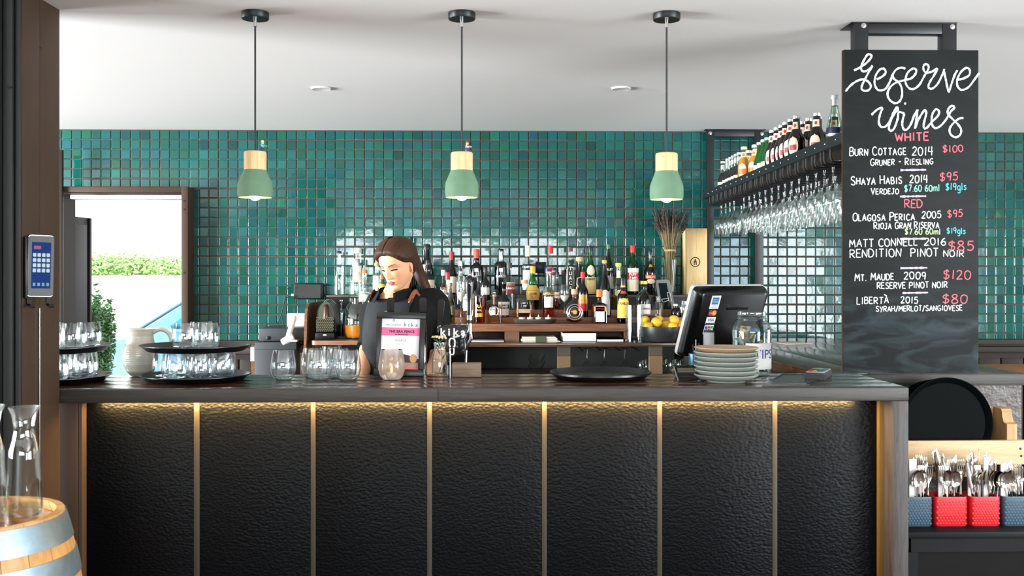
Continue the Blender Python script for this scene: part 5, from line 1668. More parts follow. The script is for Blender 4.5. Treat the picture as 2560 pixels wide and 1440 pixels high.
# ---------------------------------------------------------------- frosted candle tumbler
p = PZ(978, 951, ZC)
CT = thing('candle_tumbler', 'frosted stemless glass with a lit candle before the framed sign', 'candle glass', (p.x, p.y + 0.018, ZC + 0.0008))
r, h = 0.0515, 0.116
fro = [(r * 0.52, 0.0), (r * 0.64, 0.0012), (r * 0.88, h * 0.14), (r, h * 0.36), (r * 0.985, h * 0.5), (r * 0.93, h * 0.7), (r * 0.80, h)]
G_fro = None
m, t, out = _new('frosted glass')
_tr, _df, _gl, _m1, _m2, _fr = [t.nodes.new(x) for x in ('ShaderNodeBsdfTransparent', 'ShaderNodeBsdfTranslucent', 'ShaderNodeBsdfGlossy', 'ShaderNodeMixShader', 'ShaderNodeMixShader', 'ShaderNodeFresnel')]
_tr.inputs[0].default_value = (0.97, 0.95, 0.93, 1)
_df.inputs[0].default_value = (0.97, 0.94, 0.92, 1)
_gl.inputs['Roughness'].default_value = 0.06
_m1.inputs[0].default_value = 0.55
_fr.inputs[0].default_value = 1.45
t.links.new(_tr.outputs[0], _m1.inputs[1])
t.links.new(_df.outputs[0], _m1.inputs[2])
t.links.new(_fr.outputs[0], _m2.inputs[0])
t.links.new(_m1.outputs[0], _m2.inputs[1])
t.links.new(_gl.outputs[0], _m2.inputs[2])
t.links.new(_m2.outputs[0], out.inputs[0])
G_fro = m
MB().lathe(fro, 40, caps=False).lathe([(0.001, 0.003), (r * 0.53, 0.001)], 40, caps=False).build('glass_bowl', G_fro, CT)
MB().lathe([(0.001, 0.006), (0.019, 0.006), (0.0195, 0.026), (0.017, 0.027), (0.001, 0.025)], 24, caps=False).build('candle', M_wax, CT)
flame(CT, (0, 0, 0.027), 1.5)
cl_ = bpy.data.lights.new('candle_light', 'POINT')
cl_.energy = 0.03
cl_.color = (1, 0.66, 0.36)
cl_.shadow_soft_size = 0.006
clo = bpy.data.objects.new('candle_light', cl_)
clo.location = (CT.location.x, CT.location.y, CT.location.z + 0.058)
COL.objects.link(clo)

# ---------------------------------------------------------------- beer taps
M_glossblk = mat('gloss black', (10, 10, 12), 0.07, coat=0.5)
tapY = 4.085
def tap(u, v0, v1, label):
 T = thing('beer_tap', label, 'beer tap', (P(u, 0, tapY).x, tapY, 0.9), 0, 'beer taps on the bar')
 mt = MPP(u, tapY)
 z0, z1 = P(u, v0, tapY).z - 0.9, P(u, v1, tapY).z - 0.9
 MB().lathe([(0.022, 0), (0.022, 0.16), (0.016, 0.2), (0.014, z1 - 0.02)], 20).build('column', M_chrome, T)
 MB().lathe([(0.010, z1 - 0.03), (0.011, z1 + 0.005), (0.008, z1 + 0.01)], 16).build('collar', M_chrome, T)
 w0 = 9.5 * mt
 pl = [(-w0 * 0.72, z1), (w0 * 0.72, z1), (w0, z0 - 0.02), (w0 * 0.95, z0 - 0.006), (w0 * 0.6, z0), (-w0 * 0.6, z0), (-w0 * 0.95, z0 - 0.006), (-w0, z0 - 0.02)]
 k = MB()
 k.prism(pl, -0.008, 0.008)
 k.build('tap_handle', M_glossblk, T)
 MB().tube([(0, -0.02, z1 - 0.05), (0, -0.05, z1 - 0.055), (0, -0.055, z1 - 0.09)], 0.008, 10).build('spout', M_chrome, T)
 return T
tap(977, 744, 800, 'black paddle beer tap nearest the barmaid collar, rising behind the framed sign')
tap(1058, 744, 800, 'black paddle beer tap at the right edge of the framed sign')
tapY = 4.103
BT = thing('beer_fount', 'gloss black beer fount with white kika lettering and a tall turned handle', 'beer tap', (P(1134, 0, tapY).x, tapY, 0.9))
def q(u, v, y=0.0):
 pp_ = P(u, v, tapY + y)
 return (pp_.x - BT.location.x, pp_.z - 0.9)
outl = [(1094, 822), (1098, 815), (1110, 811), (1135, 810), (1160, 811), (1170, 815), (1173, 825), (1171, 838), (1166, 846), (1168, 862), (1166, 880), (1164, 912), (1117, 912), (1114, 880), (1112, 862), (1106, 846), (1096, 836)]
poly = [q(u, v) for u, v in outl]
body = MB()
n_ = len(poly)
cx_ = sum(a for a, _ in poly) / n_
cz_ = sum(b for _, b in poly) / n_
rings = []
for yy, s in ((-0.052, 0.90), (-0.049, 0.955), (-0.042, 0.985), (-0.03, 1.0), (0.03, 1.0), (0.042, 0.985), (0.05, 0.94)):
 rings.append([(cx_ + (a - cx_) * s, yy, cz_ + (b - cz_) * s) for a, b in poly])
body.loft(rings)
body.build('fount_body', M_glossblk, BT, smooth=50)
MB().lathe([(0.034, 0), (0.034, 0.12), (0.030, poly[11][1] + 0.004)], 24).build('pedestal', M_glossblk, BT)
M_letw = mat('white lettering', (236, 226, 220), 0.4)
lx, lz = q(1133, 829)
k = MB()
flat_text(k, 'k i k a', 0.042, lx, lz, -0.0535, bold=0.0012)
k.build('lettering', M_letw, BT, smooth=0, fix=False)
k = MB()
def oct_ring(mb, u, v, ru, rv, t_, y):
 cx, cz = q(u, v)
 m_ = MPP(u, tapY)
 a = []
 ch = 0.55
 for (su, sv) in ((-ch, 1), (ch, 1), (1, ch), (1, -ch), (ch, -1), (-ch, -1), (-1, -ch), (-1, ch)):
  a.append((su, sv))
 n = 8
 vs = [(cx + su * ru * m_, y, cz + sv * rv * m_) for su, sv in a] + [(cx + su * (ru - t_) * m_, y, cz + sv * (rv - t_) * m_) for su, sv in a]
 mb.add(vs, [(i, (i + 1) % n, (i + 1) % n + n, i + n) for i in range(n)])
oct_ring(k, 1131.5, 855, 8.5, 13, 3.6, -0.0535)
oct_ring(k, 1131, 875, 6.5, 10.5, 3.2, -0.0535)
k.build('link_logo', M_letw, BT, smooth=0, fix=False)
# tall turned handle with chrome bands, and the short paddle on the left
hx, _ = q(1174, 800)
zb_, zt_ = q(1174, 832)[1], q(1174, 682)[1]
hl_ = zt_ - zb_
mm = MPP(1174, tapY)
MB().lathe([(6.5 * mm, zb_ + hl_ * 0.30), (6.2 * mm, zb_ + hl_ * 0.45), (7.2 * mm, zb_ + hl_ * 0.6), (10 * mm, zb_ + hl_ * 0.78), (10.5 * mm, zb_ + hl_ * 0.86), (8 * mm, zb_ + hl_ * 0.93), (5 * mm, zb_ + hl_ * 0.95)], 24, c=(hx, -0.03, 0)).build('turned_handle', M_glossblk, BT)
MB().ball((hx, -0.03, zb_ + hl_ * 0.965), 4.5 * mm, 16).build('finial', M_chrome, BT)
MB().lathe([(6.6 * mm, zb_ + hl_ * 0.04), (6.6 * mm, zb_ + hl_ * 0.295)], 24, c=(hx, -0.03, 0)).build('handle_ferrule', M_chrome, BT)
MB().lathe([(6.9 * mm, zb_ + hl_ * 0.16), (6.9 * mm, zb_ + hl_ * 0.22)], 24, c=(hx, -0.03, 0)).build('ferrule_band', M_blackpl, BT)
MB().tube([(hx, -0.03, zb_ + hl_ * 0.04), (hx + 0.004, -0.03, zb_ - 0.02), (hx - 0.012, -0.02, zb_ - 0.05)], 0.010, 12).build('valve', M_chrome, BT)
a = q(1104, 748)
b = q(1100, 815)
MB().prism([(b[0] - 0.010, b[1]), (b[0] + 0.010, b[1]), (a[0] + 0.014, a[1] - 0.012), (a[0] + 0.010, a[1]), (a[0] - 0.009, a[1]), (a[0] - 0.013, a[1] - 0.012)], -0.038, -0.022).build('paddle_handle', M_glossblk, BT)
MB().lathe([(0.009, b[1] - 0.02), (0.010, b[1] + 0.004)], 16, c=(b[0], -0.03, 0)).build('collar', M_chrome, BT)

# ---------------------------------------------------------------- bottle vase with a cream flower
p = PZ(1099, 943, ZC)
VS = thing('bottle_vase', 'small clear bottle vase with one cream flower beside the sign', 'vase', (p.x, p.y + 0.025, ZC + 0.0008))
m_ = MPP(1099, p.y)
vh = 86 * m_
MB().lathe([(18 * m_, 0), (20.5 * m_, 0.002), (21 * m_, vh * 0.15), (20 * m_, vh * 0.55), (14.5 * m_, vh * 0.76), (13.5 * m_, vh * 0.84), (16 * m_, vh * 0.94), (15.5 * m_, vh), (14.5 * m_, vh), (12.5 * m_, vh * 0.84), (13.5 * m_, vh * 0.75), (19 * m_, vh * 0.55), (19.5 * m_, vh * 0.12), (0.001, vh * 0.07)], 32, caps=False).build('glass_body', M_clear, VS)
MB().lathe([(18 * m_, vh * 0.075), (19.3 * m_, vh * 0.14), (19 * m_, vh * 0.5), (0.001, vh * 0.5)], 24).build('water', LQ_clear, VS)
fl_ = P(1097, 846, p.y + 0.025) - VS.location
MB().tube(smooth_path([Vector((-0.002, 0, vh * 0.12)), Vector((0.008, 0, vh * 0.5)), Vector((0.002, 0, vh * 0.9)), fl_ - Vector((0, 0, 0.014))]), 0.0016, 6).build('flower_stem', mat('flower stem', (88, 110, 58), 0.6), VS)
um = MB()
for k in range(9):
 a = 2 * PI * k / 9
 tip = fl_ + Vector((0.022 * math.cos(a), 0.022 * math.sin(a), -0.002))
 um.tube([fl_ - Vector((0, 0, 0.016)), tip], 0.0008, 5)
um.build('flower_rays', mat('flower stem', (88, 110, 58), 0.6), VS)
fm_ = MB()
for k in range(60):
 a = lr.uniform(0, 2 * PI)
 q_ = math.sqrt(lr.random()) * 0.031
 fm_.ball(fl_ + Vector((q_ * math.cos(a), q_ * math.sin(a), 0.006 * lr.random() + 0.005 * (1 - (q_ / 0.031) ** 2))), 0.0042, 7, sz=0.7)
fm_.build('flower_head', mat('cream petals', (236, 208, 164), 0.7), VS, smooth=60, fix=False)
for k in range(3):
 lfm = MB()
 z0 = vh * (0.45 + 0.16 * k)
 s = (-1) ** k
 lfm.add([(0.004, 0, z0), (0.004 + s * 0.012, 0.006, z0 + 0.012), (0.004 + s * 0.016, 0, z0 + 0.03), (0.004 + s * 0.004, -0.006, z0 + 0.014)], [(0, 1, 2, 3)])
 lfm.build('flower_leaf', mat('flower leaf', (60, 104, 52), 0.5), VS, smooth=0)

# ---------------------------------------------------------------- wooden block card stand
p0 = PZ(1130, 943, ZC)
p1 = PZ(1203, 943, ZC)
WB = thing('wooden_block', 'rough wooden block stand with a steel pin beside the flower vase', 'card stand', ((p0.x + p1.x) / 2, p0.y, ZC + 0.0005))
bw_ = (p1.x - p0.x) / 2
bh_ = 34.5 * MPP(1166, p0.y)
MB().box(-bw_, bw_, 0, 0.055, 0, bh_, 0.0025).build('block_body', wood('block timber', (96, 78, 62), (140, 118, 96), 5, 0, 0.6, 10), WB)
pn = P(1165.5, 876, p0.y + 0.03) - WB.location
MB().tube([(pn.x - 0.001, 0.03, bh_ - 0.004), (pn.x + 0.002, 0.03, pn.z)], 0.0032, 8).build('steel_pin', M_steel, WB)
tag(MB().box(-0.0012, 0.0012, 0, 0.06, 0, 0.105, 0.0004).build('acrylic_sheet', mat('acrylic edge glint', (246, 238, 242), 0.3), loc=(p0.x - 0.006, p0.y - 0.045, ZC + 0.0005)), 'clear upright acrylic sheet seen edge-on at the end of the wooden block', 'acrylic sheet')  # edge reflection put into the sheet's opaque white colour

# ---------------------------------------------------------------- big empty tray
p = PZ(1501, 932, ZC + 0.02)
tr2 = 126.5 * MPP(1501, p.y)
bt_ = MB()
h = 0.026
bt_.lathe([(0.001, 0), (tr2 * 0.84, 0), (tr2 * 0.88, 0.002), (tr2 * 0.95, h * 0.5), (tr2, h * 0.72), (tr2, h), (tr2 * 0.985, h * 1.03), (tr2 * 0.96, h * 0.9), (tr2 * 0.87, 0.009), (0.001, 0.008)], 72, caps=False)
tag(bt_.build('serving_tray', mat('worn black tray', (17, 15, 15), 0.3, bump=(200, 0.1)), loc=(p.x, min(p.y, YB - tr2 - 0.0) if False else p.y, ZC + 0.0008)), 'large empty black round tray lying on the middle of the bar', 'tray')

# ---------------------------------------------------------------- stack of plates
p = PZ(1829, 960, ZC)
M_plate = mat('speckled sage plate', (150, 156, 146), 0.35, noise=(220, 0.25), coat=0.3)
M_plate2 = mat('speckled tan plate', (176, 146, 116), 0.35, noise=(220, 0.25), coat=0.3)
rp = 79 * MPP(1829, p.y + 0.1)
def plate_mb():
 m = MB()
 m.lathe([(0.001, 0.003), (rp * 0.5, 0.003), (rp * 0.52, 0.0), (rp * 0.58, 0.0), (rp * 0.6, 0.005), (rp * 0.82, 0.011), (rp * 0.98, 0.023), (rp, 0.026), (rp * 0.985, 0.0285), (rp * 0.955, 0.027), (rp * 0.80, 0.0165), (rp * 0.6, 0.0115), (0.001, 0.0105)], 56, caps=False)
 return m
first = None
pst = 0.0172
for k in range(7):
 loc = (p.x + 0.002 * math.sin(k * 2.1), p.y + 0.085 + 0.002 * math.cos(k * 1.7), ZC + 0.0006 + pst * k)
 if first is None:
  o = first = plate_mb().build('plate', M_plate, loc=loc)
 elif k == 6:
  o = plate_mb().build('plate', M_plate2, loc=loc)
 else:
  o = first.copy()
  COL.objects.link(o)
  o.location = loc
 o.rotation_euler = (0, 0, 0.9 * k)
 tag(o, 'speckled stoneware side plate, %s in the stack beside the glass jar' % ['bottom', 'second from the bottom', 'third from the bottom', 'middle', 'third from the top', 'second from the top', 'tan-coloured topmost'][k], 'plate', 'stacked side plates')

# ---------------------------------------------------------------- glass tip jar
p = PZ(1890, 941, ZC)
TJ = thing('tip_jar', 'large glass jar of folded notes with a white handwritten label', 'jar', (p.x, p.y + 0.06, ZC + 0.0008))
yj = p.y + 0.06
mj = MPP(1890, yj)
def jz(v):
 return P(1890, v, yj).z - ZC
jp = [(40 * mj, 0), (46 * mj, 0.004), (47.5 * mj, jz(920)), (47.5 * mj, jz(850)), (48.5 * mj, jz(830)), (47 * mj, jz(818)), (40 * mj, jz(806)), (35 * mj, jz(801)), (34.5 * mj, jz(798)), (36 * mj, jz(796)), (34 * mj, jz(792)), (35.5 * mj, jz(788)), (34.5 * mj, jz(780))]
MB().lathe(jp + [(r - 0.004, max(z, 0.008)) for r, z in reversed(jp[1:])] + [(0.001, 0.008)], 44, caps=False).build('glass_body', M_clearthick, TJ)
nr = random.Random(21)
ncol = [mat('blue note', (60, 130, 150), 0.6), mat('green note', (120, 150, 110), 0.6), mat('orange note', (206, 140, 84), 0.6), mat('pale note', (190, 204, 196), 0.6), mat('teal note', (40, 92, 112), 0.6)]
for k in range(40):
 a, qd = nr.uniform(0, 2 * PI), math.sqrt(nr.random()) * 24 * mj
 m = MB()
 vs, fs = [], []
 for i in range(5):
  t = -1 + i / 2
  for j in (-1, 1):
   vs.append((0.030 * t, 0.017 * j, 0.007 * math.cos(3 * t)))
 for i in range(4):
  fs.append((2 * i, 2 * i + 1, 2 * i + 3, 2 * i + 2))
 m.add(vs, fs)
 zc_ = 0.02 + (jz(828) - 0.03) * (k / 40.0)
 m.xf(Matrix.Translation((qd * math.cos(a), qd * math.sin(a), zc_ + 0.012)) @ Euler((nr.uniform(0, 3), nr.uniform(0, 3), nr.uniform(0, 6))).to_matrix().to_4x4())
 o = m.build('folded_note', ncol[k % 5], loc=TJ.location)
 tag(o, 'folded bank note inside the glass tip jar', 'bank note', 'bank notes in the tip jar')
lb_ = MB()
wrap_patch(lb_, 47.5 * mj + 0.0008, jz(920), jz(856), 40 * mj, 0.25)
lb_.build('paper_label', M_paper, TJ, fix=False)
k = MB()
wrap_text(k, 'TIPS', 0.052, 47.5 * mj + 0.0014, jz(884), 0.42)
k.build('lettering', mat('blue ink', (40, 70, 160), 0.6), TJ, smooth=0, fix=False)
lb2 = MB()
wrap_patch(lb2, 47.5 * mj + 0.0016, jz(900), jz(862), 9 * mj, 1.25)
lb2.build('dark_sticker', mat('dark sticker', (52, 56, 54), 0.5, noise=(160, 0.6)), TJ, fix=False)

# ---------------------------------------------------------------- till screen seen from behind
SW, SH = 0.374 * 1.25, 0.284 * 1.25
SM = thing('till_screen', 'black touch-screen till seen from behind with card stickers', 'till screen', P(1690, 889, 4.72), rot=(R(20), 0, R(30)))
M_scr = mat('screen back plastic', (7, 7, 8), 0.25, spec=0.4)
M_bez = mat('silver white bezel', (226, 222, 222), 0.3)
def rrect(x0, x1, z0, z1, r, n=5):
 pts = []
 for cx, cz, a0 in ((x1 - r, z1 - r, 0), (x0 + r, z1 - r, 90), (x0 + r, z0 + r, 180), (x1 - r, z0 + r, 270)):
  for k in range(n + 1):
   a = R(a0 + 90 * k / n)
   pts.append((cx + r * math.cos(a), cz + r * math.sin(a)))
 return pts
MB().prism(rrect(0, SW, 0, SH, 0.022), 0.0, 0.018).build('bezel', M_bez, SM)
MB().prism(rrect(0.014, SW - 0.014, 0.014, SH - 0.014, 0.012), 0.0181, 0.0195).build('display', mat('screen glow', (40, 60, 80), 0.2, emit=(60, 90, 130), estr=0.3), SM)
case = MB()
rgs = []
for yy, s in ((-0.0005, 0.002), (-0.012, 0.004), (-0.028, 0.008), (-0.045, 0.018), (-0.05, 0.028)):
 rgs.append([(a, yy, b) for a, b in rrect(s, SW - s, s, SH - s, 0.022)])
case.loft(rgs)
case.build('rear_case', M_scr, SM, smooth=50)
MB().box(SW * 0.42, SW * 0.72, -0.0515, -0.0495, SH - 0.105, SH - 0.085, 0.0008).build('rear_slot', M_blackpl, SM)
for fx in (0.40, 0.62):
 MB().lathe([(0.008, 0), (0.006, 0.002)], 14, M=Matrix.Translation((SW * fx, -0.0503, SH * 0.55)) @ Matrix.Rotation(R(90), 4, 'X')).build('screw', M_black, SM)
# card stickers: a strip following the left part of the case
stx, stw = 0.112, 0.0285
def stick(nm, z0, z1, m):
 return MB().box(stx - stw, stx + stw, -0.0525, -0.0505, z0, z1, 0.0).build(nm, m, SM)
S_w = mat('white sticker', (236, 236, 232), 0.4)
S_blue = mat('blue sticker', (40, 110, 180), 0.4)
zs = SH - 0.031
s1 = MB()
s1.box(stx - stw, stx + stw, -0.0525, -0.0505, zs - 0.066, zs)
s1 = s1.build('card_sticker', S_w, SM)
MB().box(stx - stw * 0.7, stx + stw * 0.7, -0.0529, -0.0526, zs - 0.044, zs - 0.009).build('blue_square', S_blue, s1)
k = MB()
flat_text(k, 'AMERICAN', 0.0072, stx, zs - 0.021, -0.0532, bold=0.0001)
flat_text(k, 'EXPRESS', 0.0085, stx, zs - 0.032, -0.0532, bold=0.0001)
k.build('lettering', S_w, s1, smooth=0, fix=False)
k = MB()
flat_text(k, 'Cards', 0.008, stx, zs - 0.051, -0.0528)
flat_text(k, 'Welcome', 0.008, stx, zs - 0.060, -0.0528)
k.build('lettering', inkb, s1, smooth=0, fix=False)
z2 = zs - 0.069
s2 = MB().box(stx - stw, stx + stw, -0.0525, -0.0505, z2 - 0.036, z2).build('card_sticker', mat('navy sticker', (24, 30, 56), 0.4), SM)
for dx_, cc in ((-0.010, (206, 40, 40)), (0.010, (236, 160, 50))):
 k = MB()
 k.add([(stx + dx_ + 0.0135 * math.cos(a), -0.0528 - (0.0002 if dx_ > 0 else 0), z2 - 0.018 + 0.0135 * math.sin(a)) for a in [2 * PI * i / 28 for i in range(28)]], [tuple(range(28))])
 k.build('sticker_disc', mat('disc %d' % cc[0], cc, 0.4), s2, smooth=0, fix=False)
k = MB()
flat_text(k, 'MasterCard', 0.0085, stx, z2 - 0.018, -0.0533)
k.build('lettering', S_w, s2, smooth=0, fix=False)
z3 = z2 - 0.039
s3 = MB().box(stx - stw, stx + stw, -0.0525, -0.0505, z3 - 0.036, z3).build('card_sticker', S_w, SM)
MB().box(stx - stw * 0.96, stx + stw * 0.96, -0.0529, -0.0526, z3 - 0.035, z3 - 0.029).build('blue_bar', mat('deep blue', (34, 52, 130), 0.4), s3)
k = MB()
flat_text(k, 'VISA', 0.019, stx, z3 - 0.015, -0.0529, bold=0.0004)
k.build('lettering', mat('deep blue', (34, 52, 130), 0.4), s3, smooth=0, fix=False)
z4 = z3 - 0.042
s4 = MB().box(stx - stw, stx + stw, -0.0525, -0.0505, z4 - 0.044, z4).build('card_sticker', S_w, SM)
for i, (ch, cc) in enumerate((('J', (40, 70, 150)), ('C', (190, 40, 50)), ('B', (40, 140, 70)))):
 xx = stx + (i - 1) * 0.0175
 MB().prism([(xx + a, b) for a, b in rrect(-0.0078, 0.0078, z4 - 0.040, z4 - 0.004, 0.0035, 3)], -0.0529, -0.0526).build('colour_bar', mat('bar %d' % cc[1], cc, 0.4), s4)
 k = MB()
 flat_text(k, ch, 0.018, xx, z4 - 0.022, -0.0532, bold=0.0003)
 k.build('lettering', S_w, s4, smooth=0, fix=False)
stand_ = MB()
stand_.box(SW * 0.3, SW * 0.7, -0.02, 0.10, -0.14, 0.05, 0.01)
stand_.build('stand_neck', M_scr, SM)
tag(SM, SM['label'], 'till screen')
# pedestal shelf under the till, behind the bar
tsx = P(1785, 0, 4.85).x
tdk = thing('till_counter', 'dark ledge behind the bar carrying the till screen', 'ledge', (0, 0, 0))
MB().box(P(1690, 0, 4.5).x, RX0 - 0.004, 4.4, 5.3, 0.84, 0.87, 0.002).build('ledge_board', M_shelfdark, tdk)
MB().box(P(1690, 0, 4.5).x + 0.02, P(1690, 0, 4.5).x + 0.05, 4.42, 5.28, 0, 0.8395).build('ledge_side', M_brown2, tdk)
MB().box(P(1720, 0, 4.6).x, P(1850, 0, 4.6).x, 4.55, 4.95, 0.8705, 0.985, 0.01).build('till_base', M_scr, tdk)

# ---------------------------------------------------------------- speaker, tin, card holder, menus, card machine, note
def ontop(u, v):
 return PZ(u, v, ZC)
ps = Vector((P(1772, 0, 4.0).x, 4.0, ZC))
WSP = thing('wireless_speaker', 'grey mesh cylinder speaker behind the stack of plates', 'speaker', (ps.x, ps.y, ZC + 0.0005))
sh_ = P(1772, 826, 4.0).z - ZC
sr = 13.5 * MPP(1772, 4.0)
M_mesh = mat('grey mesh fabric', (150, 152, 156), 0.6, bump=(600, 0.6))
MB().lathe([(sr * 0.93, 0.002), (sr, 0.006), (sr, sh_ - 0.014), (sr * 0.97, sh_ - 0.008)], 32).build('mesh_body', M_mesh, WSP)
MB().lathe([(sr * 0.93, 0.0), (sr * 0.93, 0.002)], 32).build('foot', M_blackpl, WSP)
MB().lathe([(sr * 0.97, sh_ - 0.0078), (sr * 0.9, sh_ - 0.001), (sr * 0.6, sh_)], 32).build('top_cap', M_blackpl, WSP)
pt = Vector((P(1738, 0, 3.99).x, 3.99, ZC))
tn = thing('tin', 'shiny blue-grey metal tin between the card holder and the plates', 'tin', (pt.x, pt.y, ZC + 0.0005))
th2 = P(1738, 884, 3.99).z - ZC
MB().lathe([(0.026, 0), (0.0265, 0.002), (0.0265, th2 - 0.002), (0.025, th2), (0.0245, th2 - 0.004), (0.001, th2 - 0.03)], 32, caps=False).build('tin_body', mat('blue tin', (96, 138, 160), 0.2, 0.8), tn)
for k, (a, b) in enumerate(((-0.006, 0.03), (0.004, 0.05), (0.012, 0.035))):
 pe = MB().tube([(0, 0, 0), (a, 0.004 * k, th2 + b)], 0.003, 8).build('pen', [M_black, M_chrome, M_black][k], loc=(pt.x + 0.004 * (k - 1), pt.y, ZC + 0.006))
 tag(pe, '%s standing in the blue-grey tin' % ['thin black pen', 'chrome pen', 'short black pen'][k], 'pen')
p0 = ontop(1694, 951)
CH = thing('card_holder', 'smoked clear holder of small cards at the left of the plates', 'card holder', (p0.x, p0.y, ZC + 0.0005))
G_smoke = glass('smoked acrylic', (0.45, 0.42, 0.38), refl=1.6)
chw = P(1750, 0, p0.y).x - p0.x
chh = P(1700, 917, p0.y).z - ZC
MB().prism([(0.006, 0), (chw, 0), (chw, chh * 0.55), (0.0, chh * 0.55)], 0.0, 0.003).build('front_wall', G_smoke, CH)
MB().prism([(0.0, 0), (chw, 0), (chw, chh), (-0.016, chh)], 0.07, 0.073).build('back_wall', G_smoke, CH)
MB().prism([(0.0, 0), (0.004, 0), (-0.012, chh), (-0.017, chh)], 0.0, 0.07).build('side_wall', M_chrome, CH)
for k in range(5):
 MB().box(0.006, chw - 0.004, 0.008 + 0.011 * k, 0.0095 + 0.011 * k, 0.002, chh * 0.62 + 0.003 * k).build('card', mat('card %d' % (k % 2), [(60, 46, 38), (150, 136, 116)][k % 2], 0.5), CH)
# menus lying flat
def flat_sheet(pts, z, t_, label, name, m, cat):
 pl = [PZ(u, v, z) for u, v in pts]
 o = MB().slab([(a.x, a.y) for a in pl], z, z + t_).build(name, m)
 return tag(o, label, cat)
flat_sheet([(1905, 966), (2024, 963), (2075, 938), (1955, 936)], ZC + 0.0006, 0.003, 'thin black menu folder lying flat beside the tip jar', 'menu_folder', M_blackpl, 'menu')
flat_sheet([(1912, 962), (2016, 960), (2062, 941), (1960, 939)], ZC + 0.0038, 0.002, 'dark printed menu sheet lying on the black folder', 'menu_sheet', mat('dark menu print', (60, 58, 56), 0.3, noise=(60, 0.5)), 'menu')
pe0 = ontop(2055, 948)
EM = thing('card_machine', 'grey card payment machine with red, yellow and green keys', 'card machine', (pe0.x, pe0.y + 0.04, ZC + 0.0005), R(-28))
MB().prism([(-0.036, 0), (0.036, 0), (0.039, 0.012), (0.034, 0.026), (-0.034, 0.026), (-0.039, 0.012)], -0.085, 0.085).build('machine_case', mat('dark terminal case', (62, 64, 66), 0.35), EM)
tp_ = MB()
tp_.box(-0.034, 0.034, -0.083, 0.083, 0.0262, 0.032, 0.003)
tp_.build('keypad_plate', mat('silver keypad', (176, 178, 178), 0.35), EM)
MB().box(-0.028, 0.028, 0.01, 0.075, 0.0322, 0.0332).build('display', mat('grey lcd', (90, 110, 122), 0.15), EM)
for i, (nm, cc) in enumerate((('red', (220, 50, 40)), ('yellow', (240, 170, 50)), ('green', (50, 160, 90)))):
 MB().box(-0.030 + 0.0205 * i, -0.013 + 0.0205 * i, -0.078, -0.058, 0.0322, 0.0355, 0.002).build('key', mat(nm + ' key', cc, 0.4), EM)
for r_ in range(3):
 for c_ in range(3):
  MB().box(-0.030 + 0.0205 * c_, -0.013 + 0.0205 * c_, -0.052 + 0.018 * r_, -0.04 + 0.018 * r_, 0.0322, 0.0345, 0.0015).build('key', mat('grey key', (70, 72, 74), 0.4), EM)
pn0, pn1 = ontop(1945, 862), ontop(2022, 858)
MB_ = MB().box(-0.085, 0.085, -0.10, 0.10, 0, 0.004, 0.0005)
tag(MB_.build('paper_pad', mat('cream pad', (216, 206, 190), 0.7), loc=((pn0.x + pn1.x) / 2, (pn0.y + pn1.y) / 2 + 0.05, ZC + 0.0006), rot=(0, 0, R(12))), 'cream paper pad lying on the side counter behind the glass jar', 'paper pad')

# ---------------------------------------------------------------- phone on the pillar
cf_ = on_face(88, 665)
c0 = P(103, 665, cf_.y - 0.06)
PH = thing('smartphone', 'smartphone with lit app screen held in a cradle on the brown pillar', 'phone', c0, rot=(0, R(1.2), R(42)))
mp_ = MPP(102, c0.y)
pw_, phh = 30 * mp_, 76 * mp_
MB().prism(rrect(-pw_, pw_, -phh, phh, 0.009), 0, 0.012).build('phone_case', M_blackpl, PH)
ed = MB().prism(rrect(-pw_ * 1.02, pw_ * 1.02, -phh * 1.005, phh * 1.005, 0.0092), 0.003, 0.008).build('metal_edge', M_chrome, PH)
scr = MB().prism(rrect(-pw_ * 0.76, pw_ * 0.76, -phh * 0.74, phh * 0.78, 0.002), -0.0006, 0.0002).build('display', mat('phone wallpaper', (8, 30, 70), 0.5, spec=0.05, emit=(14, 52, 120), estr=0.35), PH)
M_icon = emitter('app icon glow', (0.72, 0.90, 0.95), 0.6)
for r_ in range(4):
 for c_ in range(4):
  xx = (-0.54 + 0.36 * c_) * pw_
  z_ = (0.36 - 0.17 * r_) * phh
  MB().prism(rrect(xx - 0.13 * pw_, xx + 0.13 * pw_, z_ - 0.06 * phh, z_ + 0.06 * phh, 0.0012, 2), -0.0012, -0.0008).build('app_icon', M_icon, scr)
for c_ in range(4):
 xx = (-0.54 + 0.36 * c_) * pw_
 MB().prism(rrect(xx - 0.1 * pw_, xx + 0.1 * pw_, -0.66 * phh, -0.55 * phh, 0.0012, 2), -0.0012, -0.0008).build('app_icon', emitter('dim icon glow', (0.3, 0.65, 0.8), 0.5), scr)
MB().prism(rrect(-0.6 * pw_, -0.05 * pw_, 0.55 * phh, 0.66 * phh, 0.001, 2), -0.0012, -0.0008).build('app_icon', emitter('pink icon glow', (0.6, 0.2, 0.4), 0.5), scr)
hd_ = thing('phone_holder', 'black spring phone holder screwed to the brown pillar', 'phone holder', c0, R(42))
MB().box(-0.034, 0.03, 0.0135, 0.022, -0.10, 0.06, 0.003).build('back_plate', M_blackpl, hd_)
MB().box(-pw_ - 0.012, -pw_ - 0.003, -0.004, 0.03, -0.105, 0.095, 0.003).build('side_grip', M_blackpl, hd_)
MB().tube([(-0.02, 0.036, 0), (-0.03, 0.06, 0), tuple(Matrix.Rotation(R(-42), 3, 'Z') @ (cf_ - c0))], 0.012, 12).build('mount_arm', M_blackpl, hd_)
for xx in (-0.036, 0.024):
 MB().tube([(xx, 0.018, -0.095), (xx, 0.014, -0.125), (xx, -0.010, -0.131), (xx + 0.012, -0.012, -0.131)], 0.0055, 8).build('support_claw', M_blackpl, hd_)
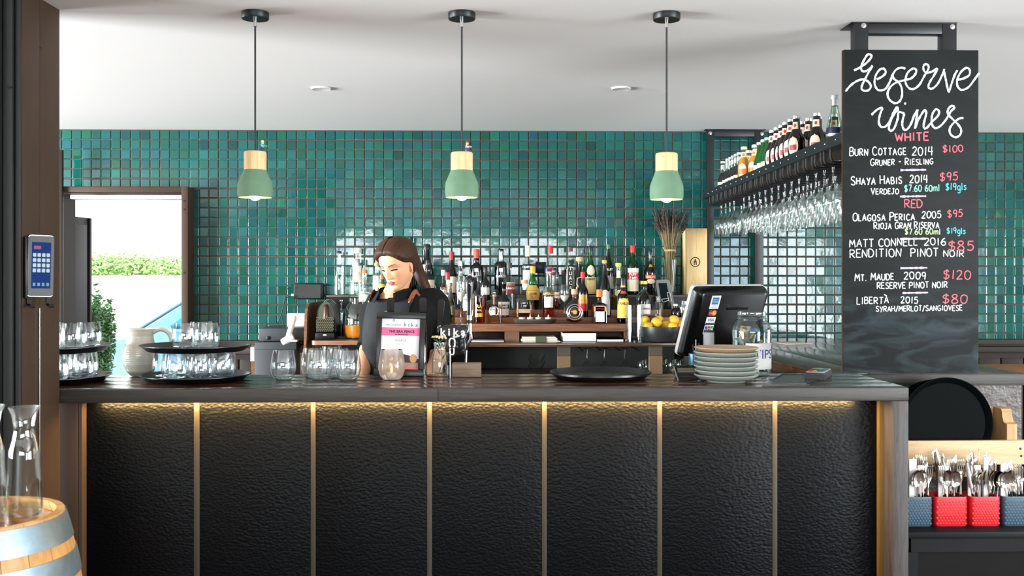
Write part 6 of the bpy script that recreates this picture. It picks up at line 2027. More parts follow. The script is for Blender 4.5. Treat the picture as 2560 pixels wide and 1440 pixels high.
tag(MB().tube([on_face(97, v_) + Vector((0.003, 0, 0)) for v_ in (770, 900, 1000, 1300)], 0.0022, 6).build('cable', M_steel), 'pale cable running down the brown pillar below the phone', 'cable')
# ---------------------------------------------------------------- hanging shelf with glass rods
YRR, YFR = 6.31, 3.63
ZR = P(1757, 497.5, 6.33).z
lr0 = PZ(1757, 497.5, ZR)
lr1 = PZ(2106, 357, ZR)
def xleft(y):
 return lr0.x + (lr1.x - lr0.x) * (y - lr0.y) / (lr1.y - lr0.y)
WR = 0.385
M_rack = mat('black rack steel', (20, 23, 25), 0.42, noise=(20, 0.15))
M_slat = wood('dark shelf slat', (58, 42, 34), (96, 72, 58), 5, 0, 0.55, 12)
rk = thing('hanging_rack', 'black steel ceiling rack holding bottles above and wine glasses below', 'rack', (0, 0, 0))
def rbox(nm, *b, m=None, bev=0.0015):
 return MB().box(*b, bev=bev).build(nm, m or M_rack, rk)
ra, rb_, rc, rd = P(1768, 0, YRR).x, P(1785, 0, YRR).x, P(1887, 0, YRR).x, P(1909, 0, YRR).x
rbox('rear_post', ra, rb_, YRR, YRR + 0.045, ZC + 0.0005, ZCEIL)
rbox('rear_post', rc, rd, YRR, YRR + 0.045, ZC + 0.0005, ZCEIL)
rbox('rear_crossbar', rb_ + 0.0005, rc - 0.0005, YRR + 0.002, YRR + 0.043, P(1830, 341, YRR).z, ZCEIL - 0.004)
rbox('ceiling_plate', ra - 0.012, rd + 0.014, YRR - 0.008, YRR + 0.05, ZCEIL - 0.0035, ZCEIL - 0.0002, bev=0.001)
fa, fb, fc, fd = P(2137, 0, YFR).x, P(2171, 0, YFR).x, P(2357, 0, YFR).x, P(2392, 0, YFR).x
zfb = 1.36
rbox('front_post', fa, fb, YFR, YFR + 0.045, zfb, ZCEIL)
rbox('front_post', fc, fd, YFR, YFR + 0.045, zfb, ZCEIL)
rbox('front_crossbar', fb + 0.0005, fc - 0.0005, YFR + 0.002, YFR + 0.043, P(2260, 84, YFR).z, ZCEIL - 0.004)
rbox('ceiling_plate', fa - 0.012, fd + 0.002, YFR - 0.002, YFR + 0.12, ZCEIL - 0.0035, ZCEIL - 0.0002, bev=0.001)
for u, v, yy in ((2159, 64, YFR), (2381, 67, YFR), (1775.5, 333, YRR), (1905, 334, YRR)):
 p = P(u, v, yy)
 s = MPP(u, yy)
 k = MB()
 rad_ = (6.5 if yy < 5 else 4.5) * s
 k.lathe([(rad_, 0), (rad_, 0.002), (rad_ * 0.62, 0.0025), (rad_ * 0.6, 0.006), (rad_ * 0.3, 0.0065), (0.001, 0.004)], 18, M=Matrix.Translation((p.x, yy, p.z)) @ Matrix.Rotation(R(90), 4, 'X'))
 k.build('bolt', M_chrome, rk)
y0r, y1r = lr1.y - 0.0, 6.35
def rail(nm, off):
 k = MB()
 xa, xb = xleft(y0r) + off, xleft(y1r) + off
 t_ = 0.03
 vs = []
 for (x, y) in ((xa, y0r), (xa + t_, y0r), (xb + t_, y1r), (xb, y1r)):
  vs += [(x, y, ZR), (x, y, ZR + 0.042)]
 k.add(vs, [(0, 2, 4, 6), (1, 7, 5, 3), (0, 1, 3, 2), (2, 3, 5, 4), (4, 5, 7, 6), (6, 7, 1, 0)])
 return k.build(nm, M_rack, rk)
rail('side_rail', 0.0)
rail('side_rail', WR)
rv = MB()
for k_ in range(20):
 y = y0r + 0.08 + k_ * 0.128
 if y < y1r - 0.03:
  rv.lathe([(0.005, 0), (0.003, 0.002)], 8, M=Matrix.Translation((xleft(y), y, ZR + 0.022)) @ Matrix.Rotation(R(-90), 4, 'Y'))
rv.build('rivets', M_steel, rk)
ZSH = ZR + 0.014
ny = 9
for k_ in range(ny):
 ya = y0r + 0.02 + (y1r - y0r - 0.04) * k_ / ny
 yb = y0r + 0.02 + (y1r - y0r - 0.04) * (k_ + 1) / ny - 0.006
 xa, xb = xleft(ya) + 0.031, xleft(yb) + 0.031
 MB().slab([(xa, ya), (xa + WR - 0.032, ya), (xb + WR - 0.032, yb), (xb, yb)], ZR + 0.002, ZSH).build('shelf_slat', M_slat, rk)
ZROD = ZR - 0.052
rows = [3.86 + 0.119 * k_ for k_ in range(20)]
rod_r = 0.0045
for y in rows:
 for dy in (-0.040, 0.040):
  yy = y + dy
  xa = xleft(yy) + 0.012
  xb = xa + WR + 0.006
  MB().tube([(xa, yy, ZR + 0.001), (xa, yy, ZROD + 0.018), (xa + 0.006, yy, ZROD + 0.005), (xa + 0.018, yy, ZROD), (xb - 0.018, yy, ZROD), (xb - 0.006, yy, ZROD + 0.005), (xb, yy, ZROD + 0.018), (xb, yy, ZR + 0.001)], rod_r, 8).build('glass_rod', M_rack, rk)
# hanging wine glasses: three to a row
HG = 0.192
G_wine = glass('wine glass', (0.96, 0.975, 0.97), refl=1.7, density=1.3)
def hanging_glass():
 r, h = 0.0445, HG
 s = 0.46 * h
 out = [(0.0005, 0), (r * 1.02, 0.0), (r * 1.02, 0.0016), (r * 0.3, 0.0045), (0.006, 0.010), (0.0042, 0.022), (0.0042, s - 0.014), (0.0075, s - 0.003), (r * 0.5, s + 0.07 * h), (r * 0.88, s + 0.17 * h), (r, s + 0.28 * h), (r * 0.97, s + 0.38 * h), (r * 0.82, h)]
 inn = [(r * 0.80, h), (r * 0.95, s + 0.38 * h), (r * 0.975, s + 0.28 * h), (r * 0.85, s + 0.17 * h), (r * 0.45, s + 0.075 * h), (0.0005, s + 0.015 * h)]
 return [(a, -z) for a, z in out + inn]
proto = None
for i, y in enumerate(reversed(rows)):
 for j in range(3):
  x = xleft(y) + 0.075 + 0.125 * j
  # a few gaps, as in the photograph
  if (i, j) in ((1, 1), (3, 2), (4, 0), (7, 1)):
   continue
  loc = (x, y + 0.006 * math.sin(i * 5 + j * 3), ZROD + 0.0055 + 0.0002)
  if proto is None:
   proto = thing('wine_glass', 'x', 'wine glass', loc, 0, 'wine glasses hanging from the rack')
   MB().lathe(hanging_glass(), 32, caps=False).build('glass_bowl', G_wine, proto)
   o = proto
  else:
   o = dup(proto, loc, 0.4 * j)
  # the foot lies on the rods: turn so the profile hangs down from it
  o.location.z += 0.003
  o['label'] = 'wine glass hanging upside down, %s row from the tiled wall, %s' % (ORD[i], ['on the bar side', 'middle of the row', 'on the far right side'][j])

# ---------------------------------------------------------------- bottles on the rack
def soda(h, r, kind):
 """one standing soft-drink bottle; kind picks glass, filling, cap and labels"""
 T = thing('soda_bottle', 'x', 'bottle', (0, 0, 0), 0, 'x')
 if kind in ('ginger', 'diet'):
  pr = [(0.9, 0), (1, 0.02), (1, 0.5), (0.94, 0.57), (0.7, 0.66), (0.5, 0.74), (0.43, 0.82), (0.42, 1.0)]
  gm, lq = mat('dark brown bottle', (16, 9, 7), 0.07, spec=0.6), None
 elif kind == 'orange':
  pr = [(0.9, 0), (1, 0.02), (1, 0.5), (0.94, 0.57), (0.7, 0.66), (0.5, 0.74), (0.43, 0.82), (0.42, 1.0)]
  gm, lq = G_clear, mat('orange soda', (224, 142, 24), 0.3, trans=0.25)
 elif kind == 'green':
  pr = [(0.9, 0), (1, 0.02), (1, 0.45), (0.9, 0.55), (0.62, 0.68), (0.45, 0.78), (0.42, 0.92), (0.48, 0.93), (0.48, 1.0)]
  gm, lq = mat('green bottle', (8, 70, 22), 0.08, spec=0.6), None
 elif kind == 'cola':
  pr = [(0.9, 0), (1, 0.02), (0.98, 0.4), (0.85, 0.5), (0.6, 0.64), (0.45, 0.76), (0.42, 1.0)]
  gm, lq = G_clear, mat('dark cola', (12, 7, 6), 0.08)
 else:
  pr = [(0.9, 0), (1, 0.02), (1, 0.45), (0.9, 0.56), (0.6, 0.72), (0.42, 0.84), (0.40, 0.97), (0.43, 1.0)]
  gm, lq = glass('clear dark-tint glass', (0.6, 0.7, 0.62), refl=1.4), None
 prof = [(a * r, z * h * 0.965) for a, z in pr]
 MB().lathe(prof, 24).build('glass_body', gm, T)
 if lq:
  lim = {'orange': 0.75, 'cola': 0.74}[kind]
  lp = [(a * r * 0.93, max(0.004, z * h * 0.965)) for a, z in pr if z <= lim]
  MB().lathe(lp, 20).build('drink', lq, T)
 cm_ = {'green': SIL, 'ginger': SIL, 'diet': SIL, 'orange': paint((226, 214, 190)), 'cola': SIL, 'tonic': mat('pale foil', (176, 182, 180), 0.45, 0.2)}[kind]
 rn = prof[-1][0]
 MB().lathe([(rn * 1.1, h * 0.925), (rn * 1.14, h * 0.93), (rn * 1.12, h * 0.99), (rn * 0.9, h)], 16).build('cap', cm_, T)
 ang = -R(38)
 def lab(z0, z1, half, m, oval=False, rr=1.0):
  vs, fs = [], []
  nn, rws = 12, 8
  for j in range(rws + 1):
   w_ = half * (math.sqrt(max(0, 1 - (2 * j / rws - 1) ** 2)) + 0.02) if oval else half
   for i in range(nn + 1):
    t_ = -PI / 2 + ang + w_ * (-1 + 2 * i / nn)
    zf = z0 + (z1 - z0) * j / rws
    R_ = r
    for a in range(len(pr) - 1):
     if pr[a][1] <= zf <= pr[a + 1][1]:
      R_ = r * (pr[a][0] + (pr[a + 1][0] - pr[a][0]) * (zf - pr[a][1]) / max(1e-6, pr[a + 1][1] - pr[a][1]))
    R_ = R_ + 0.0006 * rr
    vs.append((R_ * math.cos(t_), R_ * math.sin(t_), zf * h * 0.965))
  for j in range(rws):
   for i in range(nn):
    a = j * (nn + 1) + i
    fs.append((a, a + 1, a + nn + 2, a + nn + 1))
  k = MB()
  k.add(vs, fs)
  return k.build('label', m, T, fix=False)
 if kind == 'ginger':
  lab(0.17, 0.58, 0.66, CRM, True)
  lab(0.29, 0.40, 0.44, RED, False, 2.0)
  lab(0.74, 0.89, 0.95, CRM)
  lab(0.78, 0.86, 0.36, RED, True, 2.0)
 elif kind == 'diet':
  lab(0.17, 0.58, 0.66, paint((176, 178, 96)), True)
  lab(0.29, 0.40, 0.6, MAR, False, 2.0)
  lab(0.74, 0.89, 0.95, CRM)
  lab(0.78, 0.86, 0.36, RED, True, 2.0)
 elif kind == 'orange':
  lab(0.17, 0.58, 0.66, CRM, True)
  lab(0.27, 0.42, 0.6, ORG, False, 2.0)
  lab(0.74, 0.88, 1.3, paint((240, 214, 160)))
  lab(0.77, 0.86, 0.5, ORG, True, 2.0)
 elif kind == 'green':
  lab(0.1, 0.42, 1.0, CRM)
  lab(0.2, 0.3, 0.8, GRN, False, 2.0)
 elif kind == 'cola':
  lab(0.1, 0.34, 1.1, CRM)
  lab(0.16, 0.26, 0.8, BLK, False, 2.0)
  lab(0.76, 0.90, 1.2, SIL)
 else:
  lab(0.06, 0.5, 1.4, mat('navy silver label', (40, 46, 70), 0.35, 0.4))
  for z in (0.14, 0.24, 0.36):
   lab(z, z + 0.04, 1.2, SIL, False, 2.0)
  lab(0.86, 0.99, 3.0, SIL)
 return T
RB = []
kinds = {'cola': (0.193, 0.031, 'small dark cola bottle with clear neck'), 'orange': (0.212, 0.036, 'orange soda bottle with white label'), 'green': (0.212, 0.033, 'green soda bottle with silver crown cap'), 'ginger': (0.222, 0.037, 'dark ginger beer bottle with red-cream label'), 'diet': (0.222, 0.037, 'dark ginger beer bottle with olive label'), 'tonic': (0.275, 0.036, 'tall clear tonic bottle with navy label')}
spots = {'cola': [(0.0, 0), (0.07, 0), (0.14, 0), (0.21, 0), (0.28, 0), (0.35, 0), (0.42, 0), (0.03, 1), (0.10, 1)],
         }
protos = {}
counts = {}
def put(kind, u, v, dz=0.0):
 h, r, desc = kinds[kind]
 p = PZ(u, v, ZSH + h)
 RB.append((kind, p.x, p.y))
cola = [(1786, 403), (1792, 400), (1798, 396.5), (1804, 392.5), (1810, 389), (1816, 385), (1823, 381)]
orange = [(1831, 376), (1840, 372), (1850, 367), (1862, 376), (1870, 372.5), (1878, 368), (1887, 362)]
green = [(1899, 356), (1909, 349), (1919, 344)]
ginger = [(1931, 325), (1942, 318.5), (1954, 312), (1964, 305), (1977, 297), (1990, 289), (2005, 303), (2017, 295), (2028, 288.5), (2042, 282)]
diet = [(2060, 291), (2073, 284)]
tonic = [(2087, 238), (2101, 231), (2113, 226)]
for kd, lst in (('cola', cola), ('orange', orange), ('green', green), ('ginger', ginger), ('diet', diet), ('tonic', tonic)):
 for (u, v) in lst:
  put(kd, u, v)
placed = []
for kind, x, y in RB:
 h, r, desc = kinds[kind]
 x = min(max(x, xleft(y) + 0.034 + r), xleft(y) + WR - 0.004 - r)
 y = min(max(y, y0r + 0.045), 6.26)
 for _ in range(120):
  moved = False
  for (x2, y2, r2) in placed:
   d = math.hypot(x - x2, y - y2)
   if d < r + r2 + 0.002:
    if y - 0.006 > y0r + 0.045 and x > xleft(y) + WR - 0.01 - r:
     y -= 0.006
    else:
     x += 0.004
    moved = True
  if not moved:
   break
 placed.append((x, y, r))
 if kind not in protos:
  protos[kind] = soda(h, r, kind)
  o = protos[kind]
  o.location = (x, y, ZSH + 0.0005)
 else:
  o = dup(protos[kind], (x, y, ZSH + 0.0005), 0.15 * math.sin(len(placed) * 7))
 counts[kind] = counts.get(kind, 0) + 1
 o['label'] = '%s on the rack, %s from the tiles' % (desc, ORD[counts[kind] - 1])
 o['group'] = {'cola': 'small cola bottles on the rack', 'orange': 'orange soda bottles on the rack', 'green': 'green soda bottles on the rack', 'ginger': 'ginger beer bottles on the rack', 'diet': 'olive-label ginger beer bottles on the rack', 'tonic': 'tonic bottles on the rack'}[kind]

# ---------------------------------------------------------------- chalkboard
YCB = 3.595
bl, br = P(2110, 0, YCB).x, P(2447, 0, YCB).x
bz0, bz1 = P(2280, 934, YCB).z, P(2280, 124, YCB).z
m, t, out = _new('chalkboard slate')
b = t.nodes.new('ShaderNodeBsdfPrincipled')
t.links.new(b.outputs[0], out.inputs[0])
b.inputs['Roughness'].default_value = 0.65
b.inputs['Specular IOR Level'].default_value = 0.25
tc = t.nodes.new('ShaderNodeTexCoord')
mp = t.nodes.new('ShaderNodeMapping')
mp.inputs['Scale'].default_value = (1.0, 1.0, 3.2)
mp.inputs['Rotation'].default_value = (0, R(12), 0)
n1_ = t.nodes.new('ShaderNodeTexNoise')
n1_.inputs['Scale'].default_value = 5.5
n1_.inputs['Detail'].default_value = 8
n1_.inputs['Distortion'].default_value = 1.2
t.links.new(tc.outputs['Object'], mp.inputs[0])
t.links.new(mp.outputs[0], n1_.inputs['Vector'])
# chalk dust left by wiping, thicker on the lower part of the board
sep = t.nodes.new('ShaderNodeSeparateXYZ')
t.links.new(tc.outputs['Object'], sep.inputs[0])
mr = t.nodes.new('ShaderNodeMapRange')
mr.interpolation_type = 'SMOOTHSTEP'
mr.inputs['From Min'].default_value = 0.36
mr.inputs['From Max'].default_value = 0.16
mr.inputs['To Min'].default_value = 0.12
mr.inputs['To Max'].default_value = 1.0
t.links.new(sep.outputs['Z'], mr.inputs['Value'])
cr = t.nodes.new('ShaderNodeValToRGB')
cr.color_ramp.elements[0].position = 0.42
cr.color_ramp.elements[1].position = 0.75
t.links.new(n1_.outputs['Fac'], cr.inputs[0])
ml = t.nodes.new('ShaderNodeMath')
ml.operation = 'MULTIPLY'
t.links.new(cr.outputs[0], ml.inputs[0])
t.links.new(mr.outputs[0], ml.inputs[1])
mxc = t.nodes.new('ShaderNodeMixRGB')
mxc.inputs[1].default_value = srgb(13, 17, 17)
mxc.inputs[2].default_value = srgb(50, 63, 66)
t.links.new(ml.outputs[0], mxc.inputs[0])
t.links.new(mxc.outputs[0], b.inputs['Base Color'])
M_slateb = m
CB = thing('chalkboard', 'tall black chalkboard listing reserve wines, hung at the bar end', 'chalkboard', ((bl + br) / 2, YCB, bz0))
hwb = (br - bl) / 2
MB().box(-hwb + 0.001, hwb - 0.001, 0, 0.016, 0.001, bz1 - bz0 - 0.001, 0.001).build('board_face', M_slateb, CB)
MB().box(-hwb, hwb, 0.0165, 0.026, 0, bz1 - bz0, 0.001).build('board_backing', M_brown, CB)
for u in (2148, 2376):
 MB().box(P(u, 0, YCB).x - CB.location.x - 0.01, P(u, 0, YCB).x - CB.location.x + 0.01, 0.0262, YFR - YCB - 0.0005, 0.5, 0.53).build('hanging_bracket', M_black, CB)
def chalk_mat(nm, c):
 return mat('chalk ' + nm, c, 0.9, noise=(420, 0.35))
CH_w, CH_p, CH_c, CH_l, CH_g, CH_v = chalk_mat('white', (236, 238, 234)), chalk_mat('pink', (246, 112, 122)), chalk_mat('cyan', (86, 206, 226)), chalk_mat('lime', (196, 226, 160)), chalk_mat('mint', (150, 236, 206)), chalk_mat('lilac', (206, 186, 226))
crn = random.Random(17)
def cb(u, v):
 """a mark at photo position (u, v) as board coordinates"""
 p = P(u, v, YCB)
 return (p.x - CB.location.x, p.z - bz0)
def ribbon(mb, pts, w, y=-0.0006, jit=0.12):
 n = len(pts)
 vs, fs = [], []
 for i, (x, z) in enumerate(pts):
  a, c = pts[max(0, i - 1)], pts[min(n - 1, i + 1)]
  dx, dz = c[0] - a[0], c[1] - a[1]
  l = math.hypot(dx, dz) or 1
  ww = w / 2 * (1 + crn.uniform(-jit, jit))
  yy = y - 2.5e-6 * (len(mb.v) // 2 + i)
  vs += [(x - dz / l * ww, yy, z + dx / l * ww), (x + dz / l * ww, yy, z - dx / l * ww)]
 for i in range(n - 1):
  fs.append((2 * i, 2 * i + 1, 2 * i + 3, 2 * i + 2))
 mb.add(vs, fs)
def sm2(pts, k=7):
 q = smooth_path([Vector((a, b, 0)) for a, b in pts], k)
 return [(p.x, p.y) for p in q]
MPB = MPP(2280, YCB)
def script(strokes, name, width=5.4):
 k = MB()
 for st in strokes:
  pts = [cb(2080 + a / 3.0, 40 + b / 3.0) for a, b in st]
  ribbon(k, sm2(pts), width * 0.9 * MPB, jit=0.25)
 return k.build(name, CH_w, CB, smooth=0, fix=False)
script([[(165, 408), (225, 378), (275, 335), (296, 303), (286, 289), (264, 292), (240, 330), (218, 382), (226, 412), (252, 414), (284, 395), (303, 374), (280, 412), (250, 468), (225, 520), (222, 548), (245, 562), (275, 555), (291, 526), (272, 494), (236, 476), (190, 486), (140, 520), (101, 566)],
  [(335, 476), (375, 455), (402, 425), (388, 396), (356, 404), (326, 450), (319, 510), (345, 555), (395, 550), (430, 500), (452, 445), (480, 403), (520, 388), (549, 396)],
  [(452, 440), (462, 470), (500, 500), (521, 540), (524, 595), (506, 640), (470, 654), (432, 630), (415, 588), (430, 542), (470, 505), (540, 482), (592, 468), (626, 432), (628, 402), (602, 396), (564, 430), (549, 490), (570, 536), (607, 549), (652, 518), (690, 452), (722, 396), (716, 366), (692, 366), (683, 392), (700, 424), (744, 420), (788, 396), (762, 448), (730, 500), (722, 534), (748, 546), (790, 510), (826, 440), (842, 398)],
  [(836, 402), (852, 480), (873, 568), (892, 516), (918, 444), (938, 408)],
  [(936, 480), (982, 470), (1026, 445), (1031, 406), (1006, 390), (966, 420), (937, 478), (941, 530), (972, 555), (1022, 534), (1070, 472), (1102, 428)]], 'chalk_lettering')
script([[(296, 742), (336, 704), (376, 690), (360, 738), (350, 792), (366, 830), (402, 828), (434, 786), (462, 722), (486, 684), (494, 704), (472, 726), (438, 790), (426, 842), (442, 862), (468, 838), (492, 770), (500, 722), (542, 732)],
  [(542, 732), (526, 800), (536, 848), (562, 850), (592, 808), (616, 744), (640, 704)],
  [(642, 702), (632, 770), (622, 842), (650, 772), (692, 708), (706, 728), (692, 788), (686, 832), (706, 842), (752, 790), (792, 750), (802, 716), (778, 700), (752, 738), (746, 800), (768, 840), (808, 828), (852, 780), (888, 718), (916, 690), (902, 674), (876, 690), (866, 732), (902, 772), (942, 812), (966, 850), (960, 890), (926, 910), (890, 890), (880, 852), (902, 812), (948, 772), (984, 764)],
  [(545, 652), (550, 662)], [(541, 656), (554, 658)]], 'chalk_lettering')
# single-stroke hand capitals on a 10-high grid
GL = {
'A': (7, '0,0 3.5,10 7,0|1.4,3.6 5.8,3.6'), 'B': (6, '0,0 0,10|0,10 ~4,9.8 5,8 4,5.6 0,5.2|0,5.2 ~4.6,5 6,2.8 4.4,.3 0,0'), 'C': (6.5, '~6.3,8.4 4,10 1,8.6 0,5 1,1.4 4,0 6.5,1.6'),
'D': (6.5, '0,0 0,10|0,10 ~4,9.6 6.5,6.4 6.3,3.4 4,.4 0,0'), 'E': (5.6, '5.4,10 0,10 0,0 5.6,0|0,5.2 4.6,5.2'), 'F': (5.4, '5.4,10 0,10 0,0|0,5.2 4.4,5.2'), 'G': (7, '~6.4,8.6 4,10 1,8.4 0,5 1.2,1.2 4,0 6.4,1.6 6.8,4.4|4,4.4 7.2,4.4'),
'H': (6.6, '0,0 0,10|6.4,0 6.4,10|0,5 6.4,5'), 'I': (2.6, '1.3,0 1.3,10'), 'J': (5.4, '1.4,10 5.4,10|3.8,10 ~3.9,3 3,.4 1.4,0 0,1.6'), 'L': (5, '0,10 0,0 5,0'), 'M': (8, '0,0 1,10 4,3.4 7,10 8,0'),
'N': (6.6, '0,0 0.2,10 6.2,0 6.6,10'), 'O': (7, '~3.4,10 .8,8.4 0,5 .9,1.4 3.6,0 6.2,1.6 7,5 6,8.6 3.4,10'), 'P': (6, '0,0 0,10|0,10 ~4.4,9.8 6,7.6 4.6,5.2 0,4.6'), 'R': (6.2, '0,0 0,10|0,10 ~4.6,9.7 5.8,7.6 4.4,5.4 0,4.8|1.8,4.8 6.2,0'),
'S': (5.8, '~5.6,8.6 3.6,10 .8,9 .6,6.6 3,5.2 5.4,3.6 5.2,1 2.6,0 0,1.4'), 'T': (6.4, '0,10 6.4,10|3.2,10 3.2,0'), 'U': (6.4, '0,10 ~0,3 1.4,.4 3.4,0 5.4,1 6.2,4 6.4,10'), 'V': (6.6, '0,10 3.2,0 6.6,10'), 'W': (9, '0,10 2.2,0 4.4,8 6.6,0 9,10'), 'Y': (6.4, '0,10 3.2,5|6.4,10 2.6,-1'),
'0': (5.8, '~2.9,10 .6,8.4 0,5 .8,1.6 2.9,0 5,1.6 5.8,5 5.2,8.4 2.9,10'), '1': (2.6, '1.4,10 1.2,0'), '2': (5.6, '~.4,8 2.4,10 4.8,9 4.8,6.4 2.4,3 0,0|0,0 5.6,.3'), '4': (5.8, '1.2,10 0,4 5.8,4.2|4.6,10 4.2,-.4'), '5': (5.4, '5.2,10 1,9.8 .6,5.6|.6,5.6 ~3.2,6.4 5.4,4 4.6,1 2.4,0 0,1'), '6': (5.4, '~4.6,10 1.6,7.4 0,3.6 .8,.8 2.8,0 5,1.4 5,4 3,5.4 .4,3.6'), '7': (5.4, '0,10 5.4,10 1.8,0'), '8': (5.6, '~2.8,5.4 .6,7.4 1.4,9.6 3.6,10 5,8.4 3.6,6 1,4 0,2 1.4,0 4,.2 5.4,2.2 4.2,4.4 2.8,5.4'), '9': (5.4, '~5,7.6 3.4,10 .8,9.2 .2,6.4 1.8,4.8 4.2,5.6 5,7.8|5,8 4,0'),
'$': (6, '~5.4,8.4 3.4,9.6 .8,8.4 1,6.2 3.2,5.2 5.4,3.8 4.8,1.4 2.6,.4 .2,1.8|3.4,11 2.4,-1'), '.': (1.6, '.4,0 1,.6'), '-': (5, '.6,5 4.4,5.2'), '/': (4.6, '0,-1 4.6,11'),
'm': (8, '0,0 0,6.4|0,4 ~1.4,6.2 3.2,6.4 3.8,5 3.8,0|3.8,4 ~5.2,6.2 7,6.4 7.6,5 7.6,0'), 'l': (1.8, '.8,10.5 .8,0'), 'g': (5, '~4.6,5.6 2.4,6.6 .2,4.6 .6,1.2 2.6,.2 4.6,2.4|4.8,6.4 ~4.8,0 4.4,-3 2.4,-4.2 .4,-3'), 's': (4, '~3.8,5.6 2,6.6 .4,5.4 2,3.8 3.8,2 2,0 0,1'), '`': (0, '-3,13.4 -1.6,11.8'), "'": (2, '1,10 .6,7'),
}
def stroke_text(mb, s, u0, u1, v, cap, width, small=0.82, slope=0.0):
 """hand lettering from u0 to u1 on a baseline at v (photo pixels); first letters of words stand taller"""
 total = 0.0
 items = []
 newword = True
 for ch in s:
  if ch == ' ':
   total += 5.2
   items.append((None, 5.2, 1))
   newword = True
   continue
  up = ch.startswith('^')
  g = GL[ch]
  sc = 1.0 if (newword or ch.isdigit() or ch in '$./-' or small >= 1) else small
  items.append((ch, g[0] * sc + 2.3, sc))
  total += g[0] * sc + (2.3 if g[0] else 0)
  newword = False
 kx = (u1 - u0) / (total - 2.3)
 kz = cap / 10.0
 x = u0
 for ch, wdt, sc in items:
  if ch:
   jz_ = crn.uniform(-0.5, 0.5)
   rot_ = crn.uniform(-0.05, 0.05)
   for st in GL[ch][1].split('|'):
    pts = []
    smooth_from = None
    for i, tok in enumerate(st.split()):
     if '~' in tok:
      smooth_from = i
      tok = tok.replace('~', '')
     a, b_ = tok.split(',')
     a, b_ = float(a) * sc, float(b_) * sc + jz_
     pts.append((x + (a + rot_ * b_) * kx, v - b_ * kz - slope * (x - u0)))
    P2 = [cb(a, b_) for a, b_ in pts]
    P2 = sm2(P2, 5) if smooth_from is not None else [tuple(q) for q in sm2_lin(P2, 3)]
    ribbon(mb, P2, width * 0.82 * MPB, jit=0.18)
  x += (wdt if ch is None or GL[ch][0] else 0) * kx
def sm2_lin(pts, k):
 out = []
 for i in range(len(pts) - 1):
  for j in range(k):
   t_ = j / k
   out.append((pts[i][0] + (pts[i + 1][0] - pts[i][0]) * t_, pts[i][1] + (pts[i + 1][1] - pts[i][1]) * t_))
 out.append(pts[-1])
 return out
LINES = [
 ('WHITE', 2239, 2321, 353, 20, 4.2, CH_p, 1.0, 0.02), ('BURN COTTAGE', 2124, 2265, 389, 21, 3.0, CH_w, 0.8, 0.01), ('2014', 2280, 2332, 388, 21, 3.0, CH_w, 1, 0), ('$100', 2357, 2407, 381, 17, 3.0, CH_p, 1, 0.02),
 ('GRUNER - RIESLING', 2176, 2332, 414, 17, 2.8, CH_w, 0.82, 0.02), ('SHAYA HABIS', 2128, 2254, 462, 21, 3.2, CH_w, 0.78, 0.02), ('2014', 2274, 2319, 457, 19, 3.2, CH_w, 1, 0.02), ('$95', 2350, 2393, 452, 20, 3.0, CH_p, 1, 0.04),
 ('VERDEJO', 2178, 2246, 486, 16, 2.8, CH_w, 0.82, 0.02), ('$7.60 60ml', 2261, 2348, 479, 16, 2.8, CH_g, 1, 0.01), ('$19gls', 2364, 2415, 475, 17, 2.8, CH_c, 1, 0), ('RED', 2262, 2305, 519, 20, 3.2, CH_p, 1, 0),
 ('OLAGOSA PERICA', 2132, 2286, 553, 20, 3.2, CH_w, 0.78, 0.02), ('2005', 2304, 2352, 545, 17, 3.0, CH_w, 1, 0.01), ('$95', 2369, 2405, 543, 18, 3.0, CH_p, 1, 0.02), ('RIOJA GRAN RISERVA', 2185, 2347, 573, 17, 2.8, CH_w, 0.85, 0.02),
 ('$7.60 60ml', 2262, 2350, 586, 14, 2.8, CH_l, 1, 0), ('$19gls', 2367, 2413, 584, 14, 2.6, CH_c, 1, 0), ('MATT CONNELL', 2124, 2293, 618, 19, 3.0, CH_w, 1.0, 0.03), ('2016', 2310, 2364, 613, 18, 3.0, CH_w, 1, 0), ('$85', 2371, 2433, 627, 23, 3.4, CH_p, 1, 0.04),
 ('RENDITION', 2125, 2252, 644, 20, 3.0, CH_w, 1, 0.02), ('PINOT', 2277, 2345, 642, 20, 3.0, CH_w, 1, 0.01), ('NOIR', 2359, 2409, 642, 16, 3.0, CH_w, 1, 0), ('MT. MAUDE', 2137, 2234, 702, 18, 3.0, CH_w, 0.85, 0.03), ('2009', 2260, 2314, 698, 18, 3.0, CH_w, 1, 0), ('$120', 2358, 2426, 698, 22, 3.2, CH_p, 1, 0),
 ('RESERVE PINOT NOIR', 2193, 2368, 721, 15, 2.8, CH_w, 1, 0.01), ('LIBERTA', 2142, 2221, 760, 18, 2.8, CH_w, 0.9, 0.02), ('2015', 2252, 2294, 758, 16, 2.8, CH_w, 1, 0), ('$80', 2356, 2417, 759, 22, 3.2, CH_p, 1, 0.01), ('SYRAH/MERLOT/SANGIOVESE', 2190, 2405, 779, 13, 2.6, CH_w, 1, 0.015)]
for s, u0, u1, v, cap, wd, mm_, sml, slp in LINES:
 k = MB()
 stroke_text(k, s, u0, u1, v, cap, wd, sml, slp)
 if s == 'LIBERTA':
  ribbon(k, [cb(2210, 736), cb(2217, 740)], 2.6 * MPB)
 k.build('chalk_lettering', mm_, CB, smooth=0, fix=False)
for a, b_, v in ((2251, 2315, 425), (2250, 2315, 491), (2250, 2315, 597), (2251, 2318, 670), (2256, 2320, 732)):
 k = MB()
 ribbon(k, sm2_lin([cb(a, v + 0.5), cb((a + b_) / 2, v), cb(b_, v - 0.5)], 8), 4.6 * MPB, jit=0.35)
 k.build('chalk_rule', CH_v, CB, smooth=0, fix=False)
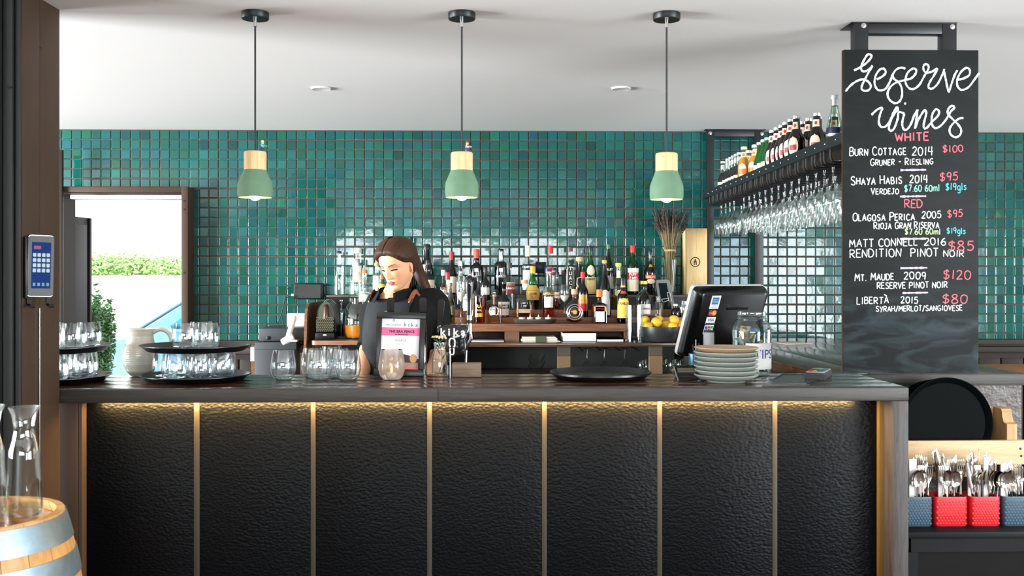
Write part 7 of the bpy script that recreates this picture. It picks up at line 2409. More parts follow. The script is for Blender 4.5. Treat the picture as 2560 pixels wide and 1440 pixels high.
# ---------------------------------------------------------------- cutlery table on the right
ZT = HCAM - 637.0 * 3.64 / FPX * 1.0
M_greytable = mat('charcoal painted table', (22, 22, 23), 0.55, spec=0.15, noise=(14, 0.2))
M_tabledk = mat('dark table panel', (20, 17, 16), 0.6, spec=0.12, noise=(14, 0.25))
tx0, tx1 = CX1 + 0.006, P(2640, 0, 3.58).x
ty0, ty1 = 3.585, 3.975
tbl = thing('side_table', 'charcoal side table carrying the cutlery pots at the bar end', 'table', (0, 0, 0))
MB().box(tx0, tx1, ty0, ty1, ZT - 0.024, ZT, 0.003).build('tabletop', M_greytable, tbl)
MB().box(tx0 + 0.03, tx1 - 0.03, ty0 + 0.02, ty0 + 0.04, ZT - 0.078, ZT - 0.0245).build('apron', M_greytable, tbl)
MB().box(tx0 + 0.02, tx0 + 0.055, ty0 + 0.021, ty0 + 0.06, 0, ZT - 0.079).build('leg', M_greytable, tbl)
MB().box(tx0 + 0.02, tx0 + 0.055, ty1 - 0.06, ty1 - 0.02, 0, ZT - 0.0245).build('leg', M_greytable, tbl)
MB().box(tx1 - 0.06, tx1 - 0.025, ty0 + 0.021, ty0 + 0.06, 0, ZT - 0.079).build('leg', M_greytable, tbl)
MB().box(tx1 - 0.06, tx1 - 0.025, ty1 - 0.06, ty1 - 0.02, 0, ZT - 0.0245).build('leg', M_greytable, tbl)
MB().box(tx0 + 0.056, tx1 - 0.061, ty0 + 0.045, ty0 + 0.055, 0.02, ZT - 0.079).build('door_panel', M_tabledk, tbl)
# wooden tray crate
M_crate = wood('raw pine crate', (198, 158, 112), (228, 196, 154), 4, 0, 0.6, 9, bump=0.15, dark=(160, 116, 70))
M_cratev = wood('raw pine crate end', (176, 132, 84), (216, 174, 122), 4, 2, 0.6, 9, bump=0.15, dark=(140, 98, 58))
cr_ = thing('tray_crate', 'raw pine crate behind the cutlery pots holding round black trays', 'crate', (0, 0, 0))
ycf = 3.845
cz0, cz1 = P(2400, 1162, ycf).z, P(2400, 1102, ycf).z
cxr = P(2550, 0, ycf + 0.08).x
MB().box(tx0 + 0.004, P(2620, 0, ycf).x, ycf, ycf + 0.02, cz0, cz1, 0.002).build('front_board', M_crate, cr_)
for (u, v) in ((2551, 1122), (2553, 1140)):
 p = P(u, v, ycf)
 MB().lathe([(0.005, 0), (0.003, 0.001)], 12, M=Matrix.Translation(p) @ Matrix.Rotation(R(90), 4, 'X')).build('knot', mat('dark knot', (70, 44, 24), 0.7), cr_)
yb2 = 3.985
zr1, zr0 = P(2480, 1016, yb2).z, P(2480, 1050, yb2).z
xe0, xe1 = P(2507, 0, 3.90).x, P(2532, 0, 3.90).x
MB().box(tx0 + 0.004, xe0 - 0.0005, yb2 - 0.012, yb2 + 0.008, zr0, zr1, 0.002).build('back_rail', M_crate, cr_)
sp_ = [(3.868, ZT + 0.0005), (3.868, P(2532, 1060, 3.87).z), (3.893, P(2532, 1058, 3.87).z), (3.905, P(2532, 1040, 3.9).z), (3.905, zr1 - 0.012), (3.915, zr1), (yb2 + 0.008, zr1), (yb2 + 0.008, ZT + 0.0005)]
k = MB()
n_ = len(sp_)
k.add([(xe0, y, z) for y, z in sp_] + [(xe1, y, z) for y, z in sp_], [tuple(range(n_)), tuple(range(2 * n_ - 1, n_ - 1, -1))] + [(i, i + n_, (i + 1) % n_ + n_, (i + 1) % n_) for i in range(n_)])
k.build('end_panel', M_cratev, cr_)
MB().box(xe1 + 0.0005, P(2620, 0, ycf).x, ycf + 0.021, ycf + 0.05, cz0 - 0.0, cz1 - 0.004).build('front_cleat', M_cratev, cr_)
for x in (tx0 + 0.005, xe0 - 0.022):
 MB().box(x, x + 0.02, ycf + 0.021, ycf + 0.04, ZT + 0.0005, cz1 - 0.003).build('corner_post', M_cratev, cr_)
ztb = P(2360, 1060, 3.9).z - 0.186
MB().box(tx0 + 0.006, xe0 - 0.003, ycf + 0.042, yb2 - 0.014, ztb - 0.02, ztb - 0.002).build('bottom_slat', M_cratev, cr_)
p = MPP(2360, 3.9)
first = None
for i in range(3):
 r_ = 0.186 - 0.004 * i
 yy = 3.885 + 0.028 * i
 o = tray_mesh(r_, 0.02).build('serving_tray', mat('matt black tray', (3, 7, 8), 0.6, spec=0.06), loc=(P(2362 - 10 * i, 0, 3.9).x, yy + 0.02, ztb + r_ + 0.0006), rot=(R(90), 0, 0))
 tag(o, 'round black tray standing upright in the pine crate, %s of three' % ['front', 'middle', 'rear'][i], 'tray', 'round trays standing in the crate')

# ---------------------------------------------------------------- cutlery pots
def pot_mat(nm, c):
 m, t, out = _new(nm)
 b = t.nodes.new('ShaderNodeBsdfPrincipled')
 t.links.new(b.outputs[0], out.inputs[0])
 b.inputs['Base Color'].default_value = srgb(*c)
 b.inputs['Roughness'].default_value = 0.35
 return m
M_redpot, M_bluepot = pot_mat('red glazed pot', (206, 26, 34)), pot_mat('slate blue pot', (52, 76, 92))
def pot(u0, u1, m, label):
 Yp = 3.66
 x0, x1 = P(u0, 0, Yp).x, P(u1, 0, Yp).x
 w_ = (x1 - x0) / 2
 hp_ = P(2400, 1243, Yp).z - ZT
 T = thing('cutlery_pot', label, 'cutlery pot', ((x0 + x1) / 2, Yp, ZT + 0.0005), 0, 'cutlery pots on the side table')
 D = 0.10
 k = MB()
 rgs = []
 for z, s in ((0.0, 0.93), (0.004, 0.97), (hp_ * 0.5, 0.985), (hp_ - 0.004, 1.0), (hp_, 0.992), (hp_, 0.94), (0.006, 0.90)):
  rgs.append([(a, b + D / 2, z) for a, b in rrect(-w_ * s, w_ * s, -D / 2 * s, D / 2 * s, 0.014)])
 k.loft(rgs)
 k.build('pot_body', m, T, smooth=50)
 hx_ = MB()
 nx = 9
 pitch = 2 * w_ * 0.84 / nx
 nr_ = int((hp_ - 0.02) / (pitch * 0.866))
 for r_ in range(nr_ + 1):
  for c_ in range(nx + (1 if r_ % 2 == 0 else 0)):
   xx = -w_ * 0.84 + (c_ + (0 if r_ % 2 == 0 else 0.5)) * pitch
   z_ = 0.011 + r_ * pitch * 0.866
   fx_ = 0.97 + 0.02 * z_ / hp_
   hx_.lathe([(pitch * 0.50, 0), (pitch * 0.34, 0.0014), (0.0005, 0.0017)], 6, M=Matrix.Translation((xx, D / 2 - D / 2 * fx_ + 0.0003, z_)) @ Matrix.Rotation(R(90), 4, 'X') @ Matrix.Rotation(R(30), 4, 'Z'), caps=False)
 hx_.build('honeycomb_relief', m, T, smooth=20, fix=False)
 return T, w_, hp_, D
pots = [pot(2253, 2333, M_bluepot, 'slate blue honeycomb cutlery pot half hidden by the bar end'), pot(2337, 2421, M_redpot, 'red honeycomb cutlery pot beside the half hidden blue pot'), pot(2427, 2503, M_redpot, 'red honeycomb cutlery pot beside the rightmost blue pot'), pot(2508, 2590, M_bluepot, 'slate blue honeycomb cutlery pot cut by the photo edge')]
M_cut = mat('polished cutlery', (210, 206, 200), 0.10, 1.0)
M_blade = mat('dark reflecting blade', (150, 152, 156), 0.12, 1.0)
def spoon_mb():
 m = MB()
 m.loft([[(w_ * math.cos(a), 0.0012 * math.sin(a), z) for a in [2 * PI * k / 8 for k in range(8)]] for z, w_ in ((0.0, 0.006), (0.03, 0.0065), (0.08, 0.004), (0.125, 0.003), (0.14, 0.004))])
 vs, fs = [], []
 N, K = 10, 9
 for j in range(N + 1):
  z = 0.138 + 0.062 * j / N
  q = (j / N - 0.45) / 0.55 if j / N > 0.45 else (j / N - 0.45) / 0.45
  w_ = 0.0205 * math.sqrt(max(0.0, 1 - abs(q) ** 2.2)) + 0.002
  for k in range(K):
   s = -1 + 2 * k / (K - 1)
   d = 0.010 * (1 - s * s) * (1 - min(1, abs(q)) ** 2)
   vs.append((w_ * s, d - 0.002, z))
 n = len(vs)
 vs += [(x, y + 0.0014, z) for x, y, z in vs]
 for j in range(N):
  for k in range(K - 1):
   a = j * K + k
   fs += [(a, a + 1, a + K + 1, a + K), (n + a, n + a + K, n + a + K + 1, n + a + 1)]
 m.add(vs, fs)
 return m
def fork_mb():
 m = MB()
 m.loft([[(w_ * math.cos(a), y + 0.0012 * math.sin(a), z) for a in [2 * PI * k / 8 for k in range(8)]] for z, w_, y in ((0.0, 0.006, 0), (0.03, 0.0065, 0), (0.08, 0.004, 0), (0.125, 0.0032, 0.001), (0.138, 0.008, 0.005), (0.15, 0.0125, 0.006), (0.156, 0.013, 0.005))])
 for s in (-1.5, -0.5, 0.5, 1.5):
  x = s * 0.0074
  m.loft([[(x + w_ * math.cos(a), y + 0.0009 * math.sin(a), z) for a in [2 * PI * k / 6 for k in range(6)]] for z, w_, y in ((0.153, 0.0024, 0.005), (0.17, 0.0021, 0.002), (0.19, 0.0018, -0.001), (0.2, 0.0008, 0.001))])
 return m
def knife_mb():
 m = MB()
 m.loft([[(w_ * math.cos(a), 0.0025 * math.sin(a), z) for a in [2 * PI * k / 8 for k in range(8)]] for z, w_ in ((0.0, 0.007), (0.04, 0.008), (0.09, 0.0055), (0.1, 0.0045))])
 m.loft([[(x0 + (x1 - x0) * q[0], q[1] * 0.0013, z) for q in ((0, 0), (0.2, 1), (0.8, 1), (1, 0), (0.8, -1), (0.2, -1))] for z, x0, x1 in ((0.098, -0.005, 0.005), (0.106, -0.009, 0.0085), (0.16, -0.0095, 0.010), (0.195, -0.008, 0.009), (0.208, -0.002, 0.007), (0.213, 0.002, 0.005))])
 return m
protoc = {}
def cut(kind, T, dx, dy, dz, lean, tilt, spin, label):
 mb_, mm_ = {'spoon': (spoon_mb, M_cut), 'fork': (fork_mb, M_cut), 'knife': (knife_mb, M_cut)}[kind]
 if kind not in protoc:
  o = mb_().build(kind, mm_, smooth=60)
  protoc[kind] = o
 else:
  o = protoc[kind].copy()
  COL.objects.link(o)
 o.location = (T.location.x + dx, T.location.y + dy, T.location.z + dz)
 o.rotation_euler = (R(tilt), R(lean), R(spin))
 tag(o, label, kind, kind + 's in the cutlery pots')
# per pot: kind, x from pot centre, y inside, height of the handle end, sideways lean, front-back tilt, spin, where
PN = ['the half hidden blue pot', 'the red pot beside the hidden blue pot', 'the red pot beside the cut-off blue pot', 'the blue pot cut by the photo edge']
def fill(pi, rows_):
 T, w_, hp_, D = pots[pi]
 cnt = {}
 for kind, u, v, dy, lean, tilt, spin in rows_:
  Yq_ = T.location.y + dy
  L_ = {'spoon': 0.2, 'fork': 0.2, 'knife': 0.213}[kind]
  top = P(u, v, Yq_)
  # handle end: follow the lean down from the visible tip
  bx = top.x - L_ * math.sin(R(lean))
  bz_ = top.z - L_ * math.cos(R(lean)) * math.cos(R(tilt))
  bx = min(max(bx, T.location.x - w_ * 0.78), T.location.x + w_ * 0.78)
  bz_ = max(bz_, T.location.z + 0.008)
  cnt[kind] = cnt.get(kind, 0) + 1
  lean2 = math.degrees(math.asin(max(-0.6, min(0.6, (top.x - bx) / L_))))
  cut(kind, T, bx - T.location.x, dy, bz_ - T.location.z, lean2, tilt, spin, '%s in %s, %s %s from the left' % ({'spoon': 'steel spoon', 'fork': 'steel fork', 'knife': 'steel knife'}[kind], PN[pi], ORD[cnt[kind] - 1], kind))
fill(0, [('spoon', 2278, 1176, 0.02, -4, 5, 20), ('spoon', 2290, 1180, 0.03, -5, 4, 0), ('fork', 2302, 1137, 0.075, -3, -4, 10), ('fork', 2312, 1143, 0.06, 0, -4, -5), ('knife', 2284, 1146, 0.08, -10, -3, 0), ('spoon', 2296, 1190, 0.045, -6, 3, 15), ('fork', 2306, 1150, 0.082, -2, -5, 0), ('knife', 2318, 1158, 0.065, -8, -2, 0), ('fork', 2322, 1162, 0.03, -2, 3, 0)])
fill(1, [('fork', 2345, 1160, 0.025, -8, 5, 8), ('knife', 2333, 1126, 0.08, -12, -3, 10), ('knife', 2341, 1122, 0.07, -12, -3, 0), ('knife', 2352, 1134, 0.055, -14, 2, 0), ('spoon', 2374, 1184, 0.03, 0, 5, -35), ('spoon', 2382, 1182, 0.02, 0, 6, 0), ('fork', 2374, 1149, 0.075, -5, -4, 0), ('fork', 2384, 1150, 0.065, -4, -4, 10), ('fork', 2398, 1148, 0.03, -6, 3, 5), ('fork', 2352, 1168, 0.04, -8, 4, 0), ('fork', 2360, 1158, 0.06, -7, 0, 12), ('knife', 2366, 1150, 0.065, -12, -2, 20), ('spoon', 2390, 1190, 0.045, 2, 4, 20), ('fork', 2408, 1156, 0.05, -4, 0, 0), ('knife', 2392, 1140, 0.085, -10, -4, 0)])
fill(2, [('knife', 2412, 1146, 0.03, -12, 3, 0), ('fork', 2430, 1139, 0.075, -4, -5, 20), ('knife', 2431, 1128, 0.085, -8, -3, 0), ('knife', 2453, 1123, 0.075, -2, -4, 60), ('knife', 2467, 1131, 0.06, -1, -3, 0), ('knife', 2478, 1152, 0.05, 2, 0, 0), ('spoon', 2440, 1180, 0.02, 6, 6, 70), ('spoon', 2452, 1179, 0.025, 6, 6, 65), ('spoon', 2462, 1178, 0.03, 6, 6, 60), ('spoon', 2474, 1178, 0.022, 5, 6, 45), ('knife', 2493, 1146, 0.07, 3, -4, 0), ('spoon', 2482, 1176, 0.028, 3, 6, 30), ('spoon', 2490, 1182, 0.018, 2, 7, 10), ('fork', 2442, 1146, 0.065, -3, -3, 40), ('knife', 2486, 1140, 0.085, 4, -5, 30), ('knife', 2422, 1152, 0.045, -12, 2, 10)])
fill(3, [('spoon', 2494, 1178, 0.018, -16, 6, 5), ('spoon', 2506, 1181, 0.03, -14, 5, 0), ('fork', 2516, 1160, 0.06, -8, -2, 20), ('fork', 2526, 1162, 0.05, -6, -2, 10), ('fork', 2541, 1160, 0.025, -4, 3, 0), ('fork', 2533, 1168, 0.035, -5, 2, 6), ('fork', 2552, 1166, 0.04, -2, 2, 0), ('spoon', 2518, 1186, 0.045, -10, 4, 10), ('knife', 2530, 1150, 0.085, -6, -5, 0), ('knife', 2512, 1155, 0.08, -8, -4, 20)])
M_nap = mat('white paper napkin', (240, 232, 226), 0.85)
for pi, u0, u1, v0, dy, s_ in ((0, 2273, 2292, 1148, 0.05, 'white folded napkin in the half hidden blue pot'), (0, 2297, 2307, 1163, 0.047, 'narrow white napkin edge in the half hidden blue pot'), (1, 2346, 2372, 1165, 0.045, 'white folded napkin in the red pot beside the hidden blue pot'), (2, 2420, 2452, 1163, 0.045, 'white folded napkin at the left of the red pot by the cut-off blue pot'), (2, 2459, 2477, 1143, 0.052, 'white folded napkin behind the spoons of the red pot'), (3, 2502, 2520, 1160, 0.042, 'white folded napkin in the blue pot cut by the photo edge')):
 T, w_, hp_, D = pots[pi]
 Yq_ = T.location.y + dy
 a, b_ = P(u0, v0, Yq_), P(u1, v0, Yq_)
 zb_ = T.location.z + 0.012
 half = max(0.012, min((b_.x - a.x) / 2, w_ * 0.7))
 cxn = min(max((a.x + b_.x) / 2, T.location.x - w_ * 0.85 + half), T.location.x + w_ * 0.85 - half)
 tx_ = (a.x + b_.x) / 2 - cxn
 k = MB()
 hh = a.z - zb_
 for lay in range(3):
  yq = 0.002 * lay
  k.loft([[(x + tx_ * z / hh, y + yq + 0.001 * math.sin(x * 90), z - 0.003 * lay) for x, y in ((-half, 0), (half, 0), (half, 0.0014), (-half, 0.0014))] for z in (0.01, hh * 0.5, hh * 0.97, hh)])
 o = k.build('napkin', M_nap, loc=(cxn, Yq_, zb_))
 tag(o, s_, 'napkin', 'napkins in the cutlery pots')

# ---------------------------------------------------------------- timber table seen beyond the side counter
wt = thing('dining_table', 'orange-brown timber table seen beyond the side counter by the panelled wall', 'table', (2.95, 5.45, 0))
M_orange = wood('orange timber', (150, 88, 48), (196, 124, 74), 4, 0, 0.4, 12)
zt5 = P(2540, 926, 5.45).z
MB().box(-0.42, 0.9, -0.35, 0.4, zt5 - 0.035, zt5, 0.003).build('tabletop', M_orange, wt)
for sx_ in (-0.38, 0.82):
 for sy_ in (-0.3, 0.33):
  MB().box(sx_, sx_ + 0.05, sy_, sy_ + 0.05, 0, zt5 - 0.0355).build('leg', M_orange, wt)

# ---------------------------------------------------------------- wine barrel with carafes at the left front
YBL = 2.86
zb_top = 0.824
bx_c = P(-65, 0, YBL).x
BR = thing('wine_barrel', 'oak wine barrel with galvanised hoops in the left front corner', 'barrel', (bx_c, YBL, 0))
M_oak = wood('oak staves', (176, 124, 70), (214, 162, 100), 4, 2, 0.5, 9, bump=0.1)
M_oakhead = wood('stained oak head', (110, 66, 38), (160, 104, 62), 4, 0, 0.3, 9, coat=0.3)
M_hoop = mat('galvanised hoop', (150, 172, 184), 0.42, 0.75, noise=(14, 0.35), bump=(30, 0.1))
r0 = 0.236
def br_r(z):
 q = (z - 0.41) / 0.41
 return r0 + 0.062 * (1 - q * q)
nst = 22
stv = MB()
gapa = 0.0035
for k_ in range(nst):
 a0, a1 = 2 * PI * k_ / nst + gapa, 2 * PI * (k_ + 1) / nst - gapa
 rgs = []
 for j in range(15):
  z = zb_top * j / 14
  r_ = br_r(z)
  aa = [a0 + (a1 - a0) * i / 4 for i in range(5)]
  rgs.append([(r_ * math.cos(a), r_ * math.sin(a), z) for a in aa] + [((r_ - 0.022) * math.cos(a), (r_ - 0.022) * math.sin(a), z) for a in reversed(aa)])
 stv.loft(rgs)
stv.build('staves', M_oak, BR, smooth=40)
MB().lathe([(0.001, zb_top - 0.05), (r0 - 0.021, zb_top - 0.05), (r0 - 0.021, zb_top - 0.028), (0.001, zb_top - 0.026)], 48, caps=False).build('barrel_head', M_oakhead, BR)
for z0, z1 in ((zb_top - 0.078, zb_top - 0.006), (zb_top - 0.178, zb_top - 0.112), (zb_top - 0.30, zb_top - 0.235), (0.235, 0.30), (0.112, 0.178), (0.006, 0.078)):
 k = MB()
 rr_ = [(br_r(z0 + (z1 - z0) * j / 6) + 0.0035, z0 + (z1 - z0) * j / 6) for j in range(7)]
 k.lathe([(rr_[0][0] - 0.003, z0)] + rr_ + [(rr_[-1][0] - 0.003, z1)], 72, caps=False)
 k.build('hoop', M_hoop, BR)
def carafe(u, vtop, vb, label):
 Yc = 2.83
 x = P(u, 0, Yc).x
 zb = zb_top - 0.026
 h = P(u, vtop, Yc).z - zb
 m_ = MPP(u, Yc)
 T = thing('carafe', label, 'carafe', (x, Yc, zb + 0.0006), 0, 'water carafes on the barrel')
 out_ = [(40 * m_, 0), (44 * m_, 0.004), (44.5 * m_, h * 0.1), (41 * m_, h * 0.32), (36.5 * m_, h * 0.5), (37 * m_, h * 0.56), (35 * m_, h * 0.64), (28 * m_, h * 0.72), (24 * m_, h * 0.79), (24.5 * m_, h * 0.85), (30 * m_, h * 0.94), (37 * m_, h)]
 inn = [(35.5 * m_, h), (28 * m_, h * 0.94), (22.8 * m_, h * 0.85), (22.3 * m_, h * 0.79), (26.3 * m_, h * 0.72), (33.3 * m_, h * 0.64), (35.2 * m_, h * 0.56), (34.8 * m_, h * 0.5), (39.3 * m_, h * 0.32), (42.5 * m_, h * 0.1), (0.001, h * 0.055)]
 MB().lathe(out_ + inn, 40, caps=False).build('glass_body', glass('carafe glass', (0.93, 0.95, 0.94), refl=1.8, density=1.4), T)
 MB().lathe([(0.001, h * 0.058), (42 * m_, h * 0.1), (41.2 * m_, h * 0.17), (0.001, h * 0.17)], 32, caps=False).build('water', LQ_clear, T)
 return T
carafe(60, 1017, 1280, 'clear flared glass carafe on the oak barrel, the one seen whole')
carafe(-28, 1014, 1290, 'clear flared glass carafe on the oak barrel, cut by the photo edge')
# ---------------------------------------------------------------- the barmaid
import numpy as np
def interp(tab, z):
 xs = [a for a, _ in tab]
 ys = [b for _, b in tab]
 n = len(xs)
 if z <= xs[0]:
  return ys[0]
 if z >= xs[-1]:
  return ys[-1]
 for i in range(n - 1):
  if xs[i] <= z <= xs[i + 1]:
   t = (z - xs[i]) / (xs[i + 1] - xs[i])
   h = xs[i + 1] - xs[i]
   m0 = (ys[i + 1] - ys[i - 1]) / (xs[i + 1] - xs[i - 1]) * h if i > 0 else (ys[i + 1] - ys[i])
   m1 = (ys[i + 2] - ys[i]) / (xs[i + 2] - xs[i]) * h if i < n - 2 else (ys[i + 1] - ys[i])
   return (2 * t ** 3 - 3 * t ** 2 + 1) * ys[i] + (t ** 3 - 2 * t ** 2 + t) * m0 + (-2 * t ** 3 + 3 * t ** 2) * ys[i + 1] + (t ** 3 - t ** 2) * m1
HW = [(-0.004, 0.006), (0, 0.014), (0.006, 0.025), (0.015, 0.034), (0.03, 0.044), (0.05, 0.0535), (0.075, 0.0605), (0.105, 0.0655), (0.14, 0.071), (0.17, 0.0705), (0.195, 0.062), (0.212, 0.047), (0.222, 0.030), (0.2285, 0.004)]
HF = [(-0.004, 0.058), (0, 0.068), (0.006, 0.0755), (0.015, 0.079), (0.03, 0.0785), (0.045, 0.080), (0.068, 0.081), (0.09, 0.083), (0.112, 0.0845), (0.132, 0.088), (0.16, 0.086), (0.185, 0.075), (0.205, 0.052), (0.22, 0.022), (0.2285, -0.006)]
HB = [(-0.004, 0.03), (0, 0.02), (0.006, 0.0), (0.015, -0.018), (0.03, -0.04), (0.05, -0.064), (0.075, -0.083), (0.105, -0.097), (0.14, -0.103), (0.17, -0.098), (0.195, -0.079), (0.212, -0.055), (0.222, -0.034), (0.2285, -0.014)]
def head_pt(phi, z, off=0.0, feat=True):
 """point on the head: phi 0 is the face, z from the chin upward"""
 w_, f_, b_ = interp(HW, z), interp(HF, z), interp(HB, z)
 yc = (f_ + b_) / 2 if z < 0.03 else max(min(0.0, f_ - 0.02), b_ + 0.02) if z > 0.2 else 0.0
 if z >= 0.2:
  yc = (f_ + b_) / 2
 elif z > 0.17:
  q = (z - 0.17) / 0.03
  yc = q * (f_ + b_) / 2
 elif z < 0.06:
  q = max(0.0, min(1.0, (0.06 - z) / 0.06))
  yc = q * (f_ + b_) / 2
 s, c = math.sin(phi), math.cos(phi)
 e = 2.0 / 2.25
 x = (w_ + off) * math.copysign(abs(s) ** e, s)
 ry = (f_ - yc) if c >= 0 else (yc - b_)
 y = yc + (ry + off) * math.copysign(abs(c) ** e, c)
 if feat and c > 0.0:
  fr = min(1.0, c * 2.2)
  G = lambda cx, cz, sx, sz: math.exp(-((abs(x) - cx) / sx) ** 2 * 0.5 - ((z - cz) / sz) ** 2 * 0.5)
  d = 0.0
  # nose
  if z > 0.06:
   ridge = 0.0
   if z > 0.074:
    t = min(1.0, (z - 0.074) / 0.05)
    ridge = 0.021 * (1 - t) ** 0.85 + 0.0015 * t
    sx = 0.0072 - 0.0014 * t
   else:
    t = (0.074 - z) / 0.009
    ridge = 0.021 * max(0.0, 1 - t ** 2)
    sx = 0.0078
   if z < 0.125:
    d += ridge * math.exp(-(x / sx) ** 2 * 0.5)
  d += 0.0075 * G(0.0115, 0.0715, 0.0042, 0.0045)
  d -= 0.0105 * G(0.030, 0.1150, 0.0135, 0.0085)
  d += 0.0060 * G(0.0305, 0.1105, 0.0110, 0.0068)
  d += 0.0035 * G(0.030, 0.1300, 0.0170, 0.0055)
  d += 0.0045 * G(0.043, 0.0870, 0.0130, 0.0140)
  d += 0.0060 * G(0.0, 0.0505, 0.0150, 0.0042)
  d += 0.0068 * G(0.0, 0.0400, 0.0130, 0.0046)
  d -= 0.0042 * G(0.0, 0.0455, 0.0190, 0.0016)
  d -= 0.0042 * G(0.0, 0.0290, 0.0180, 0.0055)
  d += 0.0050 * G(0.0, 0.0130, 0.0130, 0.0100)
  d -= 0.0022 * G(0.0, 0.0600, 0.0035, 0.0050)
  y += d * fr
 return Vector((x, y, z))
ALPHA_B = R(158)
ALPHA_H = R(148)
NECK_W = P(988, 737, 4.38)                       # base of the neck in the room
Bm = Matrix.Translation(Vector((NECK_W.x, NECK_W.y, 0))) @ Matrix.Rotation(ALPHA_B, 4, 'Z')
ZNB = NECK_W.z
HEAD_C = P(992, 660, 4.33)
Hm = Matrix.Translation(HEAD_C) @ Matrix.Rotation(ALPHA_H, 4, 'Z') @ Matrix.Rotation(R(-20), 4, 'X') @ Matrix.Rotation(R(3), 4, 'Y') @ Matrix.Scale(0.91, 4) @ Matrix.Translation(Vector((0, -0.004, -0.115)))
bm_ = MB()
# head
NR, NC = 150, 128
zs_h = [-0.004 + 0.2325 * (0.5 - 0.5 * math.cos(PI * j / NR)) * 0.25 + 0.2325 * 0.75 * j / NR for j in range(NR + 1)]
rings = []
for z in zs_h:
 ring = []
 for k in range(NC):
  t = 2 * PI * k / NC
  phi = t - 0.35 * math.sin(t)
  ring.append(tuple(Hm @ head_pt(phi, z)))
 rings.append(ring)
bm_.loft(rings)
# ears
for s in (-1, 1):
 for (dy, dz_, rr, sq) in ((-0.004, 0.098, 0.021, 1.35), (0.0, 0.076, 0.012, 1.2)):
  bm_.ball((0, 0, 0), rr, 18, M=Hm @ Matrix.Translation((s * 0.0675, -0.012 + dy, dz_)) @ Matrix.Rotation(R(-24 * s), 4, 'Z') @ Matrix.Rotation(R(10), 4, 'X') @ Matrix.Diagonal((0.30, 0.72, sq, 1)))
# neck from the skull base to the shoulders
def ellr(c, ax, ay, wx, wy, n=40):
 return [tuple(c + ax * (wx * math.cos(2 * PI * k / n)) + ay * (wy * math.sin(2 * PI * k / n))) for k in range(n)]
bx_ax = (Bm.to_3x3() @ Vector((1, 0, 0)))
by_ax = (Bm.to_3x3() @ Vector((0, 1, 0)))
up = Vector((0, 0, 1))
n0 = Hm @ Vector((0, -0.012, 0.055))
n1 = Vector((NECK_W.x, NECK_W.y, ZNB)) + by_ax * 0.012
nr_ = []
for j in range(9):
 t = j / 8
 c = n0.lerp(n1, t)
 nr_.append(ellr(c, bx_ax, by_ax, 0.049 + 0.006 * t ** 2, 0.052 + 0.006 * t ** 2))
nr_.append(ellr(n1 - up * 0.03 - by_ax * 0.01, bx_ax, by_ax, 0.085, 0.068))
bm_.loft(nr_)
# torso
TOR = [(0.90, 0.172, 0.118, 0.0), (0.98, 0.165, 0.112, 0.0), (1.06, 0.138, 0.098, 0.004), (1.14, 0.140, 0.104, 0.010), (1.22, 0.150, 0.118, 0.016), (1.28, 0.158, 0.112, 0.012), (1.345, 0.166, 0.094, 0.002), (1.385, 0.152, 0.078, -0.006), (1.412, 0.100, 0.066, -0.004), (ZNB + 0.012, 0.060, 0.058, 0.006)]
def tor(z, i):
 return interp([(a[0], a[i]) for a in TOR], z)
def torso_rings(off, z0, z1, n=18, cap_in=False):
 out = []
 for j in range(n + 1):
  z = z0 + (z1 - z0) * j / n
  c = Vector((NECK_W.x, NECK_W.y, z)) + by_ax * (tor(z, 3) - 0.02)
  out.append(ellr(c, bx_ax, by_ax, tor(z, 1) + off, tor(z, 2) + off, 48))
 return out
bm_.loft(torso_rings(0.0, 0.92, ZNB + 0.006))
# arms: joints placed in the room
def at(u, v, Y):
 return P(u, v, Y)
SHR, SHL = at(948, 760, 4.44), at(1086, 754, 4.43)
ELR, ELL = at(922, 862, 4.40), at(1108, 866, 4.36)
WRR, WRL = at(903, 958, 4.27), at(1066, 962, 4.24)
def limb(mb, pts, rad, n=20):
 pts2 = smooth_path([Vector(p) for p in pts], 6)
 r2 = []
 m = len(pts) - 1
 for i in range(len(pts2)):
  t = i / (len(pts2) - 1) * m
  a = min(int(t), m - 1)
  r2.append(rad[a] + (rad[a + 1] - rad[a]) * (t - a))
 mb.tube(pts2, r2, n)
for S, E, W in ((SHR, ELR, WRR), (SHL, ELL, WRL)):
 limb(bm_, [S, S.lerp(E, 0.5), E, E.lerp(W, 0.3), E.lerp(W, 0.75), W], [0.050, 0.044, 0.037, 0.038, 0.029, 0.025])
# hands: palm, four fingers and a thumb, resting on the work bench
def hand(mb, W, side):
 d = Vector((0.25 * side, -0.80, -0.35)).normalized()
 sx = Vector((1, 0.2 * side, 0)).normalized()
 sx = (sx - d * sx.dot(d)).normalized()
 nrm = d.cross(sx)
 palm = W + d * 0.045
 M3 = Matrix((sx, d, nrm)).transposed().to_4x4()
 mb.ball((0, 0, 0), 0.042, 18, M=Matrix.Translation(palm) @ M3 @ Matrix.Diagonal((0.92, 1.15, 0.42, 1)))
 for k, (off, ln) in enumerate(((-0.029, 0.066), (-0.010, 0.078), (0.010, 0.073), (0.028, 0.058))):
  b = palm + sx * off + d * 0.036
  p1 = b + d * ln * 0.45 - up * 0.004
  p2 = b + d * ln * 0.75 - up * (0.014 + 0.002 * k)
  p3 = b + d * ln * 0.92 - up * (0.030 + 0.002 * k)
  mb.tube([b - d * 0.012, b, p1, p2, p3], [0.0085, 0.0088, 0.0082, 0.0074, 0.0055], 10)
 tb0 = palm - sx * 0.030 * side - d * 0.012
 mb.tube([tb0, tb0 - sx * 0.022 * side + d * 0.02, tb0 - sx * 0.030 * side + d * 0.048 - up * 0.008], [0.012, 0.0105, 0.007], 10)
hand(bm_, WRR, 1)
hand(bm_, WRL, -1)
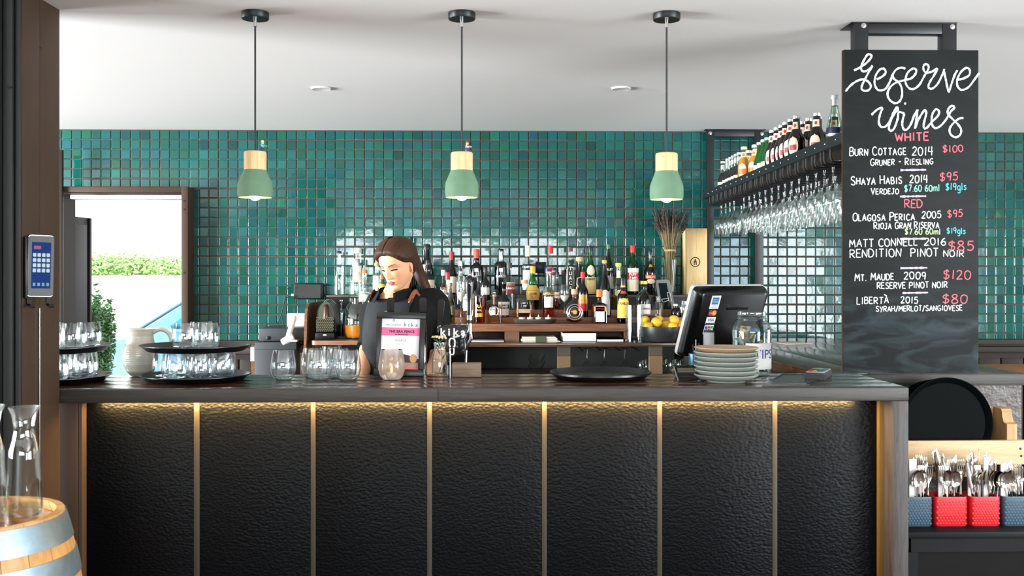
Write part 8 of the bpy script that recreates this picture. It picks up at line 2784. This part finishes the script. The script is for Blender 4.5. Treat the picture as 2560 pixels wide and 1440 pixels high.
def remeshed(mb, name, mats, voxel, smooth_it=0, parent=None):
 o = mb.build(name, mats, parent, smooth=0)
 md = o.modifiers.new('remesh', 'REMESH')
 md.mode = 'VOXEL'
 md.voxel_size = voxel
 if smooth_it:
  s_ = o.modifiers.new('smooth', 'SMOOTH')
  s_.iterations = smooth_it
  s_.factor = 0.5
 dg = bpy.context.evaluated_depsgraph_get()
 dg.update()
 me = bpy.data.meshes.new_from_object(o.evaluated_get(dg))
 o.modifiers.clear()
 old = o.data
 o.data = me
 bpy.data.meshes.remove(old)
 if not me.materials:
  for m_ in (mats if isinstance(mats, (list, tuple)) else [mats]):
   me.materials.append(m_)
 me.polygons.foreach_set('use_smooth', [True] * len(me.polygons))
 return o
m, t, out = _new('skin')
b = t.nodes.new('ShaderNodeBsdfPrincipled')
t.links.new(b.outputs[0], out.inputs[0])
at_ = t.nodes.new('ShaderNodeVertexColor')
at_.layer_name = 'complexion'
t.links.new(at_.outputs['Color'], b.inputs['Base Color'])
b.inputs['Roughness'].default_value = 0.45
b.inputs['Subsurface Weight'].default_value = 0.05
b.inputs['Subsurface Radius'].default_value = (0.012, 0.005, 0.003)
b.inputs['Subsurface Scale'].default_value = 0.6
M_skin = m
PERSON = thing('person', 'woman with brown ponytail in black polo shirt and dark apron, looking down behind the bar', 'person', (NECK_W.x, NECK_W.y, 0))
body = remeshed(bm_, 'body', M_skin, 0.0021, 2)
nv = len(body.data.vertices)
co = np.empty(nv * 3, dtype=np.float32)
body.data.vertices.foreach_get('co', co)
co = co.reshape(-1, 3)
Hi = np.array(Hm.inverted())
hc = co @ Hi[:3, :3].T + Hi[:3, 3]
hx, hy, hz = hc[:, 0], hc[:, 1], hc[:, 2]
skin = np.array(srgb(226, 166, 126)[:3])
colr = np.tile(skin, (nv, 1))
def blend(mask, c):
 global colr
 mk = np.clip(mask, 0, 1)[:, None]
 colr = colr * (1 - mk) + np.array(srgb(*c)[:3])[None, :] * mk
front = (hy > 0.03) & (hz > -0.02) & (hz < 0.2) & (np.abs(hx) < 0.075)
ax_ = np.abs(hx)
def gg(cx, cz, sx, sz, sharp=2):
 return np.where(front, np.exp(-(((ax_ - cx) / sx) ** 2 + ((hz - cz) / sz) ** 2) ** sharp), 0)
blend(0.30 * gg(0.040, 0.080, 0.020, 0.018, 1), (232, 140, 112))
blend(0.25 * gg(0.0, 0.073, 0.012, 0.008, 1), (226, 148, 120))
lipw = 0.0205 * np.sqrt(np.clip(1 - ((hz - 0.0455) / 0.0115) ** 2, 0, 1))
lip = np.where(front & (hy > 0.06), np.clip((lipw - ax_) / 0.002, 0, 1), 0)
blend(lip * 0.95, (176, 58, 56))
blend(np.where(front, np.exp(-((hz - 0.0457 + 6 * 0 * hx) / 0.0013) ** 2) * (ax_ < 0.020), 0) * 0.8, (92, 26, 26))  # shade of the crease between the lips, put into the colour
# eyebrows: arched
bz_ = 0.1285 + 0.0055 * np.sin(np.clip((ax_ - 0.012) / 0.038, 0, 1) * PI * 0.72)
bw_ = 0.0042 * (1 - 0.55 * np.clip((ax_ - 0.014) / 0.036, 0, 1))
blend(np.where(front, np.exp(-((hz - bz_) / bw_) ** 4) * np.clip((ax_ - 0.0115) / 0.004, 0, 1) * np.clip((0.051 - ax_) / 0.006, 0, 1), 0) * 0.9, (58, 36, 27))
# lids lowered over downcast eyes, dark lash line
blend(0.55 * gg(0.031, 0.1140, 0.018, 0.0070, 2), (150, 92, 74))
lz = 0.1075 + 0.0022 * np.cos(np.clip((ax_ - 0.0305) / 0.015, -1, 1) * PI * 0.5) - 0.0008
blend(np.where(front & (ax_ > 0.0165) & (ax_ < 0.0455), np.exp(-((hz - lz) / 0.0030) ** 4), 0) * 0.97, (30, 20, 18))
blend(np.where(front & (ax_ > 0.022) & (ax_ < 0.040), np.exp(-((hz - lz + 0.0042) / 0.0017) ** 4), 0) * 0.6, (70, 46, 36))
for sx in (1,):
 blend(0.75 * gg(0.0065, 0.0655, 0.0035, 0.0018, 1), (120, 62, 50))
ca = body.data.color_attributes.new('complexion', 'FLOAT_COLOR', 'POINT')
full = np.ones((nv, 4), dtype=np.float32)
full[:, :3] = colr
ca.data.foreach_set('color', full.ravel())
def adopt(o):
 o.parent = PERSON
 o.matrix_parent_inverse = Matrix.Translation(PERSON.location).inverted()
 return o
adopt(body)
M_lash = mat('dark lashes', (14, 9, 8), 0.7, spec=0.1)
for s in (-1, 1):
 pts, rr = [], []
 for i in range(13):
  q = i / 12
  xx = s * (0.0170 + 0.0295 * q)
  zz_ = 0.1078 + 0.0022 * math.sin(q * PI) - 0.0016 + 0.0012 * q
  ph = math.asin(max(-1, min(1, xx / 0.0655)))
  best = min((abs(head_pt(a, zz_).x - xx), a) for a in [ph + 0.02 * k for k in range(-25, 26)])[1]
  pts.append(Hm @ (head_pt(best, zz_) + Vector((0, 0.0012, 0))))
  rr.append(0.0008 + 0.0012 * math.sin(q * PI * 0.8 + 0.3))
 adopt(MB().tube(pts, rr, 8).build('eyelashes', M_lash))
# ---- hair
m, t, out = _new('brown hair')
b = t.nodes.new('ShaderNodeBsdfPrincipled')
t.links.new(b.outputs[0], out.inputs[0])
uv = t.nodes.new('ShaderNodeUVMap')
mp = t.nodes.new('ShaderNodeMapping')
mp.inputs['Scale'].default_value = (150, 2.2, 1)
n_ = t.nodes.new('ShaderNodeTexNoise')
n_.inputs['Scale'].default_value = 1.0
n_.inputs['Detail'].default_value = 3
r_ = t.nodes.new('ShaderNodeValToRGB')
r_.color_ramp.elements[0].color = srgb(22, 13, 9)
r_.color_ramp.elements[1].color = srgb(88, 56, 37)
r_.color_ramp.elements[0].position = 0.3
r_.color_ramp.elements[1].position = 0.75
bp = t.nodes.new('ShaderNodeBump')
bp.inputs['Strength'].default_value = 0.5
bp.inputs['Distance'].default_value = 0.002
for a, c in ((uv.outputs[0], mp.inputs[0]), (mp.outputs[0], n_.inputs['Vector']), (n_.outputs['Fac'], r_.inputs[0]), (r_.outputs[0], b.inputs['Base Color']), (n_.outputs['Fac'], bp.inputs['Height']), (bp.outputs[0], b.inputs['Normal'])):
 t.links.new(a, c)
b.inputs['Roughness'].default_value = 0.5
b.inputs['Specular IOR Level'].default_value = 0.22
M_hair = m
HL = [(0.0, 0.186), (0.35, 0.183), (0.7, 0.170), (1.0, 0.152), (1.25, 0.136), (1.45, 0.127), (1.6, 0.122), (1.75, 0.108), (1.95, 0.078), (2.2, 0.056), (2.6, 0.048), (PI, 0.046)]
def hair_mesh():
 N, M_ = 120, 44
 vs, uvs = [], []
 for k in range(N):
  ph = -PI + 2 * PI * k / N
  zl = interp(HL, abs(ph))
  for j in range(M_ + 1):
   q = j / M_
   z = zl + (0.2282 - zl) * (q ** 0.85)
   off = 0.0115 * min(1.0, (q / 0.16) ** 0.6) + 0.0015
   if z > 0.19:
    off *= 1.0
   p = head_pt(ph, z, off, False)
   if z > 0.12:
    p.z += off * max(0.0, (z - 0.15) / 0.078) * 0.9
   # centre parting
   if p.y > -0.05:
    p.z -= 0.0055 * math.exp(-(p.x / 0.0042) ** 2) * min(1, max(0, (z - 0.165) / 0.03))
    p.y -= 0.004 * math.exp(-(p.x / 0.0042) ** 2) * min(1, max(0, (z - 0.165) / 0.03))
   vs.append(tuple(Hm @ p))
   uvs.append((math.atan2(p.z - 0.10, abs(p.x)) * 0.55, p.y * 4))
 fs = []
 for k in range(N):
  k2 = (k + 1) % N
  for j in range(M_):
   a, c = k * (M_ + 1) + j, k2 * (M_ + 1) + j
   fs.append((a, c, c + 1, a + 1))
 me = bpy.data.meshes.new('hair')
 me.from_pydata(vs, [], fs)
 me.materials.append(M_hair)
 ul = me.uv_layers.new(name='UVMap')
 for lp in me.loops:
  ul.data[lp.index].uv = uvs[lp.vertex_index]
 me.polygons.foreach_set('use_smooth', [True] * len(me.polygons))
 o = bpy.data.objects.new('hair', me)
 COL.objects.link(o)
 s_ = o.modifiers.new('thick', 'SOLIDIFY')
 s_.thickness = 0.006
 s_.offset = -1
 return adopt(o)
hair = hair_mesh()
def strand_loft(name, pts, rad, flat=0.6, n=20):
 pts2 = smooth_path([Vector(p) for p in pts], 8)
 m_ = MB()
 rr = []
 L = len(rad) - 1
 for i in range(len(pts2)):
  q = i / (len(pts2) - 1) * L
  a = min(int(q), L - 1)
  rr.append(rad[a] + (rad[a + 1] - rad[a]) * (q - a))
 m_.tube(pts2, rr, n)
 o = m_.build(name, M_hair, smooth=80)
 me = o.data
 ul = me.uv_layers.new(name='UVMap')
 for lp in me.loops:
  vi = lp.vertex_index
  ul.data[lp.index].uv = ((vi % n) / n * 0.6, (vi // n) / len(pts2) * 1.2)
 return o
tail = strand_loft('ponytail', [Hm @ Vector((0.0, -0.100, 0.128)), P(1034, 645, 4.46), P(1043, 668, 4.465), P(1053, 694, 4.455), P(1066, 722, 4.45), P(1076, 742, 4.47), P(1080, 762, 4.50)], [0.020, 0.024, 0.026, 0.025, 0.021, 0.013, 0.003])
adopt(tail)
tail.parent = hair
tail.matrix_parent_inverse = Matrix.Identity(4)
hair_tie = MB().lathe([(0.019, -0.006), (0.023, 0), (0.019, 0.006)], 20, M=Matrix.Translation(Hm @ Vector((0.0, -0.108, 0.126))) @ Matrix.Rotation(R(70), 4, 'X'), caps=False).build('hair_tie', M_blackpl)
adopt(hair_tie)
# stud in the visible ear
st_ = MB().ball(Hm @ Vector((-0.074, -0.008, 0.066)), 0.0028, 10).build('ear_stud', M_chrome)
adopt(st_)
# ---- black polo shirt
M_shirt = mat('black polo cotton', (11, 11, 13), 0.8, bump=(900, 0.3), spec=0.25)
sh = MB()
sh.loft(torso_rings(0.010, 0.91, ZNB - 0.002, 22))
for S, E, W in ((SHR, ELR, WRR), (SHL, ELL, WRL)):
 Ee = E.lerp(W, 0.02)
 inn_ = Vector((NECK_W.x, NECK_W.y + 0.02, S.z - 0.005)).lerp(S, 0.55)
 limb(sh, [inn_, S, S.lerp(E, 0.3), S.lerp(E, 0.65), Ee], [0.050, 0.061, 0.056, 0.053, 0.049], 24)
shirt = remeshed(sh, 'polo_shirt', M_shirt, 0.0055, 3)
# soft folds
sv = shirt.data.vertices
fn = random.Random(2)
from mathutils import noise as mnoise
shirt.data.calc_loop_triangles()
nrm_ = [v.normal.copy() for v in sv]
for v, nn in zip(sv, nrm_):
 p_ = v.co
 f_ = mnoise.noise(Vector((p_.x * 16 + p_.z * 8, p_.y * 16, p_.z * 11 - p_.x * 6)))
 v.co = p_ + nn * (0.0042 * f_)
adopt(shirt)
for S, E, W in ((SHR, ELR, WRR), (SHL, ELL, WRL)):
 d = (W - E).normalized()
 c = E.lerp(W, 0.02)
 cuff = MB()
 cuff.tube([c - d * 0.004, c + d * 0.012, c + d * 0.014], [0.0515, 0.0505, 0.042], 28)
 o = cuff.build('cuff', M_shirt)
 adopt(o)
# collar: open at the throat
col_ = MB()
vs, fs = [], []
NA, NB = 56, 6
for i in range(NA + 1):
 a = R(32) + (2 * PI - R(64)) * i / NA            # 0 = throat
 fr_ = abs(i / NA - 0.5) * 2
 for j in range(NB + 1):
  q = j / NB
  rad_ = 0.060 + 0.004 * fr_ + (0.0 if q < 0.5 else (q - 0.5) * 0.05)
  zq = (q * 2 * 0.036 if q < 0.5 else 0.036 - (q - 0.5) * 2 * 0.040)
  drop = -0.030 * fr_ ** 3
  c = Vector((NECK_W.x, NECK_W.y, ZNB + 0.002 + zq + drop)) + by_ax * (0.008 + 0.012 * fr_ ** 3)
  vs.append(tuple(c + by_ax * (math.cos(a) * (rad_ + 0.012 * fr_ ** 3)) + bx_ax * (math.sin(a) * rad_)))
for i in range(NA):
 for j in range(NB):
  a = i * (NB + 1) + j
  fs.append((a, a + 1, a + NB + 2, a + NB + 1))
col_.add(vs, fs)
collar = col_.build('collar', M_shirt, smooth=60)
s_ = collar.modifiers.new('thick', 'SOLIDIFY')
s_.thickness = 0.003
adopt(collar)
# ---- apron with leather straps
M_apron = mat('dark grey apron', (34, 38, 42), 0.65, noise=(26, 0.4), spec=0.3, bump=(700, 0.35))
M_strap = mat('brown leather strap', (150, 74, 42), 0.5, noise=(60, 0.2))
def front_pt(x, z, off):
 w_, d_ = tor(z, 1) + 0.010, tor(z, 2) + 0.010
 q = min(0.98, abs(x) / w_)
 y = d_ * math.sqrt(1 - q * q)
 return Vector((NECK_W.x, NECK_W.y, z)) + by_ax * (tor(z, 3) - 0.02 + y + off) + bx_ax * x
ap = MB()
vs, fs = [], []
NZ, NX = 26, 22
ztop_a = P(1005, 748, 4.28).z
for j in range(NZ + 1):
 z = 0.93 + (ztop_a - 0.93) * j / NZ
 hwid = 0.150 if z < 1.05 else 0.150 - 0.045 * min(1, (z - 1.05) / 0.16)
 for i in range(NX + 1):
  x = -hwid + 2 * hwid * i / NX
  wob = 0.003 * math.sin(x * 55 + z * 9)
  vs.append(tuple(front_pt(x, z, 0.012 + wob)))
for j in range(NZ):
 for i in range(NX):
  a = j * (NX + 1) + i
  fs.append((a, a + 1, a + NX + 2, a + NX + 1))
ap.add(vs, fs)
apron = ap.build('apron', M_apron, smooth=60)
s_ = apron.modifiers.new('thick', 'SOLIDIFY')
s_.thickness = 0.003
adopt(apron)
def strip(name, pts, wid, m_):
 pts = smooth_path(pts, 6)
 k = MB()
 vs, fs = [], []
 for i, p_ in enumerate(pts):
  d = (pts[min(i + 1, len(pts) - 1)] - pts[max(i - 1, 0)]).normalized()
  cen = Vector((NECK_W.x, NECK_W.y, p_.z - 0.03))
  nrm = (p_ - cen)
  nrm = (nrm - d * nrm.dot(d)).normalized()
  s = d.cross(nrm)
  for (a, b_) in ((-1, 0), (1, 0), (1, 1), (-1, 1)):
   vs.append(tuple(p_ + s * (wid / 2 * a) + nrm * (0.003 * b_)))
 for i in range(len(pts) - 1):
  for q in range(4):
   fs.append((4 * i + q, 4 * i + (q + 1) % 4, 4 * (i + 1) + (q + 1) % 4, 4 * (i + 1) + q))
 k.add(vs, fs)
 return adopt(k.build(name, m_))
for s in (-1, 1):
 a = front_pt(s * 0.098, ztop_a - 0.012, 0.016)
 c1 = front_pt(s * 0.101, ztop_a + 0.03, 0.013)
 sh_top = Vector((NECK_W.x, NECK_W.y, 1.415)) + bx_ax * (s * 0.104) + by_ax * (-0.022)
 bk_ = Vector((NECK_W.x, NECK_W.y, 1.36)) + bx_ax * (s * 0.085) - by_ax * 0.118
 lo_ = Vector((NECK_W.x, NECK_W.y, 1.15)) + bx_ax * (-s * 0.05) - by_ax * 0.128
 o = strip('apron_strap', [a, c1, sh_top, bk_, lo_], 0.020, M_strap)
 bk2 = MB().lathe([(0.0038, 0), (0.0038, 0.0015)], 14, M=Matrix.Translation(front_pt(s * 0.098, ztop_a - 0.012, 0.0195)) @ Matrix.Rotation(ALPHA_B, 4, 'Z') @ Matrix.Rotation(R(-90), 4, 'X')).build('strap_rivet', mat('old brass', (150, 112, 60), 0.4, 0.7))
 adopt(bk2)
emb = MB()
ec = front_pt(-0.012, ztop_a - 0.062, 0.016)
for k in range(3):
 emb.tube([ec + bx_ax * 0.014 + up * (0.004 - 0.010 * k), ec + up * (0.012 - 0.010 * k) + by_ax * 0.001, ec - bx_ax * 0.014 + up * (0.004 - 0.010 * k)], 0.0011, 6)
adopt(emb.build('apron_emblem', mat('pale stitching', (150, 158, 162), 0.7)))
# ---- trousers and shoes
tr__ = MB()
for s in (-1, 1):
 hip = Vector((NECK_W.x, NECK_W.y, 0.93)) + bx_ax * (s * 0.075) - by_ax * 0.02
 kne = Vector((NECK_W.x, NECK_W.y, 0.48)) + bx_ax * (s * 0.085) - by_ax * 0.01
 ank = Vector((NECK_W.x, NECK_W.y, 0.07)) + bx_ax * (s * 0.085) - by_ax * 0.03
 limb(tr__, [hip, hip.lerp(kne, 0.5), kne, kne.lerp(ank, 0.4), ank], [0.098, 0.084, 0.062, 0.060, 0.046], 24)
rg_ = []
for z in (0.84, 0.88, 0.93, 0.97, 1.0):
 c = Vector((NECK_W.x, NECK_W.y, z)) - by_ax * 0.02
 rg_.append(ellr(c, bx_ax, by_ax, 0.174, 0.12, 40))
tr__.loft(rg_)
adopt(remeshed(tr__, 'trousers', mat('black trousers', (24, 24, 27), 0.8), 0.009, 2))
for s in (-1, 1):
 an = Vector((NECK_W.x, NECK_W.y, 0.0)) + bx_ax * (s * 0.085) - by_ax * 0.03
 k = MB()
 k.loft([ellr(an + by_ax * 0.05 + up * z, bx_ax, by_ax, wx, wy, 28) for z, wx, wy in ((0.0, 0.044, 0.125), (0.02, 0.048, 0.130), (0.05, 0.044, 0.118), (0.075, 0.036, 0.085), (0.10, 0.034, 0.045))])
 adopt(k.build('shoe', mat('black shoe', (18, 18, 19), 0.5)))
